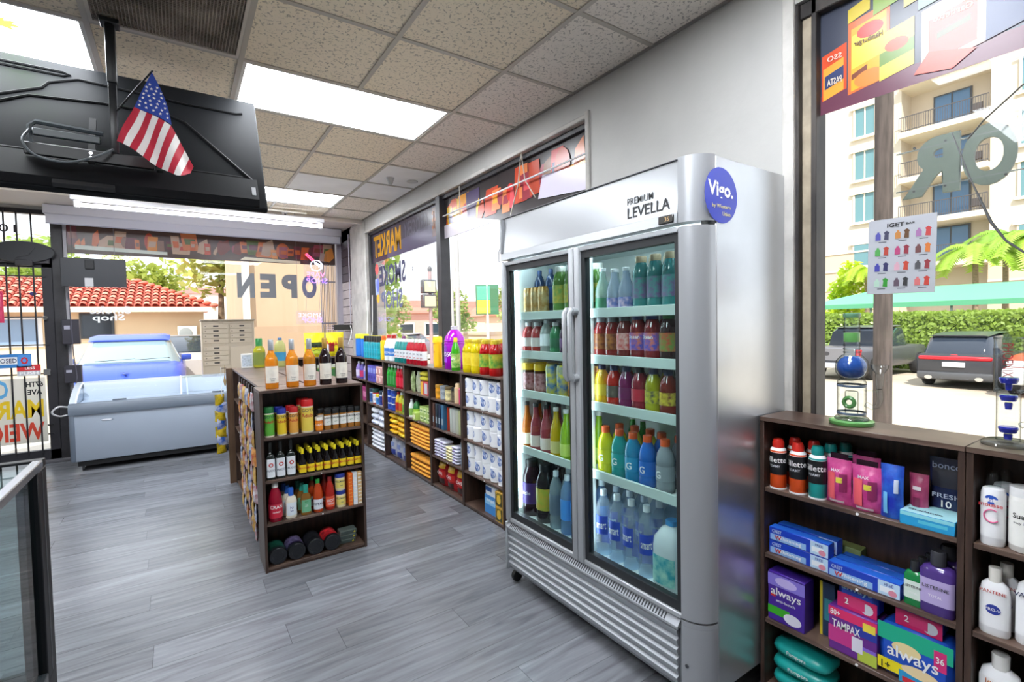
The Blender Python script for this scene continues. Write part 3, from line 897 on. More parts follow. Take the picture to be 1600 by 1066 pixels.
# ---- chest freezer with curved glass lid
fz = thing('chest_freezer', 'long white chest freezer with curved glass lid by the storefront', 'freezer', (0, 0, 0))
X0, X1, Y0, Y1 = -0.965, 1.0, 6.7, 7.36
FZW = M('929caa', 0.4, var=.03, vs=2)
FZG = M('5c6673', 0.4)
obj('body', B().rbox(X0 + 0.02, X1 - 0.02, Y0, Y1, 0.11, 0.60, 0.01, 2).mesh('body', FZW), fz)
obj('base', B().box(X0 + 0.05, X1 - 0.05, Y0 + 0.04, Y1 - 0.03, 0.055, 0.1095).mesh('base', BLACKM, smooth=False), fz)
def curve_z(y):
    t = (y - 6.76) / (Y1 - 6.76)
    return 0.70 + 0.175 * math.sin(min(1, max(0, t)) * pi / 2) ** 0.8
rim = [(Y0 - 0.012, 0.595), (Y0 - 0.014, 0.66), (Y0 + 0.01, 0.70), (Y0 + 0.06, 0.715), (Y0 + 0.075, 0.70), (Y0 + 0.03, 0.67), (Y0 + 0.02, 0.601)]
obj('front_rim', B().prism(rim, X0, X1, 'x').mesh('rim', FZG), fz, label='blue-grey plastic rim')
for xa, xb in ((X0, X0 + 0.045), (X1 - 0.045, X1)):
    ys = lerp(Y0 + 0.055, Y1 + 0.01, 10)
    top = [(y_, curve_z(y_) + 0.012) for y_ in ys]
    obj('end_cheek', B().prism([(Y0 - 0.011, 0.601), (Y0 - 0.013, 0.66), (Y0 + 0.01, 0.70)] + top + [(Y1 + 0.01, 0.601)], xa - 0.001, xb, 'x').mesh('cheek', M('b9c2cd', .35)), fz)
obj('corner_trim', B().rbox(X0, X0 + 0.045, Y0 - 0.009, Y0 + 0.05, 0.11, 0.6, 0.012, 2).mesh('trim', FZG), fz)
obj('corner_trim', B().rbox(X1 - 0.045, X1, Y0 - 0.009, Y0 + 0.05, 0.11, 0.6, 0.012, 2).mesh('trim', FZG), fz)
obj('rear_rail', B().rbox(X0 + 0.045, X1 - 0.045, Y1 - 0.04, Y1 + 0.01, 0.6, 0.885, 0.008).mesh('rail', M('d3dae2', .35)), fz)
obj('liner', B().box(X0 + 0.05, X1 - 0.05, Y0 + 0.03, Y1 - 0.045, 0.601, 0.685).mesh('liner', M('e9edf2', .4), smooth=False), fz)
def lid(xa, xb, dz):
    ys = lerp(Y0 + 0.062, Y1 - 0.03, 9)
    b = B()
    vs, fs = [], []
    for y_ in ys:
        vs += [(xa, y_, curve_z(y_) + dz), (xb, y_, curve_z(y_) + dz)]
    for i in range(8):
        fs.append((2 * i, 2 * i + 1, 2 * i + 3, 2 * i + 2))
    l = obj('glass_lid', b.add(vs, fs).mesh('lid', GLASS('e6eef6', 1.9)), fz)
    for x_ in (xa, xb):
        obj('lid_frame', B().tube([(x_, y_, curve_z(y_) + dz) for y_ in ys], 0.009, 6).mesh('lidf', M('e4e9f0', .35)), l)
    obj('lid_handle', B().rbox(xa + 0.3, xa + 0.42, Y0 + 0.06, Y0 + 0.085, 0.712, 0.728, 0.004).mesh('hnd', FZG), l)
lid(X0 + 0.05, 0.06, 0.002)
lid(0.0, X1 - 0.05, 0.014)
em = obj('emblem', B().disc(-0.66, 0.525, 0.055, 0.013, Y0 - 0.0012, 20).mesh('emb', M('8d99a8', .3, .5), smooth=False), fz)
obj('emblem_arc', B().disc(-0.665, 0.525, 0.046, 0.0085, Y0 - 0.0018, 20).mesh('emb', M('dfe4ea', .4), smooth=False), em)
for x_, y_ in ((X0 + 0.09, Y0 + 0.08), (0.45, Y0 + 0.08), (X1 - 0.1, Y0 + 0.08), (X0 + 0.09, Y1 - 0.08), (X1 - 0.1, Y1 - 0.08)):
    cw = obj('castor', B().rev([(0.024, -0.01), (0.027, -0.004), (0.027, 0.004), (0.024, 0.01)], 12, c=(x_, y_, 0.0275), ax='x').mesh('castor', M('2a2c30', .5)), fz)
    obj('castor_fork', B().box(x_ - 0.015, x_ + 0.015, y_ - 0.012, y_ + 0.012, 0.035, 0.056).mesh('fork', CHROME, smooth=False), cw)

# ---- glass counter showcase at the left picture edge
cs = thing('glass_showcase', 'black-framed glass display counter at left picture edge', 'showcase', (-0.43, 2.5, 0))
CB = M('0e0f12', 0.5, spec=.25)
cx0, cy0, ch = -0.62, -1.75, 0.985
obj('base', B().rbox(cx0, 0, cy0, 0, 0, 0.2, 0.004).mesh('base', CB), cs)
for x_ in (cx0, -0.06):
    for y_ in (cy0, -0.13):
        p_ = obj('post', B().rbox(x_, x_ + 0.06, y_, y_ + 0.13, 0.2, ch - 0.03, 0.003).mesh('post', CB), cs)
        obj('groove', B().box(x_ + 0.06, x_ + 0.0612, y_ + 0.062, y_ + 0.067, 0.21, ch - 0.04).mesh('groove', M('5a5d63', .3, .6), smooth=False), p_)
for a in ((cx0 + 0.0, 0, -0.045, 0), (cx0, 0, cy0, cy0 + 0.045)):
    obj('top_rail', B().rbox(a[0], a[1], a[2], a[3], ch - 0.03, ch, 0.003).mesh('rail', CB), cs)
for x_ in (cx0, -0.03):
    obj('top_rail', B().rbox(x_, x_ + 0.03, cy0 + 0.045, -0.045, ch - 0.03, ch, 0.003).mesh('rail', M('a9adb3', 0.25, 0.9)), cs, label='bright aluminium top rail')
obj('bottom_rail', B().rbox(-0.03, 0.0, cy0 + 0.13, -0.13, 0.2, 0.235, 0.003).mesh('rail', M('4a4d52', .3, .6)), cs)
CG = GLASS('e9f1f1', 1.3)
obj('top_glass', B().box(cx0 + 0.03, -0.03, cy0 + 0.045, -0.045, ch - 0.012, ch - 0.005).mesh('g', CG, smooth=False), cs)
obj('side_glass', B().box(-0.02, -0.014, cy0 + 0.13, -0.13, 0.235, ch - 0.03).mesh('g', CG, smooth=False), cs)
obj('end_glass', B().box(cx0 + 0.06, -0.06, -0.03, -0.024, 0.2, ch - 0.03).mesh('g', CG, smooth=False), cs)

# ---- ceiling lights
DIFF = M('f4f9ff', 0.5, emit=PANEL, key='diffuser')
LN = ['large in front of the air grille', 'beside the television pole', 'far, above the wine bottles', 'far, hidden behind the television', 'overhead right of the camera', 'overhead left of the camera']
for (i, j), nm in zip(LIGHTS, LN):
    lt = thing('ceiling_light', 'bright recessed fluorescent ceiling panel, ' + nm, 'light', (GX + i * GT, GY + j * GT, ZC), 0, 'ceiling panels')
    obj('diffuser', B().box(0.03, 2 * GT - 0.03, 0.03, GT - 0.03, 0.004, 0.01).mesh('diff', DIFF, smooth=False), lt)
    obj('frame', B().box(0.008, 2 * GT - 0.008, 0.008, 0.03, 0.0, 0.03).box(0.008, 2 * GT - 0.008, GT - 0.03, GT - 0.008, 0.0, 0.03).box(0.008, 0.03, 0.03, GT - 0.03, 0.0, 0.03)
        .box(2 * GT - 0.03, 2 * GT - 0.008, 0.03, GT - 0.03, 0.0, 0.03).mesh('frame', M('d9d8d4', .5), smooth=False), lt)
tag(obj('leaf_cutout', B().add([(0.0, 0, 0), (0.05, -0.035, 0), (0.04, -0.005, 0), (0.085, -0.02, 0), (0.065, 0.012, 0), (0.1, 0.03, 0), (0.055, 0.045, 0), (0.06, 0.08, 0), (0.02, 0.06, 0), (-0.02, 0.085, 0), (-0.03, 0.04, 0)], [tuple(range(11))])
    .mesh('leaf', FILM('9be01e', 0.25), smooth=False), None, (-0.632, 3.1, ZC + 0.0015)), 'bright green leaf cutout stuck on a ceiling light', 'cutout')
# ---- return air grille
vg = thing('air_grille', 'dark stained return air grille in the ceiling', 'vent', (GX - GT, GY - GT, ZC))
obj('backing', B().box(0.02, GT - 0.02, 0.02, GT - 0.02, 0.02, 0.024).mesh('back', M('5c554f', .8, var=.5, vs=6), smooth=False), vg)
obj('frame', B().box(0.006, GT - 0.006, 0.006, 0.026, -0.002, 0.03).box(0.006, GT - 0.006, GT - 0.026, GT - 0.006, -0.002, 0.03).box(0.006, 0.026, 0.026, GT - 0.026, -0.002, 0.03).box(GT - 0.026, GT - 0.006, 0.026, GT - 0.026, -0.002, 0.03).mesh('frame', M('cdc6bc', .5), smooth=False), vg)
lv = B()
for k in range(42):
    q = 0.028 + k * 0.0133
    lv.box(q, q + 0.004, 0.026, GT - 0.026, 0.002, 0.016)
    lv.box(0.026, GT - 0.026, q, q + 0.004, 0.0025, 0.0155)
lo = obj('louvres', lv.mesh('louvres', M('8d8378', .6, var=.45, vs=5), smooth=False), vg)
lo['kind'] = 'stuff'

# ---- television seen from behind, hung from a ceiling pole
tv = thing('television', 'large black flat television seen from behind, hung below ceiling', 'television', (-0.21, 2.83, 2.057), rot=(-math.radians(27.9), 0, 0))
tv.scale = (1.028, 1.028, 1.028)
TVB = M('121417', 0.6, spec=.12)
TVD = M('0c0d10', 0.55, spec=.2)
obj('back_shell', B().rbox(-0.6, 0.6, -0.012, 0.022, 0.0, 0.745, 0.01, 2).mesh('shell', TVB), tv)
obj('screen', B().rbox(-0.592, 0.592, 0.0225, 0.028, 0.008, 0.737, 0.002).mesh('screen', M('050506', 0.1)), tv)
obj('lower_housing', B().prism([(-0.012, 0.175), (-0.035, 0.165), (-0.045, 0.03), (-0.02, 0.006), (-0.012, 0.006)], -0.56, 0.56, 'x').mesh('housing', TVD), tv)
for pts in ([(-0.58, .66), (-.19, .66), (-.17, .672), (-.19, .684), (-0.58, .684)], [(-.58, .36), (-.26, .56), (-.24, .6), (-.14, .655), (-.05, .65), (.28, .63), (.5, .63), (.53, .64)],
            [(-.58, .3), (-.3, .5), (-.05, .53), (.2, .53), (.27, .5), (.54, .18)], [(-.5, .188), (.5, .188)]):
    obj('rib', B().tube([(p[0], -0.012, p[1]) for p in pts], 0.007, 6).mesh('rib', TVD), tv)
obj('sticker', B().rect(0.53, 0.548, 0.055, 0.105, -0.0445).mesh('st', M('a9acb0', .5), smooth=False), tv)
obj('foot_slot', B().box(-0.2, 0.0, -0.046, -0.02, 0.0, 0.02).mesh('slot', BLACKM, smooth=False), tv)
mt_ = thing('tv_mount', 'black telescopic ceiling pole with bracket holding the television', 'mount', (-0.205, 2.85, 0))
obj('ceiling_plate', B().rbox(-0.035, 0.035, -0.035, 0.035, 2.815, 2.836, 0.003).mesh('plate', BLACK), mt_)
obj('outer_tube', B().rbox(-0.019, 0.019, -0.019, 0.019, 2.56, 2.815, 0.006, 2).mesh('tube', M('1d1e21', .35)), mt_)
obj('inner_tube', B().rbox(-0.015, 0.015, -0.015, 0.015, 2.25, 2.56, 0.004, 2).mesh('tube', M('26282b', .3)), mt_)
obj('crossbar', B().rbox(-0.30, 0.14, -0.012, 0.012, 2.2, 2.25, 0.003).mesh('bar', BLACK), mt_)
for x_ in (-0.085, 0.16):
    a_ = obj('bracket_arm', B().prism([(-0.012, 2.2), (0.0, 2.19), (0.125, 2.42), (0.112, 2.43)], x_ - 0.012, x_ + 0.012, 'x').mesh('arm', BLACKM, smooth=False), mt_)
    obj('bolt', B().rev([(0.006, -0.004), (0.006, 0.004)], 8, c=(x_, -0.012, 2.235), ax='y').rev([(0.006, -0.004), (0.006, 0.004)], 8, c=(x_, -0.014, 2.215), ax='y').mesh('bolt', CHROME), a_)
obj('cable_frame', B().tube([(-0.04, 0, 2.33), (-0.26, 0.0, 2.34), (-0.28, 0, 2.32), (-0.28, 0, 2.23)], 0.01, 6).rbox(-0.27, -0.05, -0.02, 0.0, 2.28, 2.31, .003).mesh('cf', M('3d464b', .35)), mt_)
tag(obj('cable', B().tube(smooth([(-0.485, 2.84, 2.3), (-0.5, 2.80, 2.24), (-0.46, 2.775, 2.18), (-0.37, 2.77, 2.165), (-0.28, 2.78, 2.2), (-0.21, 2.82, 2.26)]), 0.005, 6).mesh('cable', M('4d5458', .5))), 'grey cable looping below the television bracket', 'cable')

# ---- flag
fg = thing('flag', 'small american flag hanging from the television pole', 'flag', (-0.056, 2.66, 2.567))
FA, FC, FRE, FBR, FBL = Vector((-.066, 0, -.155)), Vector((.064, 0, -.212)), Vector((.14, 0, -.372)), Vector((.107, 0, -.454)), Vector((-.13, 0, -.313))
def fwave(p):
    d = p.length
    return Vector((p.x, 0.02 * math.sin(p.x * 45 + p.z * 12) * d / .3, p.z))
def fpt(s, t):
    # s across the stripes 0..1, t along them from their upper end
    lowp = FBL.lerp(FBR, s)
    if s > .85:
        lowp = lowp + Vector((.02, 0, .05)) * ((s - .85) / .15) ** 2
    top = FA.lerp(FC, s / .56) if s < .56 else FC.lerp(FRE, (s - .56) / .44)
    return fwave(top.lerp(lowp, t))
def fcan(s, t):
    return fwave(Vector((0, 0, 0)).lerp(FA, t).lerp(Vector((0, 0, 0)).lerp(FC, t) + Vector((.012 * math.sin(pi * t), 0, .006)), s))
def fpatch(s0, s1, t0, t1, ns, nt_, fn=None):
    fn = fn or fpt
    b = B()
    vs, fs = [], []
    for off in (0.0, 0.0012):
        for j in range(nt_ + 1):
            for i in range(ns + 1):
                p = fn(s0 + (s1 - s0) * i / ns, t0 + (t1 - t0) * j / nt_)
                vs.append((p.x, p.y + off, p.z))
    n1 = (ns + 1) * (nt_ + 1)
    for k in (0, 1):
        for j in range(nt_):
            for i in range(ns):
                a = k * n1 + j * (ns + 1) + i
                f = (a, a + 1, a + ns + 2, a + ns + 1)
                fs.append(f)
    return b.add(vs, fs)
FR, FWH, FB = M('b81f38', 0.75), M('e8e4e2', 0.75), M('22409a', 0.75)
obj('staff', B().tube([(.004, .004, .012), (-.06, .08, -.05), (-.135, .165, -.13)], .004, 6).mesh('staff', BLACK), fg)
for k in range(11):
    obj('stripe', fpatch(k / 11, (k + 1) / 11, 0, 1.0, 2, 8).mesh('stripe', FR if k % 2 == 0 else FWH), fg)
cn = obj('canton', fpatch(0, 1, 0.0, 1.0, 14, 10, fcan).mesh('canton', FB), fg)
for r_ in range(7):
    t = 0.32 + r_ * 0.098
    nn = 2 + (r_ + 1) // 2 + (r_ % 2)
    for c_ in range(nn):
        s = (c_ + 0.5) / nn
        p = fcan(s, t)
        R_ = 0.0068
        vs = [(p.x + (R_ if q % 2 == 0 else R_ * 0.42) * math.sin(q * pi / 5), p.y - 0.0015, p.z + (R_ if q % 2 == 0 else R_ * 0.42) * math.cos(q * pi / 5)) for q in range(10)]
        obj('star', B().add(vs, [tuple(range(10))]).mesh('star', FWH, smooth=False), cn)

# ================================================================== GOODS
SHP = {
    'wine': ([(.95, 0), (1, .02), (1, .56), (.9, .63), (.52, .72), (.38, .78), (.36, .9)], [(.41, .78), (.43, .8), (.42, .985), (.36, 1)], (.12, .46)),
    'pet': ([(.88, 0), (1, .03), (1, .2), (.93, .23), (.93, .5), (1, .54), (1, .62), (.86, .74), (.5, .86), (.48, .9)], [(.53, .87), (.53, .985), (.48, 1)], (.23, .51)),
    'water': ([(.88, 0), (1, .03), (1, .2), (.95, .24), (1, .28), (1, .62), (.88, .75), (.5, .87), (.34, .9), (.34, .93)], [(.4, .905), (.4, .99), (.36, 1)], (.25, .6)),
    'long': ([(.93, 0), (1, .02), (1, .46), (.84, .6), (.48, .76), (.4, .93)], [(.45, .92), (.47, .985), (.4, 1)], (.08, .32)),
    'juice': ([(.93, 0), (1, .03), (1, .2), (.96, .22), (.96, .6), (1, .62), (.95, .72), (.64, .87), (.58, .9)], [(.64, .88), (.66, .98), (.6, 1)], (.22, .6)),
    'spray': ([(.96, 0), (1, .01), (1, .76), (.9, .8), (.62, .82)], [(.7, .8), (.72, .93), (.55, 1)], (.03, .74)),
    'jar': ([(.95, 0), (1, .03), (1, .74), (.92, .8)], [(1.0, .77), (1.02, .79), (1.02, .98), (.97, 1)], (.08, .68)),
    'shaker': ([(.97, 0), (1, .02), (1, .82)], [(1.03, .8), (1.03, .95), (.92, 1)], (.05, .76)),
    'slim': ([(.95, 0), (1, .02), (1, .62), (.7, .68), (.36, .72), (.34, .8)], [(.4, .74), (.42, .98), (.36, 1)], (.05, .58)),
    'sauce': ([(.95, 0), (1, .02), (1, .42), (.8, .52), (.42, .66), (.36, .84)], [(.44, .8), (.46, .98), (.4, 1)], (.07, .38)),
    'tall': ([(.9, 0), (1, .02), (1, .55), (.8, .72), (.42, .86), (.38, .9)], [(.45, .87), (.45, .985), (.38, 1)], (.12, .5)),
    'ranch': ([(.85, 0), (.98, .02), (1, .12), (.86, .34), (1, .52), (.92, .64), (.5, .74), (.46, .78)], [(.56, .74), (.56, .98), (.5, 1)], (.1, .52)),
    'aero': ([(.96, 0), (1, .01), (1, .68), (.9, .72), (.8, .73)], [(.84, .71), (.84, .95), (.7, 1)], (.03, .62)),
    'candle': ([(.94, 0), (1, .02), (1, .98), (.9, 1)], None, (.0, .0)),
    'can': ([(.86, 0), (1, .04), (1, .92), (.88, .98), (.88, 1)], None, (.08, .9)),
    'jug': ([(.9, 0), (1, .03), (1, .6), (.92, .74), (.55, .88), (.3, .92), (.3, .94)], [(.34, .92), (.34, .99), (.3, 1)], (.2, .5)),
    'mouth': ([(.97, 0), (1, .02), (1, .68), (.8, .74), (.45, .77)], [(.55, .77), (.58, .8), (.58, .97), (.5, 1)], (.12, .56)),
    'tub': ([(.93, 0), (1, .02), (1, .86), (.97, .88)], [(1.0, .86), (1.0, .98), (.96, 1)], (.1, .8)),
}
def bottle(name, H, R, body, cap, shape='pet', lab=None, e=2.0, sx=1.0, sy=1.0, cat='bottle', arts=(), half=None, n=14, zone=None):
    """arts: (string, colour material, cap height, z) lettering on the label; lab: label material or None"""
    bp, cp, lz = SHP[shape]
    if zone:
        lz = zone
    parts = [('body', B().rev([(R * r, H * z) for r, z in bp], n, sx, sy, e).mesh('body', body))]
    if cp and cap:
        parts.append(('cap', B().rev([(R * r, H * z) for r, z in cp], n, sx if e > 2 and sx == sy else (sx + sy) / 2, sy if e > 2 and sx == sy else (sx + sy) / 2, e if sx == sy else 2.0).mesh('cap', cap)))
    if lab:
        rr = R * max(r for r, z in bp) + 0.0007
        if half:
            lm = B().arc(rr, H * lz[0], H * lz[1], half, sx, sy, e).mesh('label', lab)
        else:
            lm = B().rev([(rr, H * lz[0]), (rr, H * lz[1])], n, sx, sy, e, cap0=False, cap1=False).mesh('label', lab)
        subs = []
        for s_, mt, hh, zz in arts:
            if e > 2.2:
                subs.append(('lettering', text(s_, hh, mt, 0.01), (0, -R * sy - 0.0018, zz)))
            else:
                subs.append(('lettering', text(s_, hh, mt, 0.01, wrap=(R * sy + 0.0016)), (0, 0, zz)))
        parts.append(('label', lm, (0, 0, 0), subs))
    return Kind(name, cat, parts)

def carton(name, w, d, h, col, panels=(), arts=(), cat='box', b=0.0025, rough=0.4):
    """panels: (x0,x1,z0,z1,colour) printed on the front in fractions; discs: 5th item tuple"""
    body = B().rbox(-w / 2, w / 2, -d / 2, d / 2, 0, h, b).mesh('carton', M(col, rough))
    parts = [('carton', body)]
    if panels:
        q = B()
        y = -d / 2 - 0.0004
        for p in panels:
            q.m(M(p[4], rough))
            if len(p) > 5:
                q.disc(-w / 2 + w * p[0], h * p[2], w * p[1], h * p[3], y)
            else:
                q.rect(-w / 2 + w * p[0], -w / 2 + w * p[1], h * p[2], h * p[3], y)
            y -= 0.00015
        parts.append(('print', q.mesh('print', smooth=False)))
    for s_, mt, hh, x_, z_, w_ in arts:
        parts.append(('lettering', text(s_, hh, mt, 0.012, w=w_), (-w / 2 + w * x_, -d / 2 - 0.0024, h * z_)))
    return Kind(name, cat, parts)

def bag(name, w, h, d, col, var=0.0, col2=None, arts=(), patch=None, cat='bag', seed=0, rough=0.28, jit=0.002):
    mt = M(col, rough, var=0.5 if (var or col2) else 0, vs=22, col2=col2, bump=0.25, bs=30)
    parts = [('pouch', B().pouch(w, h, d, jit, seed=seed).mesh('pouch', mt, ang=1.2))]
    if patch:
        q = B()
        for c_, x0, x1, z0, z1 in patch:
            q.m(M(c_, rough))
            n = 6
            vs, fs = [], []
            for j in range(n + 1):
                for i in range(n + 1):
                    u = x0 + (x1 - x0) * i / n
                    v = z0 + (z1 - z0) * j / n
                    t = (1 - abs(u) ** 3) * max(0, 1 - abs(2 * v - 0.85) ** 4)
                    vs.append((u * w / 2 * .96, -(d / 2 * t + 0.0045), v * h))
            for j in range(n):
                for i in range(n):
                    a = j * (n + 1) + i
                    fs.append((a, a + 1, a + n + 2, a + n + 1))
            q.add(vs, fs)
        parts.append(('print', q.mesh('print', ang=1.2)))
    for s_, m_, hh, z_, w_ in arts:
        parts.append(('lettering', text(s_, hh, m_, 0.01, w=w_), (0, -d / 2 - 0.0065, z_)))
    return Kind(name, cat, parts)

def pile(name, w, d, h, col, cat, band=None, rough=0.5, e1=3.2, e2=5.0, arts=(), var=0.0):
    """soft flat pack lying down"""
    parts = [('pack', B().sup((0, 0, h / 2), w / 2, d / 2, h / 2, e1, e2, 16, 8).mesh('pack', M(col, rough, var=var, vs=25, bump=0.3, bs=22), ang=1.3))]
    if band:
        parts.append(('print', B().sup((0, 0, h / 2), w * 0.32, d / 2 + 0.0015, h * 0.4, e1, 6, 14, 6).mesh('print', M(band, rough), ang=1.3)))
    for s_, m_, hh, z_, w_ in arts:
        parts.append(('lettering', text(s_, hh, m_, 0.01, w=w_), (0, -d / 2 - 0.003, z_)))
    return Kind(name, cat, parts)

TB, TW, TR, TK = M('23358c', .5), M('f2f2f2', .5), M('c41f2a', .5), M('1b1b1d', .5)
TN, TY, TG = M('1e2a55', .5), M('e9c22e', .5), M('2f7d3a', .5)
PAPER = M('ece6da', .6, var=.06, vs=30)
BZ = 'of end bookcase'

# ------------------------------------------------------------------ end-of-aisle bookcase
E = Shelf(0.375, 3.2, 0, [0.03, 0.29, 0.547, 0.803, 1.086])
EX = lambda x: x - 0.375
wart = (('Campo', TK, 0.011, 0.062), ('ROSE', TK, 0.006, 0.05))
ROSE = bottle('wine_bottle', 0.297, 0.037, LIQ('f2b43a', 0.36, .05), M('a9adb2', .3, .4), 'wine', PAPER, half=1.25, arts=wart, n=20)
REDW = bottle('wine_bottle', 0.297, 0.037, M('1a0d12', .08), M('b08a3c', .35, .3), 'wine', PAPER, half=1.25, arts=(('Campo', TK, 0.011, 0.062), ('TINTO', TK, 0.006, 0.05)), n=20)
E.row(ROSE, [EX(x) for x in (0.459, 0.575, 0.677)], 0.09, 4, 'amber rosé wine bottle with grey capsule', 'on end bookcase', 'rosé bottles')
E.row(REDW, [EX(x) for x in (0.772, 0.873)], 0.09, 4, 'dark red wine bottle with gold capsule', 'on end bookcase', 'red wine bottles')

GOYA = lambda c, h, r, lid, up: bottle('seasoning_shaker', h, r, M('efe6d2', .45), M(lid, .35), 'shaker', M(c, .45), cat='shaker', n=18, arts=(('GOYA', TN, h * .1, h * .68), (up, TR, h * .11, h * .52)))
SH1 = GOYA('5fae3e', 0.178, 0.028, '1f6b34', 'Adobo')
SH2 = GOYA('e8c62c', 0.165, 0.026, '23339a', 'Adobo')
SH3 = GOYA('e8a94a', 0.165, 0.026, 'c41f22', 'Adobo')
SH4 = GOYA('ecd257', 0.203, 0.036, 'd01f22', 'Adobo')
t3 = 3
E.put(SH1, EX(.429), .05, t3, 'green seasoning shaker with dark green lid on end bookcase')
E.put(SH2, EX(.498), .05, t3, 'yellow seasoning shaker with blue lid on end bookcase')
E.put(SH2, EX(.494), .13, t3, 'blue-lidded shaker standing behind the yellow one on end bookcase')
E.put(SH3, EX(.566), .05, t3, 'small orange seasoning shaker with red lid on end bookcase')
E.put(SH3, EX(.56), .13, t3, 'red-lidded shaker behind the small orange shaker on end bookcase')
E.put(SH4, EX(.645), .05, t3, 'largest yellow seasoning shaker with red lid on end bookcase')
E.put(SH4, EX(.636), .15, t3, 'large red-lidded shaker behind the largest one on end bookcase')
E.put(bottle('spice_jar', 0.085, 0.024, M('d9741f', .4), M('e9e4da', .5), 'jar', M('ee8a22', .5), cat='jar', n=16, arts=(('GOYA', TW, .014, .04),)), EX(.712), .04, t3, 'short orange spice jar with pale lid on end bookcase')
SPJ = bottle('spice_jar', 0.128, 0.0205, LIQ('b5762c', .85), BLACK, 'jar', M('e9e7e0', .5), e=4.5, cat='jar', n=12, zone=(.22, .7), arts=(('BADIA', TK, .012, .075), ('spice', TG, .008, .05)))
E.row(SPJ, [EX(x) for x in (.762, .81, .858, .906, .95)], .04, t3, 'square spice jar with black lid', 'in front row, end bookcase', 'spice jars')
E.row(SPJ, [EX(x) for x in (.735, .783, .831, .879, .925)], .1, t3, 'square spice jar with black lid', 'in second row, end bookcase', 'spice jars')
PUC = bottle('oil_bottle', 0.222, 0.0235, M('1d2422', .15), M('121314', .35), 'slim', M('e6eaee', .45), e=4.5, n=12, zone=(.06, .56), arts=(('PUCCI', TN, .012, .055), ('o', M('c2302c', .5), .026, .088)))
E.row(PUC, [EX(x) for x in (.427, .483, .541)], .045, 2, 'slim oil bottle with tall black cap and white label', 'on end bookcase', 'oil bottles')
MAG = bottle('sauce_bottle', 0.155, 0.0205, M('171013', .12), M('ecd81c', .4), 'sauce', M('f0d21c', .45), e=4.0, n=12, arts=(('MAGGI', TR, .012, .04),))
for r_ in range(4):
    E.row(MAG, [EX(x) + 0.007 * r_ * 0 for x in lerp(.606, .945, 8)], .04 + .048 * r_, 2, 'dark sauce bottle with yellow cap', 'in %s, end bookcase' % ROWW[r_], 'yellow-capped sauce bottles')
JUI = bottle('juice_bottle', 0.232, 0.039, LIQ('a01430', .85), M('e9e4e0', .5), 'tall', M('c4203a', .4), n=18, zone=(.1, .46), arts=(('CRAN', TW, .02, .09), ('cocktail', TW, .01, .06)))
E.put(JUI, EX(.447), .05, 1, 'deep pink juice bottle with white cap on end bookcase')
RAN = bottle('dressing_bottle', 0.185, 0.033, M('e9e3d0', .3), M('2b66c8', .35), 'ranch', M('dfe8ee', .4), sx=1, sy=.65, n=18, half=1.0, arts=(('RANCH', TB, .016, .065), ('Valley', TB, .012, .045)))
for r_ in range(3):
    E.put(RAN, EX(.533 - .012 * r_), .04 + .06 * r_, 1, 'cream ranch dressing bottle with blue cap, %s on end bookcase' % ROWW[r_], 'ranch bottles')
ITA = bottle('dressing_bottle', 0.185, 0.032, LIQ('9a6a2c', .8), M('2f9a86', .35), 'ranch', M('6cae86', .4), sx=1, sy=.65, n=18, half=1.0, arts=(('ITALIAN', TW, .013, .06), ('Farm', TG, .014, .085)))
for r_ in range(3):
    E.put(ITA, EX(.618 - .012 * r_), .04 + .06 * r_, 1, 'amber dressing bottle with teal cap, %s on end bookcase' % ROWW[r_], 'amber dressing bottles')
HS1 = bottle('hot_sauce_bottle', 0.208, 0.029, LIQ('c4471a', .9), M('24933c', .4), 'tall', M('dfe3ea', .45), n=16, zone=(.1, .4), half=1.3, arts=(('BUFFALO', TN, .015, .055),))
HS2 = bottle('hot_sauce_bottle', 0.208, 0.029, LIQ('b3261c', .9), M('8c1c20', .4), 'tall', M('e0532e', .45), n=16, zone=(.1, .42), half=1.3, arts=(('HOT', TW, .018, .06), ('sauce', TW, .01, .04)))
E.put(HS1, EX(.691), .045, 1, 'orange hot sauce bottle with green neck on end bookcase')
E.put(HS1, EX(.675), .13, 1, 'green-necked hot sauce bottle behind its twin on end bookcase')
E.put(HS2, EX(.763), .045, 1, 'red hot sauce bottle with dark red neck on end bookcase')
E.put(HS2, EX(.752), .13, 1, 'dark red hot sauce bottle behind its twin on end bookcase')
MAY = bottle('mayonnaise_jar', 0.108, 0.031, M('ece2b8', .3), M('23398f', .35), 'jar', M('ecdc74', .4), cat='jar', n=18, half=1.2, zone=(.15, .66), arts=(('HELLMANNS', TN, .011, .06), ('real', TN, .008, .035)))
E.put(MAY, EX(.832), .05, 1, 'mayonnaise jar with blue lid, lower of the two stacked')
E.put(MAY, EX(.83), .05, 1, 'mayonnaise jar with blue lid, upper of the two stacked', dz=.109)
for c_, (x_, col, nm) in enumerate(((.888, 'e9691c', 'orange'), (.918, 'dfe3ea', 'white'), (.947, 'e2bd84', 'tan'))):
    KB = carton('small_carton', .027, .1, .0235, col, ((.1, .9, .2, .5, 'f2efe6'),) if c_ else ((.15, .85, .3, .6, 'f09a4c'),), b=.001)
    for k in range(9):
        E.put(KB, EX(x_), .065, 1, '%s little carton, %s from bottom in the %s stack' % (nm, ORDW[k], nm), 'small cartons in stacks', dz=.0238 * k)
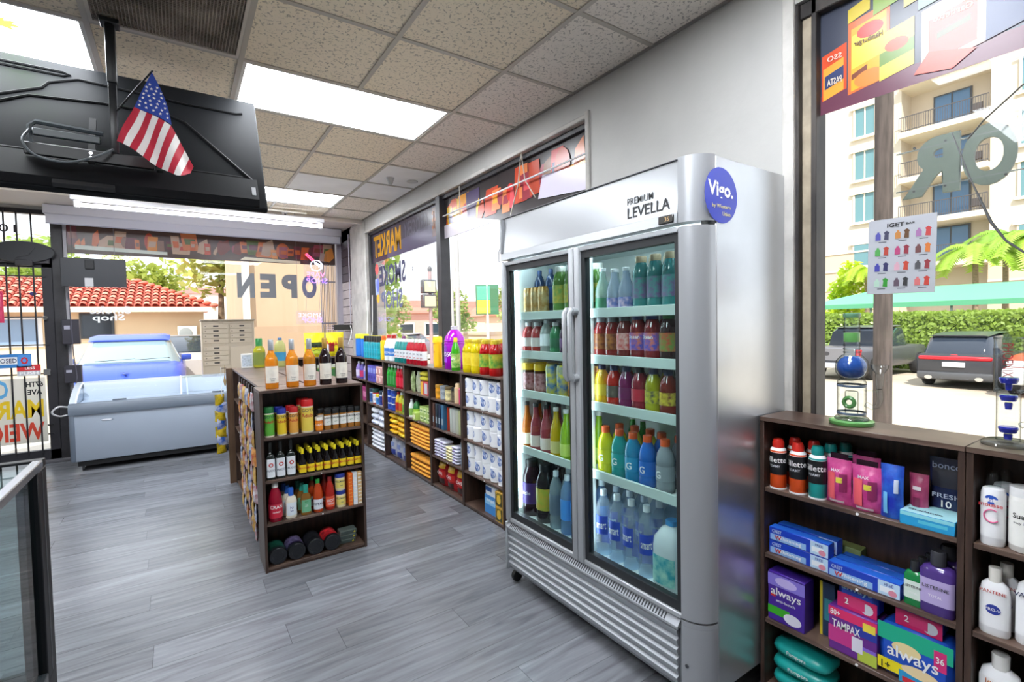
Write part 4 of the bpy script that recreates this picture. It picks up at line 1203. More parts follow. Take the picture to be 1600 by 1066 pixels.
def canister(col, band):
    R_ = 0.0505
    return Kind('powder_canister', 'canister', [('body', B().rev([(R_ * .96, .03), (R_, .036), (R_, .16), (R_ * .9, .168)], 20, c=(0, 0, R_), ax='y').mesh('body', M(col, .3))),
                                               ('print', B().rev([(R_ + .0006, .05), (R_ + .0006, .14)], 20, c=(0, 0, R_), ax='y', cap0=False, cap1=False).mesh('print', M(band, .4, var=.5, vs=40))),
                                               ('lid', B().rev([(R_ * .6, .004), (R_ * .62, .0), (R_ * .92, .0), (R_ * 1.02, .006), (R_ * 1.02, .03)], 24, c=(0, 0, R_), ax='y').mesh('lid', M('1b1d21', .3)))])
for x_, c_, b_, nm in ((.448, '12382f', '1a5a48', 'dark green'), (.553, '241d3a', '6a5f86', 'purple'), (.663, '15161a', '26282d', 'black'), (.765, 'c41c24', 'd8343a', 'red')):
    E.put(canister(c_, b_), EX(x_), .012, 0, '%s powder canister lying lid-forward on bottom of end bookcase' % nm, 'lying canisters', lean=0)
TIN = Kind('tin_pack', 'tin', [('tin', B().rbox(-.055, .055, -.04, .04, 0, .028, .007, 2).mesh('tin', M('7f8c86', .3, .4))), ('lid_print', B().rect(-.05, .05, .004, .024, -.0405).mesh('p', M('3f4a48', .4), smooth=False)),
                               ('mark', B().add([(.03, -.041, .008), (.045, -.041, .008), (.04, -.041, .02)], [(0, 1, 2)]).mesh('p', M('e6d832', .5), smooth=False))])
for k, nm in enumerate(('bottom', 'second', 'top')):
    E.put(TIN, EX(.87) + .004 * k, .1, 0, 'flat grey tin, %s of the stack in end bookcase' % nm, 'stacked tins', dz=.0285 * k, lean=-.1 + .05 * k)

# ------------------------------------------------------------------ island: hanging clip strips of snack packets, things on top
SN = [('c4c7cc', '9a3a34'), ('b98a3c', 'd9b25a'), ('3a4a7c', 'c9ccd4'), ('b8452c', 'd8a24a'), ('d6d8dc', '8a2f3c'), ('8c5a2c', 'c9a24a')]
SNK = [bag('snack_packet', .10, .118, .024, a, col2=b_, seed=i, rough=.2, cat='packet') for i, (a, b_) in enumerate(SN)]
I = Shelf(0.405, 0, RZ, [0.03, 0.29, 0.547, 0.803, 1.086])
sy_ = [3.62, 3.77, 3.93, 4.09, 4.25, 4.41]
col_n = ['nearest', 'second', 'third', 'fourth', 'fifth', 'sixth']
for s_i, y_ in enumerate(sy_):
    ty = thing('clip_strip', 'wire clip strip on island bookcases, %s from end bookcase' % col_n[s_i], 'clip strip', (0.398, y_, 0), 0, 'clip strips on the island')
    obj('wire', B().box(-.002, .002, -.004, .004, .06, 1.06).mesh('wire', M('d4d6da', .3, .8), smooth=False), ty)
    obj('hook', B().box(-.002, .006, -.004, .004, 1.055, 1.062).mesh('hook', M('d4d6da', .3, .8), smooth=False), ty)
    for k in range(8):
        I.put(SNK[(s_i * 5 + k * 2 + (k // 3)) % 6], -y_, -.022, .06 + .122 * k, 'small foil snack packet, %s from bottom of %s clip strip' % (ORDW[k], col_n[s_i]), 'snack packets on clip strips', lean=random.uniform(-.2, .2))
SNJ = [bottle('snack_jar', .15, .03, M(c, .4), M(d, .4), 'jar', M(l, .5), cat='jar') for c, d, l in (('c9a24a', 'c41f22', 'e8e2d0'), ('8c2f2c', '1c1c1e', 'd8863a'), ('e0dcd2', 'a83a34', 'b8452c'))]
for t_ in range(4):
    for k in range(4):
        I.put(SNJ[(t_ + k) % 3], -(4.62 + k * .16), .06, t_, 'spice jar on island tier %s, %s from far end' % (ORDW[3 - t_], ORDW[3 - k]), 'island jars')
tag(obj('end_board', B().rbox(0, .085, 0, .024, 0, 1.086, .0015).mesh('eb', M('6a523f', .5, var=.2, vs=5, st=(8, 8, 1)))), 'walnut board closing the far end of the island', 'board').location = (.352, 5.298, 0)
hs = thing('bag_strip', 'blue and yellow snack bags hanging in a strip at island end', 'bag strip', (0.312, 5.29, 0))
obj('hook', B().tube([(0, 0, 1.09), (.045, .012, 1.092)], .003, 5).mesh('hook', CHROME), hs)
obj('cord', B().tube([(0, 0, .32), (0, 0, 1.1)], .003, 5).mesh('cord', WHITE), hs)
for k in range(7):
    obj('packet', B().pouch(.09, .1, .035, .004, seed=k).mesh('p', M('2f5fb8' if k % 2 else 'e0c22c', .25, var=.5, vs=20, col2='d8dce4' if k % 2 else '8a7a1c'), ang=1.2), hs, (-.02 + .012 * (k % 2), .0, .30 + k * .075), .5 - .3 * (k % 3))
tag(obj('twine_tassel', B().tube([(0, 0, .12), (0, 0, 0.07), (.002, 0, .03)], [.003, .012, .006], 7).tube([(0, 0, .12), (.005, 0, .22)], .002, 5).mesh('tassel', M('a98f66', .8)), None, (.338, 5.27, .9)), 'tan twine tassel hanging at the island end', 'tassel')
OILB = bottle('oil_bottle', .275, .052, LIQ('c9c83a', .55), M('2f8a4a', .4), 'ranch', LIQ('9fb05a', .6), n=16)
OILC = bottle('oil_bottle', .275, .052, LIQ('d8dc9a', .5), M('3a6a9a', .4), 'jug', M('3a8fb8', .4), n=16)
OILB.put((.62, 5.16, 1.086), 'yellow oil bottle with green cap on island top')
OILC.put((.80, 5.16, 1.086), 'pale oil bottle with blue label on island top')
fs_ = thing('framed_notice', 'small white framed notice card standing on island top', 'sign', (.52, 5.2, 1.086))
obj('frame', B().rbox(-.05, .05, -.004, .004, 0, .135, .002).mesh('fr', WHITE), fs_)
obj('card', B().rect(-.04, .04, .015, .12, -.0045).mesh('card', M('b9c4d2', .5, var=.2, vs=60), smooth=False), fs_)
YB = bag('yellow_bag', .25, .31, .1, 'efe01c', col2='d9c81a', arts=(('MINIMAX', TK, .04, .14, .17), ('dog food', TK, .025, .09, .12)), patch=(('3a4a28', -.7, .7, .42, .6), ('c8d84a', -.5, .5, .12, .3)))
YB2 = bag('yellow_bag', .23, .31, .1, 'efdc1c', col2='d9c81a', arts=(('MAX', TR, .05, .16, .15),), patch=(('8c2c28', -.8, -.2, .2, .55), ('8c2c28', .3, .8, .2, .55)), seed=3)
YB.put((1.44, 6.66, 1.075), 'bright yellow bag with dark lettering on far corner bookcase')
YB2.put((1.695, 6.66, 1.075), 'bright yellow bag with maroon blocks on far corner bookcase')
bottle('spray_can', .2, .025, M('d8dce2', .3), M('e0532c', .4), 'spray', M('e8ecf0', .4)).put((1.568, 6.555, 1.075), 'white spray can with orange cap between two yellow bags')

# ------------------------------------------------------------------ goods on top of the window bookcases
W = Shelf(XF, 0, RZ, ZS)
WT = 'on window bookcases'
def wrow(kind, ys, d, t, base, where, group, **k):
    W.row(kind, [-y_ for y_ in sorted(ys, reverse=True)], d, t, base, where, group, **k)
WIPE = bottle('wipe_tub', .285, .05, M('1f63c8', .3), M('eee01c', .4), 'shaker', M('2a79d8', .4), cat='tub')
wrow(WIPE, [6.36, 6.14], .09, 4, 'blue wipes tub with yellow lid', WT, 'blue tubs')
TEAL = bottle('spray_can', .265, .034, M('159aa8', .3), BLACK, 'aero', M('1fa3b8', .35, var=.25, vs=30), zone=(.03, .6))
TEAY = bottle('spray_can', .265, .034, M('159aa8', .3), M('eee01c', .4), 'aero', M('1fa3b8', .35, var=.25, vs=30), zone=(.03, .6))
wrow(TEAL, lerp(5.5, 5.96, 6), .05, 4, 'teal spray can with black cap', 'on window bookcases', 'teal spray cans')
wrow(TEAY, lerp(5.56, 6.0, 5), .13, 4, 'teal spray can with yellow cap', 'behind the black-capped cans', 'teal spray cans')
bottle('cleaner_bottle', .27, .038, M('f2c40c', .35), M('d8641c', .4), 'spray', M('f6d21c', .4)).put(W.p(-5.37, .06, 4), 'bright yellow cleaner bottle beside the teal spray cans', None, RZ)
BLEA = bottle('bleach_bottle', .28, .055, M('e4ecf2', .35), M('c4302c', .4), 'tall', M('3f7fd0', .4), arts=(('CLOROX', TW, .024, .09),), half=1.2, zone=(.2, .5))
wrow(BLEA, [5.23, 5.08], .07, 4, 'white bleach bottle with blue label', WT, 'bleach bottles')
bottle('bleach_bottle', .27, .045, M('eef2ee', .35), M('7a3a6a', .4), 'tall', M('cfe8c8', .4)).put(W.p(-5.0, .15, 4), 'white bottle with pale green label right of the bleach', None, RZ)
def deterg(col, lab):
    return bottle('cleaner_bottle', .245, .0345, LIQ(col, .8), M('e6e9ec', .4), 'tall', M('e3e6ea', .45), arts=((lab, TN, .02, .105), ('clean', TR, .018, .07)), zone=(.2, .54))
wrow(deterg('1f9a9a', 'Mist'), [4.93, 4.85, 4.77, 4.69], .05, 4, 'teal floor cleaner bottle with white cap', WT, 'teal cleaner bottles')
wrow(deterg('c8142c', 'Mist'), [4.61, 4.53, 4.44, 4.35, 4.27], .05, 4, 'red floor cleaner bottle with white cap', 'on window bookcases', 'red cleaner bottles')
0 and wrow(deterg('c8142c', 'Mist'), [4.57, 4.48, 4.4, 4.31], .14, 4, 'red floor cleaner bottle', 'behind the front red row', 'red cleaner bottles')
0 and wrow(deterg('1f9a9a', 'Mist'), [4.9, 4.82, 4.73], .14, 4, 'teal floor cleaner bottle', 'behind the front teal row', 'teal cleaner bottles')
bottle('cleaner_bottle', .275, .05, M('f2b80c', .3), M('f4d81c', .4), 'shaker', M('f6c41c', .4), sy=.7, arts=(('Pine', TR, .024, .14),), half=1.2).put(W.p(-4.01, .07, 4), 'amber yellow cleaner bottle left of the purple jug', None, RZ)
JUG = bottle('cleaner_jug', .365, .088, LIQ('b414d0', .85), M('c9c4d0', .4), 'jug', None, n=20)
jg = JUG.put(W.p(-3.74, .1, 4), 'big purple cleaner jug on window bookcases', None, RZ)
obj('label', B().arc(.0888, .06, .2, .75, mid=-.5).mesh('lab', M('8f3ac4', .4, var=.4, vs=20)), jg)
obj('lettering', text('FABULOSO', .04, TW, .01, wrap=.0898), jg, (0, 0, .13), -.5)
obj('ribs', B().rev([(.0885, .215), (.0905, .22), (.0885, .225)], 20, cap0=False, cap1=False).rev([(.0885, .235), (.0905, .24), (.0885, .245)], 20, cap0=False, cap1=False).mesh('ribs', LIQ('b414d0', .85)), jg)
bottle('dish_soap', .27, .038, LIQ('3fae1c', .85), M('d8c81c', .4), 'tall', M('3f9a2c', .4, var=.4, vs=30, col2='c8dc8c'), arts=(('Gain', TW, .025, .1),), zone=(.1, .52)).put(W.p(-3.6, .035, 4), 'bright green dish soap bottle right of purple jug', None, RZ)
def bigj(col, lab, l2):
    return bottle('juice_bottle', .26, .052, LIQ(col, .75), M('c9b21c', .4), 'juice', M(lab, .4, var=.35, vs=18, col2=l2), n=18)
YJ, RJ = bigj('f0dc0c', 'e6c81c', 'f2e04c'), bigj('c41414', '3f9a3c', 'd8c83c')
wrow(YJ, [3.42, 3.29], .06, 4, 'yellow juice bottle', 'on window bookcases near the fridge', 'yellow juice bottles')
wrow(YJ, [3.4, 3.27], .167, 4, 'yellow juice bottle', 'behind the front yellow pair', 'yellow juice bottles')
wrow(RJ, [3.155, 3.02], .06, 4, 'red juice bottle with green label', 'on window bookcases near fridge', 'red juice bottles')
wrow(RJ, [3.14, 3.0, 2.89], .167, 4, 'red juice bottle', 'behind the front red juice pair', 'red juice bottles')

# ------------------------------------------------------------------ inside the window bookcases
TIER = ['bottom tier', 'third tier', 'second tier', 'top tier']
UN = ['roll bookcase', 'jar bookcase', 'orange cloth bookcase', 'yellow bag bookcase', 'white bag bookcase', 'corner bookcase']
def uy(k, f):      # y of fraction f (0 left .. 1 right) in bookcase k
    return 3.46 + .6 * k - .02 - f * .558
# roll packs
RB = B()
rollp = Kind('paper_roll', 'paper roll', [('roll', B().rev([(.044, 0), (.05, .006), (.05, .108), (.044, .114), (.02, .114), (.018, .1)], 16).mesh('roll', M('eef0f3', .35, bump=.25, bs=40))),
                                          ('print', B().arcd(.0506, .062, .5, .03, .1).mesh('pr', M('2f4d9a', .4, var=.5, vs=55, col2='9fb4dc'))),
                                          ('print', B().arcd(.0506, .095, .4, .007, -.2).mesh('pr', M('9fb0d8', .4)))])
for t_ in (3, 2, 1):
    for lv_ in (0, 1):
        for k in range(5):
            W.put(rollp, -uy(0, .1 + .2 * k), .062 + random.uniform(-.006, .008), t_, 'wrapped white paper roll, %s %s row, %s of roll bookcase' % (ordl(k, 5), ('lower', 'upper')[lv_], TIER[t_]), 'wrapped paper rolls', dz=.115 * lv_, lean=random.uniform(-.5, .3))
TP = carton('towel_pack', .17, .1, .225, 'dfe6ee', ((0, 1, .0, .62, '3f8ad0'), (.05, .95, .3, .5, '8cc4ea'), (.1, .6, .75, .9, '2c5aa0')), (('Angel', TW, .03, .5, .45, .1),), b=.018)
W.put(TP, -uy(0, .6), .09, 0, 'blue and white towel pack on floor tier of roll bookcase')
GP = carton('gold_pack', .1, .09, .11, 'b98f2c', ((.08, .92, .1, .9, '3a3a1c'), (.5, .28, .5, .3, 'd9b23c', 1)), (('CAFE', TY, .02, .5, .8, .06),), b=.004)
W.put(GP, -uy(0, .9), .05, 0, 'gold and dark coffee brick, lower of two in roll bookcase')
W.put(GP, -uy(0, .9), .05, 0, 'gold and dark coffee brick, upper of two in roll bookcase', dz=.111)
# unit 1
for k, (c_, d_, r_) in enumerate((('e09a2c', 'b5862c', .036), ('9aa4ae', '7f868c', .036), ('d9cf9a', '6a5a3a', .036), ('6a5f50', '1c1c1e', .026))):
    W.put(bottle('glass_jar', .12, r_, M(c_, .25), M(d_, .35), 'jar', M(c_, .4, var=.4, vs=30), cat='jar'), -uy(1, .12 + .17 * k), .06, 3, '%s jar on top tier of jar bookcase' % ('amber filled glass', 'silver grey glass', 'pale yellow glass', 'small dark glass')[k])
for k in range(2):
    W.put(bottle('spray_can', .165, .03, M(('e0b48a', 'e88aa8')[k], .3), M('e2c9a0', .4), 'spray', M(('d9c49a', 'd83a78')[k], .4)), -uy(1, .78 + .14 * k), .05, 3, '%s spray can at right of jar bookcase top tier' % ('peach', 'pink')[k])
bk = [('5a3a30', .03), ('22303c', .036), ('1f2a44', .036), ('3a6a8c', .045)]
for k, (c_, w_) in enumerate(bk):
    W.put(carton('tall_carton', w_, .12, .215, c_, ((.15, .85, .2, .45, '9aa8b0'),)), -uy(1, .06 + .105 * k), .07, 2, 'tall %s carton on second tier of jar bookcase' % ('brown', 'slate', 'navy', 'blue')[k])
for k in range(6):
    col = ['b8402c', 'd8dcd4', 'dfe2dc', 'd8dccc', 'd2d8a8', 'c9cf7c'][k]
    W.put(Kind('glass_candle', 'candle', [('glass', B().rev([(.024, 0), (.026, .004), (.026, .2), (.024, .202)], 14).mesh('g', LIQ(col, .8))), ('rim', B().rev([(.0262, .194), (.0268, .2), (.0262, .206)], 14, cap0=False, cap1=False).mesh('rim', CLEAR))]),
          -uy(1, .5 + .093 * k), .05, 2, 'tall glass candle, %s on second tier of jar bookcase' % ordl(k, 6), 'tall glass candles')
TUN = pile('tuna_pouch', .105, .1, .024, 'cfcfe0', 'pouch', '6a4f9a', .3)
TUN2 = pile('tuna_pouch', .105, .1, .024, 'e2dcae', 'pouch', 'a99a4a', .3)
for s_ in range(4):
    for k in range(6 if s_ != 2 else 5):
        W.put(TUN2 if s_ == 2 else TUN, -uy(1, .13 + .2 * s_), .06, 1, '%s flat pouch, %s from bottom, %s stack in jar bookcase' % ('yellowish' if s_ == 2 else 'lilac', ORDW[k], ordl(s_, 4)), 'flat pouches in stacks', dz=.0255 * k)
W.put(carton('slim_box', .045, .08, .2, '7f9ab0', ((.1, .9, .5, .8, 'c9d4dc'),)), -uy(1, .93), .07, 1, 'slim blue-grey box at right of third tier, jar bookcase')
for k in range(3):
    W.put(bag('coffee_bag', .16, .23, .09, 'a81c24', patch=(('d8a83c', -.75, .75, .68, .9), ('3a2420', -.7, .7, .1, .3), ('c8302c', -.8, .8, .35, .6)), arts=(('CAFE', TW, .025, .115, .09),), seed=k), -uy(1, .17 + .32 * k), .08, 0, 'red coffee bag with gold top, %s on bottom of jar bookcase' % ordl(k, 3), 'coffee bags', lean=random.uniform(-.15, .15))
# unit 2
SPN = pile('sponge_pack', .17, .11, .045, 'c2b82c', 'pack', None, .7)
for k in range(2):
    W.put(SPN, -uy(2, .68), .08, 3, 'yellow-green sponge pack, %s of two in orange cloth bookcase' % ('lower', 'upper')[k], 'sponge packs', dz=.125 + .046 * k)
W.put(carton('sponge_carton', .15, .1, .123, 'd03a44', ((.0, .35, 0, 1, 'e8b43c'), (.55, .98, .1, .9, 'c8ccd4'))), -uy(2, .72), .08, 3, 'red and grey carton under the sponge packs')
for k in range(3):
    W.put(bag('scrub_bag', .078, .2, .05, ('c9d8a8', 'a8b88c', 'd8c8b8')[k], col2=('6f8a4a', 'd8dcc8', 'a87a6a')[k], seed=9 + k), -uy(2, .12 + .15 * k), .07 + .02 * k, 3, 'pale green cleaning pad bag, %s in orange cloth bookcase' % ordl(k, 3), 'cleaning pad bags')
W.put(bottle('cleaner_bottle', .15, .035, M('e8ecf0', .3), M('c8ccd4', .4), 'tall', M('d8dce2', .4)), -uy(2, .92), .06, 3, 'white rounded bottle at right of orange cloth bookcase top')
GB = carton('soap_carton', .075, .1, .07, 'a8c46a', ((.1, .9, .2, .8, 'dfe8b8'), (.2, .8, .35, .6, '5a8a3a')))
for k in range(6):
    W.put(GB, -uy(2, .6 + .145 * (k % 3)), .075, 2, 'green soap carton, %s %s row, orange cloth bookcase' % (ordl(k % 3, 3), ('lower', 'upper')[k // 3]), 'green soap cartons', dz=.071 * (k // 3))
W.put(bottle('soap_bottle', .18, .032, M('dfe8e2', .3), M('d8dce0', .4), 'tall', M('8cb85a', .4)), -uy(2, .1), .05, 2, 'white and green soap bottle at left of soap cartons')
W.put(bottle('soap_bottle', .19, .04, M('2f7a3c', .3), M('1c1c1e', .4), 'tall', M('a8d04a', .4)), -uy(2, .28), .06, 2, 'dark green soap bottle at left of soap cartons')
W.put(carton('soap_carton', .07, .08, .075, 'b8d06a', ((.15, .85, .2, .7, 'e6ecc0'),)), -uy(2, .43), .03, 2, 'single lime soap carton in front of dark green bottle')
CLO = pile('folded_cloth', .52, .15, .034, 'f0a83a', 'cloth', None, .85, 3.0, 5.5, var=.12)
CLO2 = pile('folded_cloth', .52, .15, .055, 'eda034', 'cloth', None, .85, 3.0, 5.5, var=.12)
for k in range(6):
    W.put(CLO if k < 5 else CLO2, -uy(2, .5), .09, 1, 'folded orange cloth, %s from bottom of upper stack' % ORDW[k], 'folded orange cloths', dz=.033 * k, lean=random.uniform(-.02, .02))
for k in range(4):
    W.put(CLO if k < 3 else CLO2, -uy(2, .5), .09, 0, 'folded orange cloth, %s from bottom of lower stack' % ORDW[k], 'folded orange cloths', dz=.034 * k * 1.15, lean=random.uniform(-.02, .02))
# unit 3
for k in range(6):
    g = k < 3
    W.put(bottle('cleaner_bottle', .235, .031, LIQ('2fae3c' if g else 'c4142c', .85), M('e6e8ea', .4), 'tall', M('3f9a4a' if g else 'd83048', .4), zone=(.1, .5)), -uy(3, .1 + .16 * k), .05, 3, 'slim %s cleaner bottle, %s in yellow bag bookcase' % ('green' if g else 'red', ('left', 'middle', 'right')[k % 3]), 'slim cleaner bottles')
BC = bottle('blue_tin', .075, .045, M('24409a', .3), M('dfe4ee', .4), 'tub', M('2f4fb0', .4, var=.4, vs=40), cat='tin')
for k in range(6):
    W.put(BC, -uy(3, .13 + .2 * (k // 3)), .06, 2, 'blue tin, %s from bottom of %s stack in yellow bag bookcase' % (ORDW[k % 3], ('left', 'right')[k // 3]), 'stacked blue tins', dz=.0755 * (k % 3))
for k in range(3):
    W.put(bottle('squeeze_bottle', .215, .036, M(('d8b82c', 'c8c43c', 'b8c84a')[k], .3), M(('a82c2c', 'e6e6e6', 'e6e6e6')[k], .4), 'tall', M(('b8302c', 'd85a2c', '6a9a3c')[k], .4)), -uy(3, .54 + .17 * k), .05, 2, 'yellow squeeze bottle, %s of three in yellow bag bookcase' % ('left', 'middle', 'right')[k], 'squeeze bottles')
for k in range(8):
    W.put(pile('yellow_bag', .24, .15, .055, ('efb81c', 'f2c428', 'e8a818')[k % 3], 'bag', None, .3, 2.4, 3.2, var=.25), -uy(3, (.28, .72)[k % 2]), .09, 1, 'crumpled yellow bag, %s from bottom, %s pile' % (ORDW[k // 2], ('left', 'right')[k % 2]), 'piled yellow bags', dz=.055 * (k // 2), lean=random.uniform(-.05, .05))
for k in range(3):
    W.put(bag('rice_bag', .18, .235, .1, 'e3e6f0', col2='c4cbe2', patch=(('2c3f9a', -.7, .7, .12, .38), ('8fa0d8', -.5, .5, .5, .7)), seed=20 + k), -uy(3, .17 + .32 * k), .09, 0, 'white and blue bag, %s on bottom of yellow bag bookcase' % ordl(k, 3), 'white and blue bags')
# unit 4
for k in range(3):
    W.put(carton('detergent_carton', .09, .12, .19, '5a55b8', ((.1, .9, .55, .85, '8f9ae0'), (.2, .8, .2, .4, '3a3590'))), -uy(4, .12 + .17 * k), .07, 3, 'violet carton, %s of three in white bag bookcase' % ('left', 'middle', 'right')[k], 'violet cartons')
for k in range(4):
    W.put(carton('pink_carton', .1, .1, .095, 'd8a8a4', ((.1, .9, .15, .85, 'c88a88'), (.3, .2, .5, .3, 'f0dcd8', 1)), b=.006), -uy(4, .65 + .19 * (k % 2)), .06, 3, 'pink carton, %s %s in white bag bookcase' % (('left', 'right')[k % 2], ('lower', 'upper')[k // 2]), 'pink cartons', dz=.096 * (k // 2))
mix4 = [('a8c0d8', '22344a', '2c4f8c'), ('c83a3a', '1c4a44', 'd8d8e0'), ('e8e0e0', 'e6d21c', '3a7ab8'), ('c9d0da', '22344a', '2c3f8c'), ('d88a4a', 'd8dce2', 'b8643a')]
for k, (a, c_, l_) in enumerate(mix4):
    W.put(bottle('cleaner_tub', .17 if k != 2 else .12, .044, M(a, .35), M(c_, .4), 'jar', M(l_, .4, var=.3, vs=30), cat='tub'), -uy(4, .1 + .2 * k), .06, 2, 'cleaning tub, %s on second tier of white bag bookcase' % ordl(k, 5), 'mixed cleaning tubs')
for k in range(6):
    W.put(pile('white_bag', .24, .15, .07, ('dfe3ee', 'e6e8f0', 'd3d9e8')[k % 3], 'bag', ('7f8fb8', None, '9aa6c4')[k % 3], .35, 2.4, 3.2, var=.12), -uy(4, (.27, .73)[k % 2]), .09, 1, 'white and blue bag, %s layer from bottom, %s pile' % (ORDW[k // 2], ('left', 'right')[k % 2]), 'piled white bags', dz=.07 * (k // 2), lean=random.uniform(-.05, .05))
for k in range(5):
    W.put(pile('white_sack', .5, .16, .046, ('e6e8f0', 'dfe1ea')[k % 2], 'bag', None, .4, 2.6, 3.6, var=.1), -uy(4, .5), .09, 0, 'flat white sack, %s from bottom of corner-side stack' % ORDW[k], 'stacked white sacks', dz=.046 * k, lean=random.uniform(-.06, .06))
# unit 5
for k in range(3):
    W.put(bottle('softener_bottle', .21, .045, M(('8f7ac8', '5a4fa8', 'b8a8d8')[k], .3), M('d8dcea', .4), 'tall', M(('d8d0ea', 'c83a6a', '7a8ad8')[k], .4)), -uy(5, .25 + .28 * k), .06, 3, 'purple softener bottle, %s of three in corner bookcase' % ('left', 'middle', 'right')[k], 'softener bottles')
for k in range(3):
    W.put(carton('magenta_carton', .15, .1, .16, 'a83a78', ((.1, .9, .3, .7, 'd88ab0'),)), -uy(5, .2 + .3 * k), .07, 2, 'magenta carton, %s of three in corner bookcase' % ('left', 'middle', 'right')[k], 'magenta cartons')
for k in range(3):
    bottle('pickle_jar', .17, .045, LIQ('8a9a3c', .8), M('c8ccb8', .4), 'jar', M('3a6a3c', .4), cat='jar').put((1.32 + .17 * k, 6.6, .803), 'green pickle jar, %s of three under the yellow bags' % ('left', 'middle', 'right')[k], 'pickle jars')

# ------------------------------------------------------------------ drinks in the fridge
F = Shelf(1.5, 0, RZ, [.373, .755, 1.070, 1.285, 1.495])
FT = ['bottom tier', 'fourth tier', 'third tier', 'second tier', 'top tier']
def frow(kind, ys, t, base, side, group, rows=2, d0=.115, dd=.085, jit=.2):
    ys = sorted(ys, reverse=True)
    for r_ in range(rows):
        for i, y_ in enumerate(ys):
            o_ = ordl(i, len(ys))
            lab = '%s, %s%s, %s, %s fridge door' % (base, (o_ + ' ') if o_ else '', ROWW[r_], FT[t], side)
            F.put(kind, -y_, d0 + dd * r_, t, lab, group, lean=random.uniform(-jit, jit))
def drink(col, cap, lab=None, h=.21, r=.034, shape='pet', a=.85, arts=(), name='drink_bottle', l2=None, **k):
    return bottle(name, h, r, LIQ(col, a) if a < 1 else M(col, .25), M(cap, .4), shape, (M(lab, .4, var=.4, vs=45, col2=l2) if l2 else M(lab, .4)) if lab else None, arts=arts, **k)
CAN = lambda c, l2, h=.15, r=.03: Kind('drink_can', 'can', [('body', B().rev([(r * .85, 0), (r, .008), (r, h * .9), (r * .86, h * .97), (r * .86, h)], 14).mesh('can', M(c, .25, .3, var=.4, vs=30, col2=l2))), ('lid', B().rev([(r * .84, h), (r * .8, h - .003)], 14).mesh('lid', CHROME))])
# left door
frow(CAN('b5812c', 'dcc89a'), [2.21, 2.145, 2.08], 4, 'gold drink can', 'left', 'gold cans', 1)
frow(CAN('c08a34', 'e6d8b0'), [2.2, 2.135], 4, 'gold drink can stacked above another', 'left', 'gold cans', 0)
frow(drink('23406a', '2c4a7c', '2f5a9a', .25, .033, 'water'), [2.02, 2.22, 2.12], 4, 'dark blue bottle', 'left', 'dark blue bottles', 1, .2)
frow(drink('5a8a3c', 'e6e6e0', 'b8a83c', .24, .042, 'juice', l2='6a9a4a'), [1.935, 1.845, 1.755], 4, 'green and yellow bottle', 'left', 'green juice bottles')
frow(drink('b83a3c', 'd8d8da', 'd8ccc8', .17, .034), [2.22, 2.14], 3, 'pink-red drink bottle', 'left', 'pink-red bottles')
frow(drink('c8d4d4', 'e8ecee', 'e6eaf0', .18, .034, 'water', .5), [2.06], 3, 'clear bottle with white label', 'left', 'clear bottles')
frow(drink('3a8a5a', 'd8d8d8', '2c6a4a', .17, .034), [1.98], 3, 'green drink bottle', 'left', 'green bottles')
frow(drink('4a3450', 'b8b0c0', '6a4a78', .17, .034), [1.9, 1.82, 1.75], 3, 'dull purple drink bottle', 'left', 'dull purple bottles')
frow(drink('4a2c1c', 'e0b81c', 'c89aa0', .16, .034, 'jar', l2='7a3a34'), [2.22, 2.12], 2, 'brown bottle with gold cap', 'left', 'gold-capped brown bottles')
frow(CAN('2f7ac8', 'e6dc4a', .165, .036), [2.015, 1.925], 2, 'blue and yellow can', 'left', 'blue and yellow cans')
frow(CAN('b83a2c', 'e8b84a', .165, .034), [1.84, 1.76], 2, 'red and gold can', 'left', 'red and gold cans')
frow(drink('b8641c', '2a2a2c', 'e6dcc8', .255, .033, 'long', .8), [2.25], 1, 'amber long-neck bottle', 'left', 'long-neck bottles')
frow(drink('a84450', '2a2a2c', 'e2d0c8', .255, .033, 'long', .8), [2.165, 2.075], 1, 'pink long-neck bottle', 'left', 'long-neck bottles')
frow(drink('d8b41c', 'd8d8d8', 'd8cc8a', .255, .033, 'long', .8), [1.99], 1, 'golden yellow long-neck bottle', 'left', 'long-neck bottles')
frow(drink('9ac81c', 'd8d8d8', 'c8dc6a', .255, .033, 'long', .8), [1.91, 1.83, 1.76], 1, 'lime green long-neck bottle', 'left', 'long-neck bottles')
frow(drink('2c1420', '1c1c20', '4a2c7a', .31, .056, 'juice', .95, (('Welchs', TW, .02, .13),)), [2.235], 0, 'large dark grape juice bottle', 'left', 'large juice bottles', 2, .13, .12)
frow(drink('1c1418', '1c1c20', 'a8b03a', .31, .056, 'juice', .95, l2='c8a83c'), [2.105], 0, 'large dark juice bottle with yellow label', 'left', 'large juice bottles', 2, .13, .12)
frow(drink('b8ccd4', 'd8e4ea', '5a6a7a', .3, .037, 'water', .35), [2.0], 0, 'clear water bottle with dark label', 'left', 'left water bottles')
frow(drink('8cb8e0', 'd8e4ea', '3a8ad8', .3, .037, 'water', .4), [1.91, 1.83, 1.75], 0, 'clear water bottle, bright blue label', 'left', 'left water bottles')
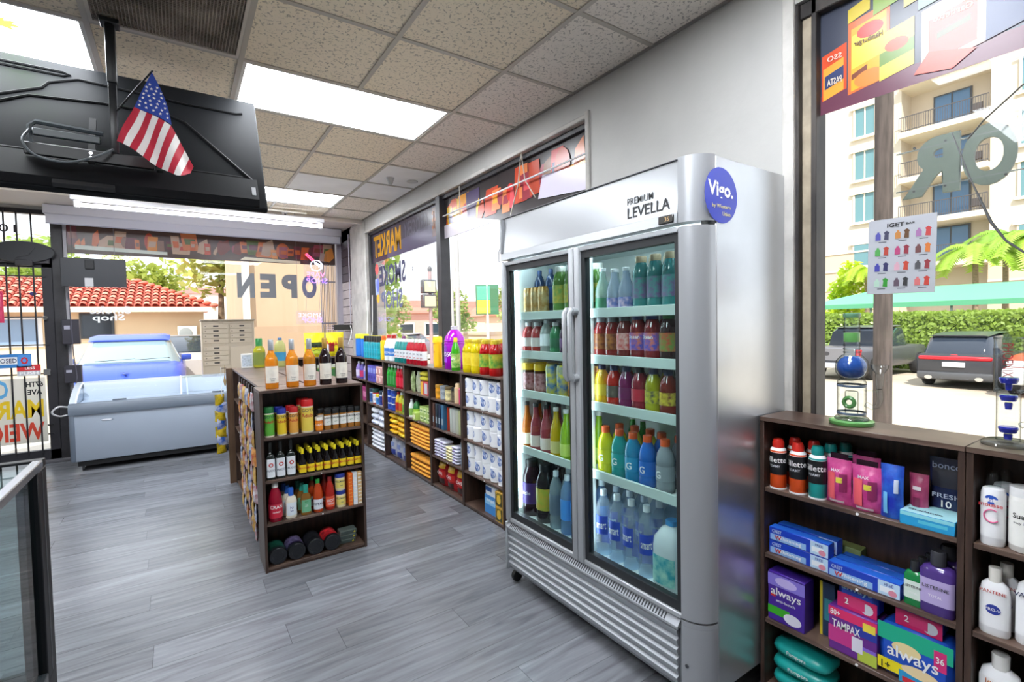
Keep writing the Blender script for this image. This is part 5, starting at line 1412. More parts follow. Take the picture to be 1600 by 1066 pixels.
# right door
frow(drink('c8dcd8', 'd8dce0', '3a7a5a', .2, .034, 'long', .35), [1.636], 4, 'clear bottle with green label', 'right', 'top clear bottles')
frow(drink('c8d4e4', 'd8dce0', '2f5aa8', .19, .034, 'long', .4, l2='c8b0c8'), [1.565, 1.495], 4, 'clear bottle with blue label', 'right', 'top clear bottles')
frow(drink('2f7a7c', 'b8a88a', '6a5080', .225, .036, 'juice', .9, l2='3a8a84'), [1.41, 1.335, 1.26], 4, 'teal and purple tea bottle', 'right', 'teal tea bottles')
frow(drink('8a1c1c', '8f9498', '5a2018', .185, .034, 'juice', .9, l2='a8682c'), [1.65, 1.579], 3, 'dark red juice bottle, grey cap', 'right', 'dark red juices')
frow(drink('6a1c1c', '5a5f64', 'b83a3a', .19, .036, 'juice', .9, l2='d8b8b0'), [1.505], 3, 'dark juice bottle with red label', 'right', 'dark red juices')
frow(drink('7a141c', '3a4a8a', '2a4ab8', .195, .037, 'juice', .9, (('Ocean', TW, .016, .1),), l2='d8702c'), [1.43, 1.352], 3, 'cranberry bottle with blue label', 'right', 'cranberry bottles')
frow(drink('2c1418', '2f8a4a', '5a8a3c', .195, .037, 'juice', .9, l2='b83a34'), [1.272], 3, 'dark bottle with green cap and label', 'right', 'cranberry bottles')
frow(drink('e0b81c', '2a2a4a', 'd8c03a', .185, .034), [1.648], 2, 'yellow drink bottle', 'right', 'third-tier bottles')
frow(drink('c42418', '23305a', '5a5248', .185, .036), [1.572], 2, 'bright red drink bottle with navy cap', 'right', 'third-tier bottles')
frow(drink('7a1c5a', '23305a', '6a1c54', .185, .036), [1.498], 2, 'magenta purple drink bottle', 'right', 'third-tier bottles')
frow(drink('8a1c30', '2a2a34', 'b8283c', .185, .036), [1.424], 2, 'crimson drink bottle', 'right', 'third-tier bottles')
frow(drink('a8a81c', '23305a', 'c8c42c', .185, .036, l2='2a2f3c'), [1.35], 2, 'yellow-green drink bottle with dark top', 'right', 'third-tier bottles')
frow(drink('7a2018', '23305a', 'd8c43a', .185, .036, l2='6a2a20'), [1.276], 2, 'dark red drink bottle with yellow label', 'right', 'third-tier bottles')
GA = lambda c: drink(c, 'e0561c', c, .215, .037, 'pet', .85, (('G', TW, .03, .075),))
frow(drink('2f9a2c', 'd8d8d8', '3ab84a', .24, .03, 'long', .7), [1.645, 1.58], 1, 'green soda bottle at back left', 'right', 'green soda bottles', 1, .31)
for c_, y_, nm, rr in (('d8d418', 1.63, 'yellow', 2), ('149a9a', 1.545, 'teal', 1), ('1c8ab8', 1.465, 'light blue', 1), ('1c6ac8', 1.385, 'blue', 2), ('8f98a0', 1.295, 'grey', 2)):
    frow(GA(c_), [y_], 1, '%s sports drink with orange cap' % nm, 'right', 'sports drinks', rr, .115, .09)
frow(GA('d8d418'), [1.55, 1.46], 1, 'yellow sports drink in the back rows', 'right', 'sports drinks', 1, .22)
WAT = Kind('water_bottle', 'bottle', [('body', B().rev([(.034, 0), (.037, .008), (.037, .08), (.035, .09), (.037, .1), (.037, .2), (.03, .235), (.016, .262), (.013, .268), (.013, .28)], 16).mesh('b', LIQ('e6f0f8', .16, .05))),
                                     ('cap', B().rev([(.0155, .272), (.0155, .294), (.014, .3)], 12).mesh('c', M('e9eef4', .35))),
                                     ('label', B().arc(.0376, .1, .185, .85).mesh('l', M('2446b8', .4)), (0, 0, 0), [('lettering', text('smart', .03, TW, .01, w=.05, wrap=.0388), (0, 0, .14))]),
                                     ('label', B().arc(.0376, .03, .09, .7, mid=pi).mesh('l', M('3a5ac8', .4)))])
frow(WAT, [1.645, 1.56, 1.475, 1.39], 0, 'clear water bottle, blue label', 'right', 'right water bottles', 3, .11, .082, .9)
MILK = bottle('milk_jug', .27, .068, LIQ('e6eef2', .7), M('3a8ac8', .4), 'jug', M('2f9aa8', .4, var=.4, vs=25, col2='a8d8c8'), e=3.2, cat='jug', half=.75, zone=(.08, .5))
frow(MILK, [1.275], 0, 'white plastic jug with teal label', 'right', 'plastic jugs', 2, .13, .15, .3)

# ------------------------------------------------------------------ toiletries on the right bookcases
R = Shelf(XF, 0, RZ, ZS)
RW = 'on right bookcase'
def foam(c, cap):
    return bottle('shaving_foam', .187, .0285, M(c, .3), M(cap, .3), 'spray', M('17181b', .35), n=18, zone=(.3, .74), arts=(('Gillette', TW, .021, .112), ('FOAMY', M('c8ccd2', .5), .009, .088)))
def foamx(c, cap):
    k = foam(c, cap)
    k.parts.append(('shoulder', B().rev([(.0288, .139), (.026, .15), (.02, .156)], 18).mesh('sh', M('e9ecee', .3))))
    k.parts.append(('base_ring', B().rev([(.0292, 0), (.0292, .006)], 18).mesh('br', M('e9ecee', .3))))
    return k
FO, FTl = foamx('e0521c', 'cf2a20'), foamx('1f9a96', '148a86')
for i, y_ in enumerate((.978, .906)):
    R.put(FO, -y_, .04, 3, 'orange and black shaving foam can with red cap, %s of front two' % ('left', 'right')[i], 'orange shaving foam cans')
for i, y_ in enumerate((.95, .882)):
    R.put(FO, -y_, .11, 3, 'orange shaving foam can, %s one of the second row' % ('left', 'right')[i], 'orange shaving foam cans')
R.put(FTl, -.838, .04, 3, 'teal and black shaving foam can, front one')
R.put(FTl, -.825, .11, 3, 'teal and black shaving foam can behind the front teal one')
R.put(FTl, -.8, .165, 3, 'teal shaving foam can at the very back')
def razor(w, h, seed):
    k = bag('razor_pack', w, h, .048, 'b8327c', col2='d85a9a', seed=seed, patch=(('e8606a', -.75, -.1, .12, .72), ('8a2a5a', .25, .8, .3, .7), ('d8cc4a', .0, .5, .5, .62), ('e6d4dc', -.6, .6, .05, .1)), arts=(('MAX', TW, h * .07, h * .78, w * .35),), cat='pack', jit=.004)
    k.parts.append(('hang_tab', B().box(-w * .35, w * .35, -.001, .001, h * .97, h * 1.12).mesh('tab', LIQ('3a2030', .6))))
    return k
R.put(razor(.078, .155, 1), -.77, .045, 3, 'pink razor pack in clear bag, left one beside teal foam')
R.put(razor(.088, .15, 2), -.685, .04, 3, 'pink razor pack in clear bag, right one with white strip')
R.put(razor(.085, .16, 3), -.72, .13, 3, 'dark pink razor pack leaning behind the front packs', dz=.0)
BZR = bag('razor_pack', .062, .172, .04, '1c2fa8', col2='2f6ad0', seed=4, cat='pack', patch=(('6fb8e8', -.6, -.2, .1, .5), ('c8d4ea', .35, .7, .5, .75)))
R.put(BZR, -.613, .035, 3, 'shiny blue razor pack between pink packs')
R.put(bag('razor_pack', .05, .145, .035, 'a83a6a', col2='c85a80', seed=5, cat='pack', patch=(('e8dce0', -.5, .4, .66, .74), ('7a2a4a', -.4, .3, .1, .5))), -.56, .09, 3, 'narrow pink razor pack right of the blue pack')
NV = bag('trash_bag_pack', .095, .2, .03, '1a2452', col2='2a3050', seed=6, rough=.22, cat='pack', patch=(('3a3a44', -.85, .85, .55, .88),), arts=(('bonco', M('9aa4c0', .5), .02, .18, .07), ('FRESH', M('b8c0d8', .5), .014, .085, .07), ('10', TW, .022, .06, .025)))
R.put(NV, -.498, .13, 3, 'navy bag pack with white lettering at right end')
GU = Kind('glove_box', 'box', [('carton', B().rbox(-.067, .067, -.055, .055, 0, .042, .002).mesh('c', M('2a9ad0', .35))),
                               ('print', B().m(M('8ad0dc', .4)).add([(-.065, -.0553, .03), (.065, -.0553, .03), (.065, -.0553, .041), (-.065, -.0553, .041)], [(0, 1, 2, 3)]).m(M('5ac0d8', .4)).rect(-.02, .05, .014, .024, -.0553).m(M('a8dce4', .4)).add([(-.066, -.054, .0423), (.066, -.054, .0423), (.066, .054, .0423), (-.066, .054, .0423)], [(0, 1, 2, 3)]).mesh('p', smooth=False)),
                               ('lettering', text('Guidance', .016, TN, .01, w=.085), (0, 0, 0))])
g_ = R.put(GU, -.518, .06, 3, 'light blue flat carton lying before the navy bag')
for ch_ in g_.children:
    if ch_.name.startswith('lettering'):
        ch_.location = (-.012, -.02, .0427)
        ch_.rotation_euler = (-pi / 2, 0, 0)
def paste():
    return Kind('toothpaste_carton', 'box', [('carton', B().rbox(-.105, .105, -.022, .022, 0, .05, .0015).mesh('c', M('1c3fb8', .3))),
                ('print', B().m(M('8fb8e8', .35)).rect(-.1, .03, .003, .026, -.0224).m(M('bcd8f0', .35)).rect(.045, .104, .002, .048, -.0224).m(M('e8eef6', .35)).rect(.05, .09, .012, .03, -.0226).m(M('d88aa0', .4)).disc(.085, .014, .012, .01, -.0228).m(M('2a6ad8', .35)).add([(-.104, -.02, .0503), (.104, -.02, .0503), (.104, .02, .0503), (-.104, .02, .0503)], [(0, 1, 2, 3)]).mesh('p', smooth=False)),
                ('lettering', text('Whitening', .017, TW, .012, w=.09), (-.03, -.0238, .016)), ('lettering', text('W', .017, TR, .02), (-.0705, -.0242, .016)), ('lettering', text('CREST', .012, M('c8dcf4', .5), .01, w=.035), (-.075, -.0232, .038)), ('lettering', text('FREE', .009, TB, .01), (.075, -.0232, .038))])
PT = paste()
for k in range(2):
    R.put(PT, -.9, .045, 2, 'blue whitening toothpaste carton, %s of the left stack' % ('lower', 'upper')[k], 'toothpaste cartons', dz=.051 * k)
for k in range(2):
    R.put(PT, -.895, .1, 2, 'blue toothpaste carton, %s one behind the left stack' % ('lower', 'upper')[k], 'toothpaste cartons', dz=.051 * k)
for k in range(3):
    R.put(PT, -.69 + .004 * k, .04 + .047 * k, 2, 'blue whitening toothpaste carton, %s of the right group' % ROWW[k], 'toothpaste cartons')
R.put(carton('green_carton', .1, .05, .07, '8a9a5a', ((.1, .9, .3, .7, 'b8c48a'),)), -.79, .165, 2, 'olive green carton at the back behind toothpaste')
def wash(h, r, c, lc, cap, nm):
    return bottle('mouthwash_bottle', h, r, LIQ(c, .8), M(cap, .25), 'mouth', M(lc, .4), e=3.6, sx=1.0, sy=.62, n=16, half=1.2, zone=(.16, .56), arts=((nm, TK, h * .055, h * .44), ('TOTAL', TW, h * .04, h * .3)))
MG = wash(.14, .026, '1f8a4a', 'd8e6dc', '2a2c2e', 'LISTERINE')
for k in range(3):
    R.put(MG, -.553 + .006 * k, .035 + .045 * k, 2, 'small green mouthwash bottle, %s' % ROWW[k], 'green mouthwash bottles')
MP = wash(.19, .043, '543a8a', 'b8a8d8', '3a3a40', 'LISTERINE')
for k in range(2):
    R.put(MP, -.497 + .006 * k, .04 + .07 * k, 2, 'large purple mouthwash bottle, %s' % ROWW[k], 'purple mouthwash bottles')
ALW = carton('pad_box', .135, .07, .19, '4a2a9a', ((.0, 1, .72, .96, '8a7ad8'), (.5, .3, .84, .09, 'c8b8f0', 1), (0, .6, .14, .3, '3fae2c'), (.68, .24, .16, .11, 'e6e4f2', 1), (.08, .22, .5, .56, 'd8302c')), (('always', TW, .038, .5, .6, .11), ('anti-bunch', TW, .01, .5, .45, .07)))
R.put(ALW, -.938, .05, 1, 'purple sanitary pad box with green band')
PB = lambda: carton('pad_pack', .118, .07, .115, '2340a8', ((0, 1, 0, .45, 'd8286a'), (.75, .16, .2, .16, 'dcdce6', 1), (.3, .7, .1, .4, 'e0407a')), (('always', M('a8d4f0', .5), .03, .5, .66, .09), ('2', TW, .02, .25, .25, .012)), b=.014)
TMP = carton('tampon_box', .145, .09, .155, '6a2c8a', ((0, 1, .78, .98, 'e0306a'), (0, .55, .2, .56, 'c83a8a'), (.55, 1, .56, .78, '2a3aa0'), (.62, 1, .02, .28, 'b8c84a'), (.6, .98, .28, .36, '8a6ad8'), (.72, .97, .72, .9, 'ecd84a'), (.5, .72, .18, .5, 'e0dcea')), (('TAMPAX', TW, .028, .38, .63, .085), ('80+', TW, .02, .15, .88, .03)))
R.put(TMP, -.718, .06, 1, 'pink and purple tampon box beneath a blue pad pack')
R.put(PB(), -.71, .065, 1, 'blue and pink pad pack on the tampon box', dz=.156)
R.put(carton('yellow_edge_box', .05, .1, .2, '243a5a', ((0, .18, 0, 1, 'd8c02c'), (.3, .9, .3, .7, '3a8a9a'))), -.818, .12, 1, 'dark box with yellow edge behind the tampon box')
INF = carton('pad_pack', .19, .1, .17, '1f52c0', ((0, 1, .68, 1, '1fae8a'), (0, .45, .1, .32, 'f0dc1c'), (.3, .95, .0, .22, '2a9ad0'), (.58, .25, .28, .1, 'f0d8a8', 1), (.4, .2, .62, .12, 'ecd8a0', 1), (.76, .92, .5, .86, 'd8307a'), (.35, .7, .02, .12, 'd8303a')), (('always', TW, .05, .48, .5, .13), ('1+', TK, .024, .12, .2, .024), ('36', TW, .02, .84, .7, .02)), b=.018)
R.put(INF, -.55, .07, 1, 'large blue and teal pad pack at right end')
R.put(PB(), -.545, .075, 1, 'blue and pink pad pack on the large teal pack', dz=.171)
WIP = pile('wipes_pack', .21, .14, .06, '1fa09a', 'pack', '35b8ae', .3, 2.6, 4, (('Pampers', TW, .018, .034, .07),))
for k in range(3):
    R.put(WIP, -.9, .09, 0, 'teal wipes pack, %s of the stack of three' % ('bottom', 'middle', 'top')[k], 'teal wipes packs', dz=.06 * k, lean=(.0, .05, -.04)[k])
R.put(pile('diaper_pack', .2, .13, .11, 'd8d8d6', 'pack', '7a7a80', .35, 2.6, 3.5, (('Huggies', TK, .02, .05, .08),), var=.1), -.685, .09, 0, 'white wrapped pack beside the teal wipes', lean=.03)
R.put(pile('diaper_pack', .125, .13, .14, 'c8ccd2', 'pack', '3a8ad0', .35, 2.6, 3.5, var=.1), -.515, .1, 0, 'pale grey pack at right end of bottom tier')
# right-most bookcase
PINK = M('d86a94', .4)
def lot(h, r, cap, arts, shape='lotion', sy=.7, body='e9e9ec', half=1.1, lab='f2f2f4', e=2.4):
    return bottle('lotion_bottle', h, r, M(body, .3), cap, shape, M(lab, .4), sx=1, sy=sy, e=e, n=16, half=half, zone=(.12, .66), arts=arts)
SHP['lotion'] = ([(.92, 0), (1, .03), (.98, .6), (.85, .74), (.5, .8)], [(.52, .79), (.54, .98), (.5, 1)], (.12, .66))
SHP['pump'] = ([(.95, 0), (1, .02), (1, .72), (.86, .79), (.5, .81)], [(.55, .8), (.58, .83), (.58, .96), (.4, 1)], (.1, .7))
MOU = lot(.2, .026, CLEAR, (('Nair', TW, .011, .13), ('mousse', TR, .008, .115)), 'pump', 1.0)
MOU.parts.append(('oval_print', B().arcd(.0272, .13, .55, .013).mesh('o', M('2f5ac0', .4))))
MOU.parts.append(('ring_print', B().tube([(.016 * math.cos(a) + .002, -.0275, .085 + .018 * math.sin(a)) for a in lerp(.9, 5.6, 14)], .002, 5).mesh('r', PINK)))
for k in range(2):
    R.put(MOU, -.378 + .01 * k, .04 + .07 * k, 3, 'white mousse bottle with clear cap, %s' % ROWW[k], 'white mousse bottles')
R.put(bottle('lotion_tub', .175, .034, M('e6e4e0', .3), M('dcdcdc', .35), 'tub', M('ecebe6', .4), cat='tub', arts=(('Suave', TK, .014, .1), ('body lotion', TK, .008, .08))), -.315, .05, 3, 'cream white lotion tub right of the mousse')
SHA = lot(.19, .033, M('e6e2da', .35), (('PANTENE', M('b8322c', .5), .009, .125), ('PRO-V', TW, .008, .075)), sy=.6)
SHA.parts.append(('seal_print', B().disc(0, .075, .016, .014, -.0207).mesh('s', M('2a3a9a', .4), smooth=False)))
for k in range(2):
    R.put(SHA, -.372 + .012 * k, .04 + .06 * k, 2, 'white shampoo bottle with gold and blue seal, %s' % ROWW[k], 'white shampoo bottles')
R.put(lot(.22, .036, M('e6e6e8', .35), (('VASELINE', TN, .012, .14), ('lotion', TN, .008, .11)), sy=.6), -.297, .05, 2, 'tall white lotion bottle right of the shampoo')
AVE = lot(.2, .046, M('e6e4e2', .35), (('Jergens', M('b8642c', .5), .018, .12), ('ultra', TB, .012, .08)), sy=.6)
R.put(AVE, -.36, .05, 1, 'wide white lotion bottle with brown label on third tier')
R.put(AVE, -.27, .05, 1, 'wide white lotion bottle at the right picture edge')
for k in range(4):
    R.put(SHA, -.21 + .085 * k, .05, 2, 'white shampoo bottle beyond the picture edge, %s' % ordl(k, 4), 'white shampoo bottles')
    R.put(MOU, -.23 + .085 * k, .05, 3, 'white mousse bottle beyond the picture edge, %s' % ordl(k, 4), 'white mousse bottles')
for k in range(3):
    R.put(AVE, -.165 + .105 * k, .05, 1, 'wide white lotion bottle beyond the picture edge, %s' % ordl(k, 3), 'wide lotion bottles')
for k in range(2):
    R.put(WIP, -.3, .1, 0, 'teal wipes pack, %s one in the rightmost bookcase' % ('lower', 'upper')[k], 'teal wipes packs', dz=.06 * k)

# ------------------------------------------------------------------ glass water pipes on the right bookcases
GL = EDGEGLASS(.25)
GR = M('5f9a54', .2)
BL = M('1f4fa0', .12)
bo = thing('glass_pipe', 'tall glass water pipe with green foot and blue ball', 'water pipe', (1.94, .755, 1.075), RZ)
obj('foot', B().rev([(.064, 0), (.067, .004), (.067, .013), (.06, .016)], 28).mesh('f', GR), bo)
obj('foot_ring', B().rev([(.05, .0162), (.052, .02), (.048, .026), (.042, .028)], 24).mesh('f', EDGEGLASS(.3)), bo)
obj('chamber', B().rev([(.04, .028), (.043, .034), (.043, .15), (.036, .158), (.03, .16)], 24, cap0=False, cap1=False).mesh('c', GL), bo)
obj('chamber_ring', B().rev([(.0435, .132), (.0445, .136), (.0435, .14)], 24, cap0=False, cap1=False).rev([(.0435, .036), (.0445, .04), (.0435, .044)], 24, cap0=False, cap1=False).mesh('c', M('5a6a80', .1)), bo)
obj('percolator', B().rev([(.019, .03), (.02, .05), (.02, .11), (.018, .116)], 16, cap0=False).mesh('p', EDGEGLASS(.2)), bo)
obj('percolator_ring', B().tube([(.016 * math.cos(a), -.02, .078 + .016 * math.sin(a)) for a in lerp(0, 2 * pi * 11 / 12, 12)], .007, 8, True).mesh('p', GR), bo)
obj('blue_ball', B().rev([(.022, .162), (.036, .172), (.044, .19), (.045, .202), (.042, .216), (.034, .228), (.022, .238)], 24).mesh('b', BL), bo)
obj('ball_shell', B().rev([(.03, .158), (.048, .18), (.049, .202), (.047, .222), (.03, .242)], 24, cap0=False, cap1=False).mesh('b', GL), bo)
obj('neck', B().rev([(.024, .24), (.023, .25), (.023, .355), (.0245, .385)], 20, cap0=False, cap1=False).mesh('n', GL), bo)
for z_ in (.252, .264, .276, .325, .337):
    obj('neck_ring', B().rev([(.0235, z_ - .003), (.0265, z_), (.0235, z_ + .003)], 20, cap0=False, cap1=False).mesh('n', EDGEGLASS(.1)), bo)
obj('green_band', B().rev([(.0238, .288), (.0242, .29), (.0242, .318), (.0238, .32)], 20).mesh('g', GR), bo)
obj('mouth_ring', B().rev([(.0238, .372), (.0265, .378), (.0265, .386), (.0235, .388)], 20, cap0=False, cap1=False).mesh('g', M('6a9a78', .2)), bo)
obj('stem', B().tube([(.043, 0, .075), (.06, 0, .066), (.078, 0, .072), (.084, 0, .095), (.082, 0, .13)], .009, 10).mesh('s', GL), bo)
obj('stem_bridge', B().tube([(.042, 0, .12), (.08, 0, .122)], .0035, 6).mesh('s', EDGEGLASS(.2)), bo)
obj('bowl', B().rev([(.009, .13), (.012, .16), (.013, .175), (.012, .182), (.024, .2), (.026, .212)], 16, cap1=False, c=(.083, 0, 0)).mesh('s', EDGEGLASS(.2)), bo)
bo2 = thing('glass_pipe', 'slim clear glass water pipe with blue parts and lettering', 'water pipe', (1.94, .362, 1.075), RZ)
obj('foot', B().rev([(.056, 0), (.058, .004), (.056, .01), (.045, .016)], 26).mesh('f', EDGEGLASS(.3)), bo2)
obj('lower_tube', B().rev([(.026, .016), (.026, .15), (.03, .158)], 20, cap0=False, cap1=False).mesh('t', GL), bo2)
obj('upper_tube', B().rev([(.03, .158), (.032, .17), (.032, .30), (.033, .31)], 20, cap0=False, cap1=False).mesh('t', GL), bo2)
for z_, h_, r_ in ((.19, .012, .022), (.172, .014, .008), (.14, .012, .02), (.118, .014, .009), (.05, .012, .022), (.03, .012, .01)):
    obj('percolator', B().rev([(r_ * .8, z_ - h_), (r_, z_), (r_ * .9, z_ + h_ * .4)], 16).mesh('p', M('2a34b8', .12)), bo2)
for z_ in (.16, .155, .306):
    obj('ring', B().rev([(.031, z_ - .003), (.034, z_), (.031, z_ + .003)], 20, cap0=False, cap1=False).mesh('r', EDGEGLASS(.1)), bo2)
obj('lettering', text('PHOENIX', .022, M('8a2a2a', .4), .0, w=.095), bo2, (.004, -.0335, .245), rot=(0, pi / 2, 0))
obj('stem', B().tube([(.024, 0, .06), (.045, 0, .075), (.06, 0, .12)], .008, 8).mesh('s', GL), bo2)

# ------------------------------------------------------------------ poster, sign letters and cords at the right window
po = thing('vape_poster', 'white poster of vape pictures stuck on right window', 'poster', (2.1, .769, 1.531), RZ, rot=(0, 0.02, RZ))
PWd, PHt = .196, .265
obj('sheet', B().rbox(0, PWd, 0, .002, 0, PHt, .0005).mesh('sheet', M('adafb6', .45)), po)
pc = [('4a4a9a', '3a3a54'), ('b87a3a', '5a3a1c'), ('9a6a9a', 'b83a3a'), ('4a9a4a', 'a83a2c'), ('a83a6a', '8a2a3a'), ('6a4040', 'c8702c'), ('3f3f9a', '2c2c5a'), ('c89aa8', 'b8402c'), ('4a4a4e', '8a2c34'), ('a8c8b4', '2f8a2c'), ('5a4a58', '2c2c2e'), ('c86a6a', 'b83a2c')]
q = B()
for k, (a, b_) in enumerate(pc):
    cx = .022 + (k % 3) * .059
    cz = .19 - (k // 3) * .0555
    y_ = -.0006
    q.m(M(a, .5)).add([(cx + dx, y_, cz + dz_) for dx, dz_ in ((0, .002), (.016, .002), (.016, .022), (.012, .026), (.012, .031), (.005, .031), (.005, .026), (0, .022))], [tuple(range(8))])
    q.m(M(b_, .5)).add([(cx + .026 + dx, y_, cz + dz_) for dx, dz_ in ((0, .003), (.014, .001), (.014, .022), (.017, .026), (.008, .034), (-.001, .028), (.002, .022))], [tuple(range(7))])
    q.m(M('8f9298', .5)).rect(cx, cx + .042, cz - .0008, cz + .0004, y_).m(M('3a3c44', .5)).rect(cx + .01, cx + .034, cz - .007, cz - .0045, y_)
obj('print', q.mesh('print', smooth=False), po)
obj('lettering', text('IGET', .014, TK, .02, w=.05), po, (.082, -.0012, .241))
obj('lettering', text('BAR', .007, TK, .02, w=.026), po, (.125, -.0012, .241))
ls = thing('letter_sign', 'grey mirrored sign letters hung outside right window', 'sign', (2.16, .6, 1.86), pi / 2)
LGm = M('5f6a60', .5, .2)
for s_, x_, w_ in (('R', .003, .155), ('O', -.144, .13)):
    l_ = obj('letter', text(s_, .195, LGm, .045, w=w_, th=.012, res=6), ls, (x_, 0, .1))
    for dx in (-.04, .045):
        for dz_ in (-.075, .075):
            obj('rivet', B().rev([(.004, -.003), (.004, .006)], 8, c=(dx, 0, dz_), ax='y').mesh('rv', M('3a3c3c', .4, .5)), l_)
for z_ in (.165, .03):
    obj('rail', B().box(-.3, .1, .0005, .006, z_, z_ + .004).mesh('rail', M('6a706c', .4, .5), smooth=False), ls)
tag(obj('black_cord', B().tube([(2.03, .515, 2.02), (2.0, .46, 1.85), (1.99, .414, 1.72), (1.98, .38, 1.66), (1.96, .3, 1.58)], [.0015, .002, .004, .003, .003], 6).mesh('cord', BLACK)), 'black cord slanting across right window', 'cord')
tag(obj('bead_chain', B().tube([(2.02, .475, 1.985), (2.02, .44, 2.03), (2.02, .36, 2.1), (2.02, .2, 2.2)], .0025, 6).mesh('chain', M('6a6a66', .4, .6))), 'thin bead chain rising across right window', 'chain')
# cords and rod in front of the long window
tag(obj('curtain_wire', B().tube([(2.065, 4.15, 2.455), (2.065, 2.2, 2.465)], .006, 6).mesh('w', M('d2d2d4', .5))), 'white wire stretched across the long window film', 'wire')
for n_, pts, lab in (('hang_cord', [(2.06, 2.88, 2.66), (2.06, 2.93, 2.44), (2.06, 3.03, 2.25)], 'long hanging cord, left strand of the tent shape'), ('hang_cord', [(2.06, 2.88, 2.66), (2.06, 2.84, 2.46), (2.06, 2.72, 2.31)], 'long hanging cord, right strand of the tent shape'),
                     ('hang_cord', [(2.06, 3.81, 2.66), (2.06, 3.81, 2.4)], 'short hanging cord near the window mullion'), ('charger_lead', [(2.06, 3.05, 2.2), (2.06, 3.2, 2.0), (2.06, 3.2, 1.93), (2.06, 3.08, 1.9), (2.06, 2.95, 1.93)], 'grey cord curling at the fridge top left')):
    tag(obj(n_, B().tube(pts, .004, 6).mesh('c', M('b9b4a8' if 'hang' in n_ else '7a7a80', .6))), lab, 'cord')
for pts, lab in (([(2.04, 6.3, 1.8), (2.0, 6.28, 1.3), (1.99, 6.34, 1.08)], 'white cord at far window corner, left one'), ([(2.06, 6.2, 1.85), (2.03, 6.15, 1.4), (2.0, 6.22, 1.08)], 'white cord at far window corner, right one')):
    tag(obj('window_lead', B().tube(pts, .005, 6).mesh('c', WHITE)), lab, 'cord')

# ------------------------------------------------------------------ storefront fittings
sd = thing('roller_shade', 'rolled white window shade above the storefront glass', 'shade', (0, 7.3, 0))
SHM = M('e4e4ec', .6)
obj('cassette', B().rbox(-1.17, 1.99, -.05, .09, 2.745, 2.853, .01).mesh('cas', SHM), sd)
obj('fabric', B().prism([(-.03, 2.65), (-.02, 2.65), (-.01, 2.745), (-.03, 2.745)], -1.15, 1.97, 'x').mesh('fab', M('dcdde8', .7), smooth=False), sd)
obj('hem_bar', B().rbox(-1.15, 1.97, -.034, -.018, 2.64, 2.652, .003).mesh('hem', M('b4b6c8', .5)), sd)
ft = thing('fluorescent_fixture', 'long fluorescent tube fixture under the ceiling edge', 'light', (0, 6.36, 0))
obj('housing', B().rbox(-.82, 1.53, -.045, .045, 2.735, 2.785, .006).mesh('h', M('e0e0e6', .5)), ft)
obj('tube', B().rev([(.019, -.75), (.019, 1.47)], 12, c=(0, 0, 2.695), ax='x').mesh('t', M('eef0ff', .4, emit=6.0)), ft)
for x_ in (-.775, 1.495):
    obj('socket', B().rbox(x_ - .02, x_ + .02, -.025, .025, 2.665, 2.7345, .004).mesh('s', WHITE), ft)
for x_ in (-.5, 1.2):
    obj('hanger', B().tube([(x_, 0, 2.785), (x_, 0, 2.836)], .005, 6).mesh('h', M('8a8a8e', .4, .6)), ft)
tag(obj('conduit_pipe', B().tube([(-1.2, 6.2, 2.8), (1.3, 6.2, 2.8)], .011, 8).mesh('p', M('c9c4ba', .5))), 'thin pale conduit pipe under the far ceiling', 'pipe')
cc = thing('security_camera', 'small white dome security camera on far ceiling', 'camera', (1.07, 6.36, 2.84))
obj('mount', B().rev([(.03, -.02), (.034, 0)], 14, c=(0.03, .06, 0)).mesh('m', WHITE), cc)
obj('dome', B().sup((.03, .06, -.035), .03, .03, .028).mesh('d', M('d6d6da', .3)), cc)
obj('lens', B().rev([(.014, -.004), (.014, .004)], 12, c=(.03, .03, -.04), ax='y').mesh('l', BLACK), cc)
tag(obj('ceiling_sensor', B().rev([(.018, -.06), (.02, -.05), (.036, -.008), (.04, 0)], 14).mesh('s', M('c2c4c6', .5)), None, (1.7, 4.5, 2.842)), 'small grey cone sensor on a white ceiling tile', 'sensor')
tag(obj('ceiling_sensor', B().rev([(.05, -.008), (.055, 0)], 18).mesh('s', M('cfcfcf', .5)), None, (1.92, 4.5, 2.842)), 'flat round plate on a white ceiling tile', 'plate')
PKN, PPN, WHN = M('ff5aa0', .4, emit=3.0), M('8a5aff', .4, emit=3.5), M('e8ecff', .4, emit=2.0)
ne = thing('neon_sign', 'pink and purple neon hand sign in storefront window', 'neon sign', (1.6, 7.34, 2.1))
obj('cigarette_tube', B().tube([(-.09, 0, .375), (.0, 0, .29), (.015, 0, .305), (-.075, 0, .39), (-.09, 0, .375)], .007, 6).mesh('t', M('ff3a5a', .4, emit=3)), ne)
obj('hand_tube', B().tube([(.0, 0, .29), (-.03, 0, .24), (-.01, 0, .17), (.06, 0, .15), (.12, 0, .19), (.13, 0, .25), (.08, 0, .3), (.02, 0, .3)], .006, 6).mesh('t', WHN), ne)
for k in range(4):
    obj('finger_tube', B().tube([(.02 + .025 * k, 0, .29 - .015 * k), (.035 + .025 * k, 0, .24 - .015 * k), (.055 + .022 * k, 0, .27 - .015 * k)], .005, 6).mesh('t', WHN), ne)
obj('lettering', text('VAPE', .07, PKN, -.012, w=.24), ne, (.04, 0, .1), pi)
obj('lettering', text('SHOP', .07, PPN, -.008, w=.28), ne, (.05, 0, .015), pi)
obj('acrylic_panel', B().box(-.12, .2, .008, .013, -.04, .41).mesh('a', GLASS('f6f8ff', 1.3), smooth=False), ne)
neon_refl = thing('neon_sign', 'lower pink and purple reflection of the neon sign, built as glowing letters', 'neon sign', (1.54, 7.34, 1.56))  # reflection of the sign above, built as emissive letters on a panel
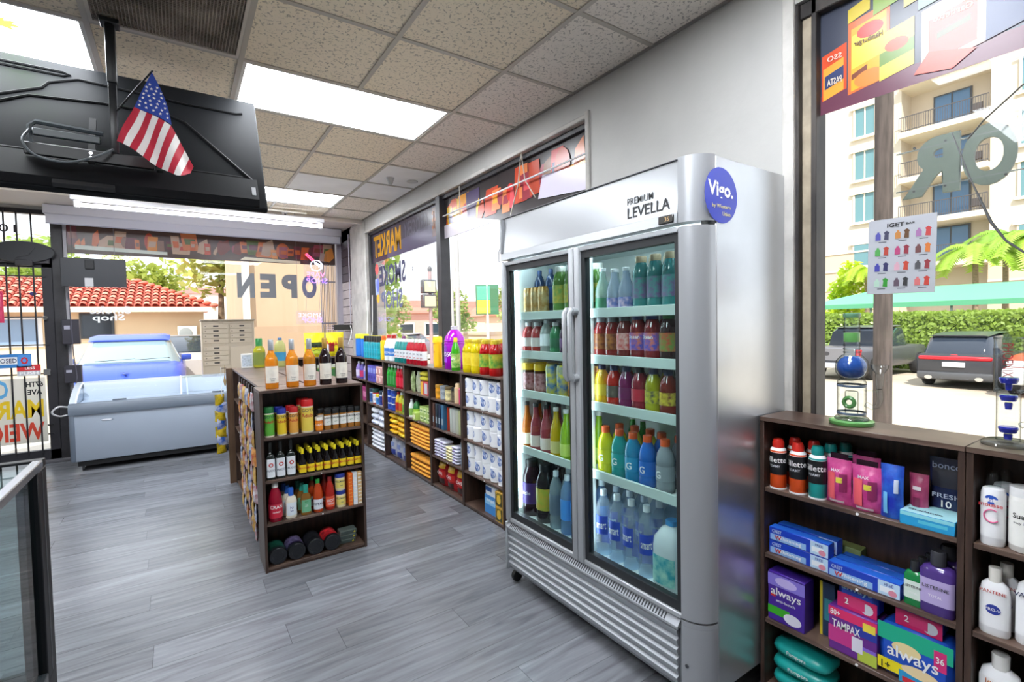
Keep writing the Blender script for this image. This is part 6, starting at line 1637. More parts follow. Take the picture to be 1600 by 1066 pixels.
obj('lettering', text('SMOKE', .055, M('ff9ad0', .4, emit=2), -.012, w=.3), neon_refl, (0, 0, .07), pi)
obj('lettering', text('SHOP', .07, PPN, -.008, w=.26), neon_refl, (.03, 0, -.0), pi)
obj('wire', B().tube([(-.15, .01, .13), (-.15, .01, 1.19)], .0015, 4).tube([(.17, .01, .13), (.17, .01, 1.19)], .0015, 4).mesh('w', M('8a8a8e', .5)), neon_refl)
obj('acrylic_panel', B().box(-.18, .2, .008, .013, -.06, .13).mesh('a', GLASS('f6f8ff', 1.3), smooth=False), neon_refl)
for p0, o_ in (((1.52, 7.34, 2.14), ne), ((1.7, 7.34, 2.14), neon_refl)):
    tag(obj('hanging_wire', B().tube([(p0[0], 7.345, 2.06), (p0[0] - .03, 7.345, 1.69)], .002, 5).mesh('w', M('8a8a8e', .5))), 'thin wire hanging between neon sign and its built reflection, %s' % ('left' if o_ is ne else 'right'), 'wire')
sg = thing('scissor_gate', 'folded metal scissor gate beside the storefront glass', 'gate', (1.72, 7.43, 0))
for k in range(10):
    obj('upright', B().box(.022 * k, .022 * k + .008, 0, .018, .02, 2.36).mesh('u', M('6a6870' if k % 3 else 'a8a6ae', .4, .5), smooth=False), sg)
for z_ in (.3, .9, 1.5, 2.1):
    obj('cross_link', B().box(0, .206, -.006, -.001, z_, z_ + .02).mesh('x', M('7a7880', .4, .5), smooth=False), sg)
pw = thing('power_unit', 'black electrical box with cord on the slat panel', 'device', (1.985, 7.05, 1.41))
obj('box', B().rbox(-.2, .05, -.02, .08, 0, .075, .005).mesh('b', M('2a2826', .5)), pw)
for k in range(3):
    obj('bracket', B().box(-.3, -.2, -.01, .01, .012 + .022 * k, .02 + .022 * k).mesh('k', M('b8a8b8', .4), smooth=False), pw)
obj('cord', B().tube([(.02, -.03, .06), (.03, -.06, -.02), (.0, -.08, -.12), (-.02, -.04, -.2)], .006, 6).mesh('c', WHITE), pw)
mo = thing('display_board', 'black flat panel hanging in storefront window beside door', 'panel', (-1.05, 7.26, 1.96))
obj('panel', B().rbox(0, .57, 0, .03, 0, .32, .004).mesh('p', M('24262c', .45)), mo)
obj('label', B().rect(.2, .275, .005, .1, -.0006).mesh('l', M('b9b9bb', .5), smooth=False), mo)
obj('clip', B().rbox(.21, .29, -.015, 0, .2, .3, .003).mesh('k', BLACKM), mo)
obj('hanger', B().tube([(.1, .015, .32), (.1, .03, .69)], .003, 5).tube([(.47, .015, .32), (.47, .03, .69)], .003, 5).mesh('h', M('55555a', .5)), mo)
ov = thing('oval_sign', 'black oval sign seen from behind above the door', 'sign', (-1.37, 7.4, 2.22))
obj('board', B().rev([(.26, -.012), (.27, 0), (.26, .012)], 32, 1, .43, c=(0, 0, .117), ax='y').mesh('b', M('222429', .5)), ov)
obj('bracket', B().rbox(-.06, .08, -.02, .02, -.03, .03, .004).mesh('k', M('2a282c', .5)), ov)
obj('wire', B().tube([(.1, -.015, .16), (.05, -.018, .08), (-.05, -.018, .05)], .003, 5).mesh('w', BLACK), ov)
def sign(name, label, x, z, w, h, panels, arts, cat='sign', y=7.44, out=False):
    t = thing(name, label, cat, (x, y, z))
    obj('board', B().rbox(0, w, 0, .004, 0, h, .001).mesh('b', M(panels[0], .5)), t)
    q = B()
    yy_ = -.0006
    for p in panels[1:]:
        q.m(M(p[4], .5)).rect(p[0] * w, p[1] * w, p[2] * h, p[3] * h, yy_)
        yy_ -= .0002
    if len(panels) > 1:
        obj('print', q.mesh('p', smooth=False), t)
    for s_, mt, hh, x_, z_, w_ in arts:
        obj('lettering', text(s_, hh, mt, .03 if out else .015, w=w_), t, (x_ * w, -.0022 if not out else -.0016, z_ * h), pi if out else 0)
    return t
sign('red_notice', 'red printed notice on the upper door glass', -1.7, 1.57, .155, .34, ['c8305a', (.1, .9, .5, .9, 'd85a7c'), (.1, .9, .1, .4, 'd2486c')], ())
sign('closed_sign', 'blue-bordered CLOSED sign hanging on door bars', -1.68, 1.08, .33, .15, ['2f7ac0', (.04, .66, .25, .78, 'eef0f2'), (.68, .98, .1, .9, '4a8ad0')], (('CLOSED', TN, .05, .36, .52, .19), ('o', TR, .08, .83, .5, .06)))
sign('push_sign', 'small red PUSH sign beside CLOSED sign', -1.47, .985, .19, .12, ['c82a30', (0, 1, 0, .45, 'b9bcc2')], (('PUSH', TW, .035, .5, .25, .15), ('LESS', TW, .03, .55, .72, .08)))
ps = sign('market_poster', 'cream poster with mirrored blue yellow and red lettering on door', -2.0, .24, .75, .72, ['ddd8cc'], (('MARKET', M('e2bf1c', .5), .2, .5, .53, .7), ('WEIGHT', M('d0442c', .5), .2, .5, .18, .7), ('CIGAR', M('5aa4d4', .5), .2, .32, .84, .42), ('67TH', TK, .06, .88, .9, .14), ('AVE', TK, .06, .88, .78, .12)), 'poster', 7.46, True)
tag(obj('door_sticker', B().disc(0, 0, .03, .022, 0, 18).mesh('s', M('3a3a7a', .5), smooth=False), None, (-1.32, YS + .004, 1.89)), 'small oval purple sticker on the door glass', 'sticker')
for k, (z_, h_) in enumerate(((1.32, .28), (.88, .2))):
    sb = thing('wall_device', 'small black device box on the door post, %s one' % ('upper', 'lower')[k], 'device', (-1.06, 7.4, z_))
    obj('case', B().rbox(-.02, .13, -.03, .06, 0, h_, .006).mesh('c', M('2c2a33', .5)), sb)
    obj('label', B().rect(.0, .05, h_ * .6, h_ * .75, -.0306).mesh('l', M('9a9aa8', .5), smooth=False), sb)
tag(obj('device_wire', B().tube([(-1.01, 7.38, 1.9), (-1.0, 7.37, 1.6), (-.99, 7.37, 1.2), (-.97, 7.37, .95), (-1.0, 7.37, .7)], .006, 6).mesh('w', M('4a4854', .5))), 'dark wire running down beside the door post', 'wire')
tag(obj('freezer_cord', B().tube(smooth([(-1.0, 6.95, .66), (-1.07, 6.9, .675), (-1.12, 6.9, .62), (-1.07, 6.95, .57), (-1.0, 7.0, .575)]), .009, 6).mesh('w', M('e2e2e6', .5))), 'white coiled cord at the left end of the freezer', 'cord')
dt = thing('drawer_tower', 'pale plastic drawer tower between bookcases and fridge', 'drawers', (1.79, 2.64, 0), RZ)
obj('frame', B().rbox(0, .3, .01, .245, 0, .66, .008).mesh('f', M('d4d6d8', .4)), dt)
for k in range(3):
    d_ = obj('drawer', B().rbox(.012, .288, -.004, .02, .03 + .21 * k, .22 + .21 * k, .006).mesh('d', M('dfe1e3', .35)), dt)
    obj('pull', B().rbox(.1, .2, -.016, -.004, .18 + .21 * k, .2 + .21 * k, .003).mesh('p', M('c2c4c8', .4)), d_)

# ================================================================== OUTSIDE
# ---- vehicles
def wheel(parent, x, y, r=.35, s=1):
    w = obj('wheel', B().rev([(r * .62, -.1), (r * .95, -.11), (r, -.08), (r, .08), (r * .95, .11), (r * .62, .1)], 20, c=(x, y, r), ax='y').mesh('tyre', M('1c1c1e', .8)), parent)
    obj('rim', B().rev([(r * .2, -.06), (r * .6, -.095), (r * .62, .0), (r * .6, .095), (r * .2, .06)], 16, c=(x, y, r), ax='y').mesh('rim', M('8a8c90', .35, .7)), w)
def loft(st):
    b = B()
    vs, fs = [], []
    n = len(st[0][1])
    for x, sec in st:
        vs += [(x, p[0], p[1]) for p in sec]
    for i in range(len(st) - 1):
        for j in range(n):
            fs.append((i * n + j, i * n + (j + 1) % n, (i + 1) * n + (j + 1) % n, (i + 1) * n + j))
    fs.append(tuple(range(n)))
    fs.append(tuple((len(st) - 1) * n + j for j in range(n)))
    return b.add(vs, fs)
def lower(hw, zb, zt):
    return [(-hw * .92, zb), (-hw, zb + .15), (-hw, zt - .14), (-hw * .93, zt - .02), (-hw * .8, zt), (hw * .8, zt), (hw * .93, zt - .02), (hw, zt - .14), (hw, zb + .15), (hw * .92, zb)]
def cab(hb, ht, zb, zt):
    return [(-hb, zb), (-ht, zt - .06), (-ht * .85, zt), (ht * .85, zt), (ht, zt - .06), (hb, zb)]
GLS = M('2c3440', .08)
def car(name, label, loc, rz, col, low, cabs, roof, W, L, wb, r=.34, gl=None):
    t = thing(name, label, 'car', loc, rz)
    paint = M(col, .25, .2)
    obj('body', loft([(x, lower(W / 2 * k, zb, zt)) for x, k, zb, zt in low]).mesh('body', paint, ang=.9), t)
    if cabs:
        obj('windows', loft([(x, cab(W / 2 * a, W / 2 * b_, z0, z1)) for x, a, b_, z0, z1 in cabs]).mesh('glass', gl or GLS, ang=.9), t)
    if roof:
        obj('roof', loft([(x, [(-W / 2 * k, z - .03), (-W / 2 * k * .85, z), (W / 2 * k * .85, z), (W / 2 * k, z - .03)]) for x, k, z in roof]).mesh('roof', paint, ang=.9), t)
    for x in wb:
        for s in (-1, 1):
            wheel(t, x, s * (W / 2 - .1), r, s)
    return t
GZ = -.15
# rear faces local -X
suv = car('dark_suv', 'dark grey suv parked with rear and red light bar toward window', (21.4, 4.75, G(21.4)), 0, '3a3c42',
          [(-2.3, .9, .3, .95), (-2.25, .97, .25, 1.05), (-1.2, 1, .22, 1.06), (1.0, 1, .22, 1.02), (1.9, .97, .24, .96), (2.3, .8, .3, .75)],
          [(-2.2, .86, .7, 1.03, 1.1), (-1.85, .9, .72, 1.04, 1.58), (.3, .9, .74, 1.02, 1.64), (1.2, .88, .7, 1.0, 1.1)], [(-1.95, .74, 1.6), (-1.0, .76, 1.67), (.3, .76, 1.67)], 1.86, 4.6, (-1.4, 1.45))
obj('tail_light_bar', B().rbox(-2.33, -2.2, -.84, .84, .86, .98, .03).mesh('tl', M('c01f2c', .25)), suv)
obj('number_plate', B().rbox(-2.34, -2.3, -.26, .26, .66, .8, .004).mesh('pl', M('d8dce2', .4)), suv)
obj('bumper', B().rbox(-2.36, -2.1, -.88, .88, .28, .5, .05, 2).mesh('bp', M('4a4c50', .4)), suv)
for s in (-1, 1):
    obj('exhaust_tip', B().rev([(.06, -2.38), (.06, -2.25)], 12, 1.6, 1, c=(0, s * .58, .33), ax='x').mesh('ex', CHROME), suv)
obj('badge', B().disc(0, 0, .1, .04, 0).mesh('bd', M('b83a44', .3), smooth=False), suv, (-2.27, 0, 1.0), RZ)
trk = car('pickup_truck', 'dark grey pickup truck parked tailgate toward window', (21.8, 7.95, G(21.8)), -.06, '55565c',
          [(-2.7, .96, .5, 1.1), (-2.65, 1, .45, 1.15), (-1.0, 1, .4, 1.15), (1.4, 1, .4, 1.15), (2.5, .95, .45, 1.1), (2.75, .85, .5, .95)],
          [(-.95, .94, .8, 1.13, 1.7), (-.7, .94, .8, 1.13, 1.82), (.8, .94, .8, 1.13, 1.84), (1.5, .92, .74, 1.1, 1.2)], [(-.85, .82, 1.83), (.75, .82, 1.88)], 1.95, 5.5, (-1.75, 1.85), .41)
obj('tailgate', B().rbox(-2.74, -2.7, -.8, .8, .68, 1.14, .02).mesh('tg', M('77787e', .35, .2)), trk)
obj('emblem', B().disc(0, 0, .1, .07, 0).mesh('em', M('3a3a3e', .4), smooth=False), trk, (-2.745, .1, .93), RZ)
obj('bumper', B().rbox(-2.9, -2.68, -.93, .93, .42, .62, .05, 2).mesh('bp', M('b9bcc2', .3, .5)), trk)
obj('number_plate', B().rbox(-2.915, -2.9, -.2, .2, .46, .58, .003).mesh('pl', M('e6e8ea', .4)), trk)
for s in (-1, 1):
    obj('tail_light', B().rbox(-2.76, -2.6, s * .9 - .07, s * .9 + .07, .75, 1.1, .02).mesh('tl', M('a82430', .3)), trk)
wtk = car('red_suv', 'red car with white bumper at the right picture edge', (20.4, 2.55, G(20.4)), pi, 'd8502c',
          [(-2.2, .95, .35, 1.0), (-1.0, 1, .3, 1.1), (1.0, 1, .3, 1.12), (1.9, .98, .32, 1.1), (2.3, .9, .4, .98)],
          [(-1.9, .88, .72, 1.06, 1.5), (-1.5, .9, .74, 1.06, 1.75), (.1, .9, .74, 1.06, 1.76), (.9, .9, .72, 1.08, 1.15)], [(-1.6, .76, 1.75), (.0, .76, 1.79)], 1.9, 4.6, (-1.4, 1.45), .38)
obj('bumper', B().rbox(2.15, 2.42, -.96, .96, .35, .8, .08, 2).mesh('bp', M('e2e4e8', .4)), wtk)
for s in (-1, 1):
    obj('headlight', B().rbox(2.2, 2.36, s * .7 - .18, s * .7 + .18, .82, .98, .04).mesh('hl', M('dfe4ea', .15)), wtk)
blu = car('blue_sedan', 'blue car parked nose toward the storefront', (-.82, 13.2, G(-.82)), -pi / 2, '3f57b8',
          [(-2.3, .88, .3, 1.0), (-1.4, 1, .25, 1.05), (.6, 1, .25, 1.02), (1.5, .99, .25, .98), (2.1, .92, .28, .84), (2.35, .74, .35, .62)],
          [(-2.0, .82, .6, 1.0, 1.1), (-1.2, .88, .68, 1.02, 1.46), (.0, .9, .7, 1.02, 1.5), (.45, .9, .7, 1.02, 1.42), (1.25, .9, .8, .98, 1.02)], [(-1.1, .7, 1.48), (-.2, .72, 1.54), (.25, .72, 1.52), (.52, .71, 1.43)], 1.85, 4.7, (-1.45, 1.4), .34, M('7f959c', .05))  # window glass coloured pale to imitate the sky reflected in it
for s in (-1, 1):
    obj('headlight', B().rbox(1.9, 2.22, s * .66 - .16, s * .66 + .16, .62, .72, .04).mesh('hl', M('dfe6f0', .1)), blu)
    obj('wing_mirror', B().rbox(.55, .72, s * .95 - .1, s * .95 + .08, .98, 1.1, .03, 2).mesh('wm', M('2f4498', .3)), blu)
obj('emblem', B().box(2.08, 2.12, -.06, .06, .868, .874).box(2.12, 2.2, -.015, .015, .84, .85).mesh('em', CHROME, smooth=False), blu)
obj('wiper', B().tube([(1.2, -.5, 1.04), (1.15, .1, 1.06)], .012, 6).tube([(1.2, .1, 1.04), (1.15, .65, 1.06)], .012, 6).mesh('wp', BLACK), blu)
car('white_car', 'pale car far behind the blue car with red markings', (.3, 17.9, G(.3)), -pi / 2, 'c8c4c2',
    [(-2.2, .9, .3, .95), (-1.2, 1, .25, 1.0), (1.0, 1, .25, .98), (2.2, .85, .3, .8)], [(-1.8, .85, .7, .98, 1.2), (-1.2, .88, .7, .98, 1.4), (.3, .88, .7, .98, 1.42), (1.1, .86, .72, .96, 1.0)], [(-1.2, .72, 1.43), (.2, .72, 1.46)], 1.8, 4.4, (-1.35, 1.35))

# ---- plants
def leaves(b, c, rx, ry, rz, n, size, rg):
    for _ in range(n):
        while True:
            u = Vector((rg.uniform(-1, 1), rg.uniform(-1, 1), rg.uniform(-1, 1)))
            if 0.25 < u.length < 1:
                break
        p = Vector((c[0] + u.x * rx, c[1] + u.y * ry, c[2] + u.z * rz))
        a = Vector((rg.gauss(0, 1), rg.gauss(0, 1), rg.gauss(0, .6))).normalized()
        d = a.cross(Vector((rg.gauss(0, 1), rg.gauss(0, 1), 1))).normalized()
        s = size * rg.uniform(.6, 1.3)
        b.add([p - a * s, p + d * s * .5, p + a * s, p - d * s * .5], [(0, 1, 2, 3)])
def LEAF(c):
    return FILM(c, .6)
def tree(name, label, loc, h, r, n, col, size=.28, seed=0, trunk=.14, lo=.45):
    rg = random.Random(seed)
    t = thing(name, label, 'tree', loc)
    obj('trunk', B().tube([(0, 0, 0), (.05, .02, h * .3), (-.03, .04, h * lo), (.05, 0, h * .75)], [trunk, trunk * .85, trunk * .7, trunk * .3], 8).mesh('trunk', M('7a6652', .9, var=.3, vs=6)), t)
    b = B()
    for _ in range(9):
        a = rg.uniform(0, 2 * pi)
        q = rg.uniform(.2, .65)
        leaves(b, (math.cos(a) * r * q, math.sin(a) * r * q, h * (lo + .1) + rg.uniform(0, h * (.9 - lo))), r * .55, r * .55, h * .2, n // 9, size, rg)
    k = obj('crown', b.mesh('crown', LEAF(col), smooth=False), t)
    return t
def palm(label, loc, h, col, seed, n=15, fl=1.9):
    rg = random.Random(seed)
    t = thing('palm_tree', label, 'tree', loc, 0, 'palms outside')
    obj('trunk', B().tube([(0, 0, 0), (.06, 0, h * .5), (0, .03, h)], [.16, .13, .11], 8).mesh('trunk', M('8a7864', .9, var=.3, vs=9, st=(1, 1, 5))), t)
    for k in range(n):
        a = 2 * pi * k / n + rg.uniform(-.2, .2)
        up = rg.uniform(.1, 1.0)
        b = B()
        d = Vector((math.cos(a), math.sin(a), 0))
        sd_ = Vector((-math.sin(a), math.cos(a), 0))
        L_ = fl * rg.uniform(.8, 1.15)
        prev = None
        for i in range(9):
            s = i / 8
            p = Vector((0, 0, h)) + d * L_ * s * (1 - .15 * s) + Vector((0, 0, L_ * (up * .75 * s - (.55 + .45 * up) * s * s * 1.1)))
            if prev is not None:
                for sg_ in (-1, 1):
                    for f_ in (.15, .5, .85):
                        p0 = prev.lerp(p, f_)
                        ln = L_ * .3 * (1 - .55 * abs(s - .4))
                        tip = p0 + sd_ * sg_ * ln * .8 + d * ln * .5 + Vector((0, 0, -ln * .45))
                        wv = (p - prev) * .28
                        b.add([p0 - wv, p0 + wv, tip], [(0, 1, 2)])
            prev = p
        obj('frond', b.mesh('frond', LEAF(col), smooth=False), t)
    return t
# palms
palm('palm tree beside the utility pole outside right window', (32, 11.7, G(32)), 4.9, 'a8c83a', 1)
palm('palm tree right of the poster outside, left one', (33, 7.4, G(33)), 5.5, '9cc04a', 2, fl=2.3)
palm('palm tree right of the poster outside, right one', (33.5, 5.5, G(33.5)), 5.9, 'a4c850', 3, fl=2.4)
palm('palm tree in the gap between the other two palms', (36, 6.9, G(36)), 6.4, '8cb848', 4, fl=2.2)
tree('yellow_shrub', 'rounded yellow-green shrub left of the utility pole', (33.5, 13.2, G(33.5)), 4.7, 1.4, 1500, 'b8cc2c', .2, 5, .1, .3)
tree('grey_shrub', 'pale bush in front of the green house', (23.4, 11.2, G(23.4)), 1.6, .9, 700, '9aac84', .16, 6, .06, .15)
hg = thing('hedge', 'long clipped green hedge behind the parked cars', 'hedge', (25.5, 7.2, G(25.5)))
obj('core', B().rbox(-.4, .4, -4.6, 4.6, 0, 2.2, .15).mesh('core', M('5a7034', .9, var=.4, vs=5)), hg)
hb = B()
rg_ = random.Random(3)
for _ in range(6500):
    f_ = rg_.random()
    p = Vector((-.42 - rg_.uniform(0, .12), rg_.uniform(-4.7, 4.7), rg_.uniform(.02, 2.3))) if f_ < .72 else Vector((rg_.uniform(-.5, .5), rg_.uniform(-4.7, 4.7), 2.2 + rg_.uniform(0, .16)))
    a = Vector((rg_.gauss(0, .5), rg_.gauss(0, 1), rg_.gauss(0, 1))).normalized()
    d = a.cross(Vector((1, rg_.gauss(0, .4), rg_.gauss(0, .4)))).normalized()
    s = rg_.uniform(.05, .12)
    hb.add([p - a * s, p + d * s * .6, p + a * s, p - d * s * .6], [(0, 1, 2, 3)])
obj('foliage', hb.mesh('fol', LEAF('8ea84a'), smooth=False), hg)
# ---- carport canopy and green house
cp_ = thing('canopy', 'long pale green canopy roof over the parking', 'canopy', (29.5, 9.0, -.15))
obj('roof_sheet', B().add([(-1.8, 4.2, 2.2), (-1.8, -5.5, 2.22), (0.8, -5.5, 3.0), (0.8, 1.6, 3.0), (-1.8, 4.2, 2.14), (-1.8, -5.5, 2.14), (0.8, -5.5, 2.94), (0.8, 1.6, 2.94)], [(0, 1, 2, 3), (4, 5, 6, 7), (0, 1, 5, 4), (1, 2, 6, 5), (2, 3, 7, 6), (3, 0, 4, 7)]).mesh('r', M('5fae84', .5), smooth=False), cp_)
obj('valance', B().box(-1.83, -1.8, -5.5, 4.2, 2.0, 2.22).mesh('v', M('549c76', .5), smooth=False), cp_)
for y_ in (-5, -2, 1, 3.9):
    obj('post', B().box(-1.75, -1.67, y_ - .04, y_ + .04, -.63, 2.15).mesh('p', M('5a6a60', .5), smooth=False), cp_)
gh = thing('green_house', 'small green gabled house left of the canopy', 'building', (31, 17.6, -.15))
obj('wall', B().prism([(-2.4, -.63), (2.4, -.63), (2.4, 2.3), (0, 4.1), (-2.4, 2.3)], 0, 4, 'x').mesh('w', M('6fae8c', .8), smooth=False), gh)
obj('roof', B().prism([(-2.7, 2.15), (0, 4.2), (2.7, 2.15), (2.7, 2.3), (0, 4.36), (-2.7, 2.3)], -.25, 4.2, 'x').mesh('r', M('8cdcb8', .6), smooth=False), gh)
wn_ = obj('window', B().box(-.04, 0, -1.6, -.8, .9, 1.9).mesh('wn', M('d8e0dc', .6), smooth=False), gh)
obj('pane', B().box(-.05, -.04, -1.5, -.9, 1.0, 1.8).mesh('pn', GLS, smooth=False), wn_)
# ---- utility pole
up = thing('utility_pole', 'brown wooden utility pole outside right window', 'pole', (6.9, 2.362, G(6.9)))
obj('shaft', B().rev([(.095, 0), (.09, 4), (.085, 9)], 14).mesh('s', M('4a423e', .9, var=.3, vs=7, st=(4, 4, .4))), up)
obj('crossarm', B().rbox(-.05, .05, -1.1, 1.1, 8.3, 8.42, .01).mesh('c', M('6a5f58', .9)), up)
# ---- apartment building
AX = 42
def q_(y_, z_):
    return y_ * 1.4, 1.45 + (z_ - 1.45) * 1.4
ap = thing('apartment_building', 'tall cream apartment building with balconies across the street', 'building', (AX, 0, -.15))
CRM = M('cbc0ae', .85, var=.04, vs=.4)
b0, b1 = 6.3 * 1.4, 9.55 * 1.4
obj('wall', B().box(0, 10, b1, 36, -.63, 24).box(0, 10, -6, b0, -.63, 24).box(1.8, 10, b0, b1, -.63, 24).mesh('w', CRM, smooth=False), ap)
obj('ground_wall', B().box(-.15, 0, b1, 36, 0, 6.4).box(-.15, 0, -6, b0, 0, 6.4).mesh('w', M('c9b59c', .85), smooth=False), ap)
TRM = M('ddd2c0', .8)
PNE = M('5f858c', .12)
for k, z_ in enumerate((6.35, 5.0, 3.6)):
    obj('belt_course', B().box(-.22, -.15, b1, 36, z_, z_ + .12).box(-.22, -.15, -6, b0, z_, z_ + .12).mesh('bc', TRM, smooth=False), ap)
for yc, wv in ((13.69, .75), (11.1, .87), (16.6, .85), (4.9, .85), (2.6, .85)):
    for zc in (14.0, 11.7, 9.47, 7.27, 4.8):
        y_, z_ = q_(yc, zc)
        w_, h_ = wv * 1.4 / 2, (1.45 if zc > 5 else 1.1) * 1.4 / 2
        if zc < 5:
            y_ -= 0
        wn = obj('window', B().box(-.12, 0, y_ - w_ - .12, y_ - w_, z_ - h_, z_ + h_).box(-.12, 0, y_ + w_, y_ + w_ + .12, z_ - h_, z_ + h_).box(-.2, 0, y_ - w_ - .3, y_ + w_ + .3, z_ + h_, z_ + h_ + .22).box(-.2, 0, y_ - w_ - .25, y_ + w_ + .25, z_ - h_ - .18, z_ - h_)
                 .box(-.08, 0, y_ - .04, y_ + .04, z_ - h_, z_ + h_).mesh('wn', TRM, smooth=False), ap)
        obj('pane', B().box(-.17 if zc < 5 else -.04, -.15 if zc < 5 else -.01, y_ - w_, y_ + w_, z_ - h_, z_ + h_).mesh('pn', PNE, smooth=False), wn)
for zc in (12.9, 10.5, 8.3, 6.2, 4.1):
    z_ = 1.45 + (zc - 1.45) * 1.4
    bl = obj('balcony', B().box(-.5, 1.8, b0, b1, z_ - .35, z_).mesh('bl', TRM, smooth=False), ap)
    rl = B()
    rl.box(-.45, -.4, b0, b1, z_ + 1.0, z_ + 1.05).box(-.45, -.4, b0, b1, z_ + .1, z_ + .14)
    for k in range(38):
        yy_ = b0 + (b1 - b0) * k / 37
        rl.box(-.44, -.415, yy_ - .012, yy_ + .012, z_, z_ + 1.0)
    obj('railing', rl.mesh('rl', M('4a484a', .5), smooth=False), bl)
    y0_, y1_ = 7.28 * 1.4, 8.56 * 1.4
    dn = obj('balcony_door', B().box(1.7, 1.8, y0_ - .1, y1_ + .1, z_, z_ + 2.5).mesh('dn', M('4a5058', .5), smooth=False), ap)
    for a, c_ in ((y0_, (y0_ + y1_) / 2 - .05), ((y0_ + y1_) / 2 + .05, y1_)):
        obj('pane', B().box(1.68, 1.7, a, c_, z_ + .1, z_ + 2.4).mesh('pn', M('4f7398', .1), smooth=False), dn)
    ch = B()
    ch.rbox(.2, .6, b0 + .5, b0 + 1.0, z_ + .4, z_ + .46, .01).rbox(.6, .65, b0 + .5, b0 + 1.0, z_ + .46, z_ + .95, .01)
    for a in (.22, .58):
        for c_ in (b0 + .52, b0 + .98):
            ch.box(a - .02, a + .02, c_ - .02, c_ + .02, z_, z_ + .4)
    tag(obj('balcony_chair', ch.mesh('ch', M('4a4442', .6), smooth=False), None, (AX, 0, -.15)), 'dark chair on apartment balcony, %s balcony from top' % ORDW[(12.9, 10.5, 8.3, 6.2, 4.1).index(zc)], 'chair', 'balcony chairs')

# ---- beyond the storefront: tiled house, cream block, mailboxes, trees
th = thing('tiled_house', 'low cream house with red clay tile roof across the lot', 'building', (0, 20, G(0)))
obj('wall', B().box(-12, .75, .3, 6, 0, 2.5).mesh('w', M('e6cfae', .85, var=.05, vs=1), smooth=False), th)
ob_ = B()
EZ, RZZ = 2.38, 3.45
obj('roof_deck', ob_.add([(-12.4, -.2, EZ), (1.1, -.2, EZ), (-1.3, 2.6, RZZ), (-12.4, 2.6, RZZ), (1.1, 6.4, EZ), (-12.4, 6.4, EZ)], [(0, 1, 2, 3), (1, 4, 2), (4, 5, 3, 2), (0, 1, 4, 5)]).mesh('deck', M('b0574a', .8), smooth=False), th)
tl = B()
tl.m(M('c8604e', .75, var=.3, vs=4)).m(M('dd8a76', .75))
nx, nr = 58, 9
for i in range(nx):
    x_ = -12.3 + i * .225
    for j in range(nr):
        s0, s1 = j / nr, (j + 1.12) / nr
        y0_, z0_ = -.25 + 2.85 * s0, EZ + (RZZ - EZ) * s0 + .03
        y1_, z1_ = -.25 + 2.85 * min(s1, 1), EZ + (RZZ - EZ) * min(s1, 1) + .0
        if x_ > 1.0 - 2.4 * s0:
            continue
        tl.cur = (i * 7 + j * 3) % 2
        vs, fs = [], []
        for yy_, zz_, rr in ((y0_, z0_, .105), (y1_, z1_, .085)):
            for k in range(5):
                a = pi * k / 4
                vs.append((x_ - math.cos(a) * rr, yy_, zz_ + math.sin(a) * rr * .8))
        for k in range(4):
            fs.append((k, k + 1, k + 6, k + 5))
        tl.add(vs, fs)
rt = obj('roof_tiles', tl.mesh('tiles'), th, label='red barrel roof tiles')
rt['kind'] = 'stuff'
hp = B()
for k in range(12):
    s = k / 12
    hp.sup((1.05 - 2.4 * s, -.25 + 2.85 * s, EZ + (RZZ - EZ) * s + .06), .13, .16, .08)
ho = obj('hip_tiles', hp.mesh('hip', M('cf6e5c', .75)), th)
ho['kind'] = 'stuff'
obj('fascia', B().box(-12.4, 1.1, -.26, -.18, EZ - .16, EZ).mesh('f', M('efe0c6', .8), smooth=False), th)
wn = obj('window', B().box(-2.55, -1.7, .25, .3, 1.4, 2.2).mesh('wn', M('3a4048', .4), smooth=False), th)
obj('pane', B().box(-2.48, -1.77, .24, .25, 1.47, 2.13).mesh('pn', GLS, smooth=False), wn)
wn = obj('window', B().box(-7.6, -3.4, .25, .3, 1.2, 2.1).mesh('wn', M('dfe4ea', .5), smooth=False), th)
obj('pane', B().box(-7.5, -3.5, .24, .25, 1.28, 2.02).mesh('pn', M('7f98b8', .1), smooth=False), wn)
ac = thing('air_conditioner', 'white wall air conditioner unit on the tiled house', 'air conditioner', (-.02, 20.0, 1.1))
obj('case', B().rbox(0, .55, 0, .28, 0, .5, .02).mesh('c', M('e2ddd2', .5)), ac)
obj('fan_grille', B().rev([(.19, -.012), (.17, -.016), (.05, -.014)], 20, c=(.22, 0, .25), ax='y').mesh('g', M('9aa0a0', .5)), ac)
cb = thing('cream_building', 'plain cream building wall behind the OPEN lettering', 'building', (1.3, 13.2, G(1.3)))
obj('wall', B().box(0, 2.35, 0, 5, 0, 6).mesh('w', M('b39a80', .85, var=.04, vs=1), smooth=False), cb)
obj('plinth', B().box(.12, 2.38, -.06, 0, 0, 1.65).mesh('w', M('a68d74', .85), smooth=False), cb)
obj('downpipe', B().box(-.02, .12, -.12, 0, 0, 6).mesh('d', M('f0e8dc', .6), smooth=False), cb)
mb = thing('mailbox_cluster', 'beige metal mailbox cabinet with numbered doors outside storefront', 'mailbox', (.28, 8.6, -.06))
BG = M('c2b49f', .5, .15)
obj('pedestal', B().rbox(.2, .5, .12, .36, 0, .75, .01).mesh('p', M('a89c8a', .5)), mb)
obj('cabinet', B().rbox(0, .7, .02, .46, .75, 1.64, .008).mesh('c', BG), mb)
obj('cap', B().rbox(-.01, .71, 0, .47, 1.6401, 1.665, .006).mesh('c', M('b4a794', .5)), mb)
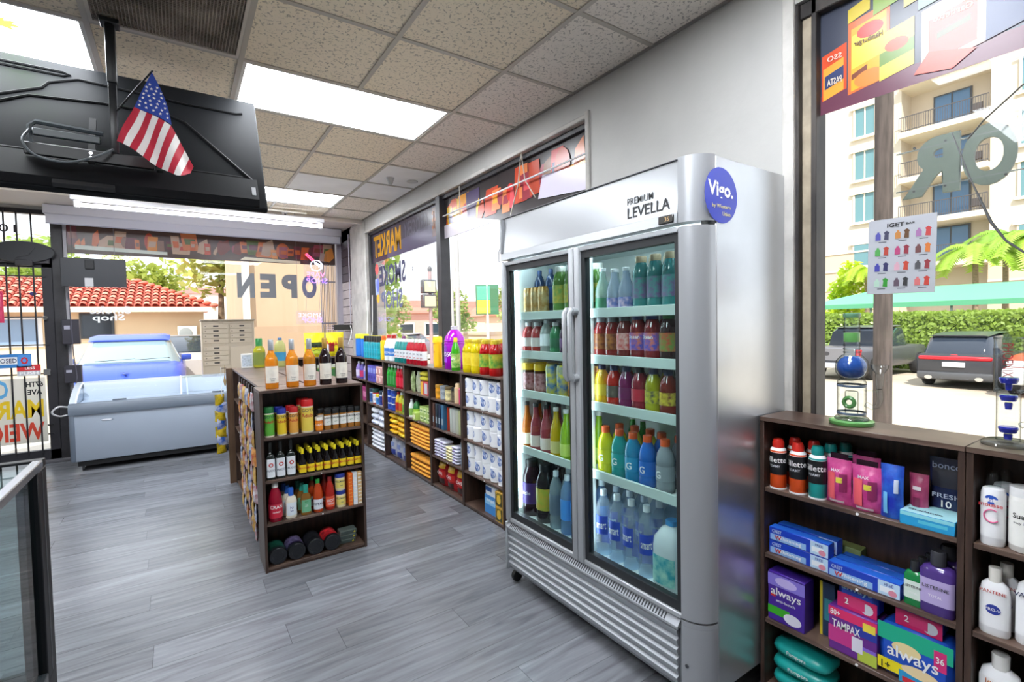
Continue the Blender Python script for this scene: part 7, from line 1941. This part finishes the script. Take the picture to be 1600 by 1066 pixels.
for c_ in range(2):
    for r_ in range(8):
        if c_ == 1 and r_ in (4, 5, 6, 7):
            continue
        z_ = 1.56 - r_ * .073 - (.04 if r_ > 3 else 0)
        d_ = obj('mailbox_door', B().rbox(.02 + .345 * c_, .34 + .32 * c_, .008, .02, z_ - .033, z_ + .033, .002).mesh('d', M('cbbda8', .45, .15)), mb)
        obj('number_plate', B().rect(.15 + .345 * c_, .22 + .34 * c_, z_ - .008, z_ + .014, .0072).mesh('n', M('3a3634', .5), smooth=False), d_)
        obj('lock', B().rev([(.008, .004), (.008, .009)], 8, c=(.05 + .345 * c_, 0, z_), ax='y').mesh('l', M('77706a', .4, .5)), d_)
obj('parcel_door', B().rbox(.365, .66, .008, .02, .8, 1.25, .003).mesh('d', M('cbbda8', .45, .15)), mb)
tree('lot_tree', 'leafy yellow-green tree beside the tiled house', (1.35, 21, G(1.35)), 6.2, 1.5, 2000, 'b4bc6a', .2, 11, .16, .3)
tree('lot_tree', 'tree behind the red tile roof', (-1.4, 31, G(-1.4)), 5.4, 1.7, 1300, 'a8b458', .22, 12, .14, .5)
tree('lot_tree', 'green tree behind the far end of the tile roof', (-5.4, 31, G(-5.4)), 5.6, 2.2, 1300, '9cb45a', .22, 13, .14, .5)
tree('lot_tree', 'bright green tree right of the cream building', (5.3, 16.5, G(5.3)), 5.5, 1.3, 1500, 'a8c46a', .2, 14, .12, .15)
pb = thing('distant_block', 'pale red and white building behind the roof', 'building', (-1.6, 40, G(-1.6)))
obj('wall', B().box(-1.5, 5, 0, 6, 0, 5.2).mesh('w', M('e2d4d0', .8), smooth=False), pb)
obj('red_band', B().box(-1.5, 5, -.1, 0, 4.1, 4.5).mesh('b', M('b88a86', .8), smooth=False), pb)

# ---- beyond the long window: street corner
sp_ = thing('pedestrian_signal', 'back of a two-lamp crossing signal on a pole', 'signal', (5.45, 11.8, G(5.45)))
obj('pole', B().rev([(.05, 0), (.045, 3.0)], 10).mesh('p', M('9a7f80', .6)), sp_)
obj('housing', B().rbox(-.24, .14, -.1, .1, 2.05, 2.4, .02).rbox(-.24, .14, -.1, .1, 2.43, 2.78, .02).mesh('h', M('4a4c52', .5)), sp_)
obj('visor', B().rect(-.2, .1, 2.09, 2.36, -.102).rect(-.2, .1, 2.47, 2.74, -.102).mesh('v', M('b9ba9a', .5), smooth=False), sp_)
obj('finial', B().sup((0, 0, 3.05), .06, .06, .09).mesh('f', M('5a5c62', .5)), sp_)
for x_, y_, r_, h_, lab in ((9, 17.0, .1, 9, 'tall grey street pole beyond the long window'), (8.4, 16.3, .07, 3.4, 'short grey bollard post beside the tall street pole'), (9.6, 27, .1, 10, 'white leaning utility pole beyond the street corner')):
    p_ = thing('street_pole', lab, 'pole', (x_, y_, G(x_)))
    obj('shaft', B().rev([(r_, 0), (r_ * .85, h_)], 10).mesh('s', M('a8a8aa' if 'white' not in lab else 'd8d2cc', .6)), p_)
    obj('collar', B().rev([(r_ * 1.3, 0), (r_ * 1.3, .15)], 10).mesh('c', M('8a8a8c', .6)), p_)
gs = thing('street_sign', 'green and yellow roadside sign board on a post', 'sign', (9, 14.8, G(9)))
obj('post', B().rev([(.05, 0), (.05, 3.2)], 8).mesh('p', M('d6d6d2', .6)), gs)
obj('board', B().rbox(-.4, .4, -.04, .04, 2.1, 3.15, .01).mesh('b', M('2f6a4a', .5)), gs, rz=-.55)
obj('yellow_panel', B().box(-.36, .1, -.046, -.041, 2.14, 2.6).mesh('y', M('d8cc3a', .5), smooth=False), gs, rz=-.55)
obj('green_panel', B().box(-.36, .1, -.046, -.041, 2.62, 3.1).mesh('y', M('4aa888', .5), smooth=False), gs, rz=-.55)
kw = thing('kiosk_wall', 'low beige masonry wall with cap outside the long window', 'wall', (9.6, 15.6, G(9.6)))
obj('wall', B().box(0, .5, 0, 2.3, 0, 1.38).mesh('w', M('d6c4ae', .85), smooth=False), kw)
obj('cap', B().rbox(-.06, .56, -.06, 2.36, 1.381, 1.52, .02).mesh('w', M('c2ae98', .85)), kw)
pk_ = thing('pink_building', 'low pink building at the far street corner', 'building', (16, 44, G(16)))
obj('wall', B().box(0, 14, 0, 8, 0, 3.4).mesh('w', M('d8a8a0', .85), smooth=False), pk_)
obj('roof', B().prism([(-.4, 3.4), (14.4, 3.4), (12.5, 4.6), (1.5, 4.6)], -.4, 8.4, 'y').mesh('r', M('c48a80', .8), smooth=False), pk_)
for k in range(5):
    w_ = obj('window', B().box(1 + 2.6 * k, 2.6 + 2.6 * k, -.06, 0, 1.1, 2.5).mesh('wn', M('e6ddd8', .6), smooth=False), pk_)
    obj('pane', B().box(1.15 + 2.6 * k, 2.45 + 2.6 * k, -.08, -.06, 1.25, 2.35).mesh('pn', GLS, smooth=False), w_)
pk2 = thing('red_roof_building', 'low building with reddish roof beyond the street pole', 'building', (24, 40, G(24)))
obj('wall', B().box(0, 9, 0, 8, 0, 3.0).mesh('w', M('dcc4b0', .85), smooth=False), pk2)
obj('roof', B().prism([(-.4, 3.0), (9.4, 3.0), (8, 4.2), (1.4, 4.2)], -.4, 8.4, 'y').mesh('r', M('b87a6a', .8), smooth=False), pk2)
for i, (x_, y_, h_, r_, lab) in enumerate(((13.5, 38, 4.6, 2.0, 'round tree left of the crossing signal'), (17.6, 34, 4.6, 1.7, 'round tree right of the crossing signal'), (20.6, 30, 4.4, 1.7, 'green tree left of the roadside sign'), (25.5, 31, 4.8, 2.0, 'green tree right of the roadside sign'), (9.3, 37, 4.4, 1.5, 'tree nearest the far pillar outside'))):
    tree('street_tree', lab, (x_, y_, G(x_)), h_, r_, 1200, ('a8b878', '94ac60')[i % 2], .24, 30 + i, .13, .35)
bush = [(8.5, 21), (11.5, 20.5), (13.5, 19.5)]
for i, (x_, y_) in enumerate(bush):
    tree('low_bush', 'low grey-green bush outside long window, %s' % ('left', 'middle', 'right')[i], (x_, y_, G(x_)), 1.2, .8, 500, 'a4ac94', .14, 50 + i, .04, .12)
car('street_car', 'pale lilac car passing beyond the long window', (10.5, 25.5, G(10.5)), .6, '8f8298',
    [(-2.2, .9, .3, .95), (-1.2, 1, .25, 1.0), (1.0, 1, .25, .98), (2.2, .85, .3, .8)], [(-1.8, .85, .7, .98, 1.2), (-1.2, .88, .7, .98, 1.4), (.3, .88, .7, .98, 1.42), (1.1, .86, .72, .96, 1.0)], [(-1.2, .72, 1.43), (.2, .72, 1.46)], 1.8, 4.4, (-1.35, 1.35))
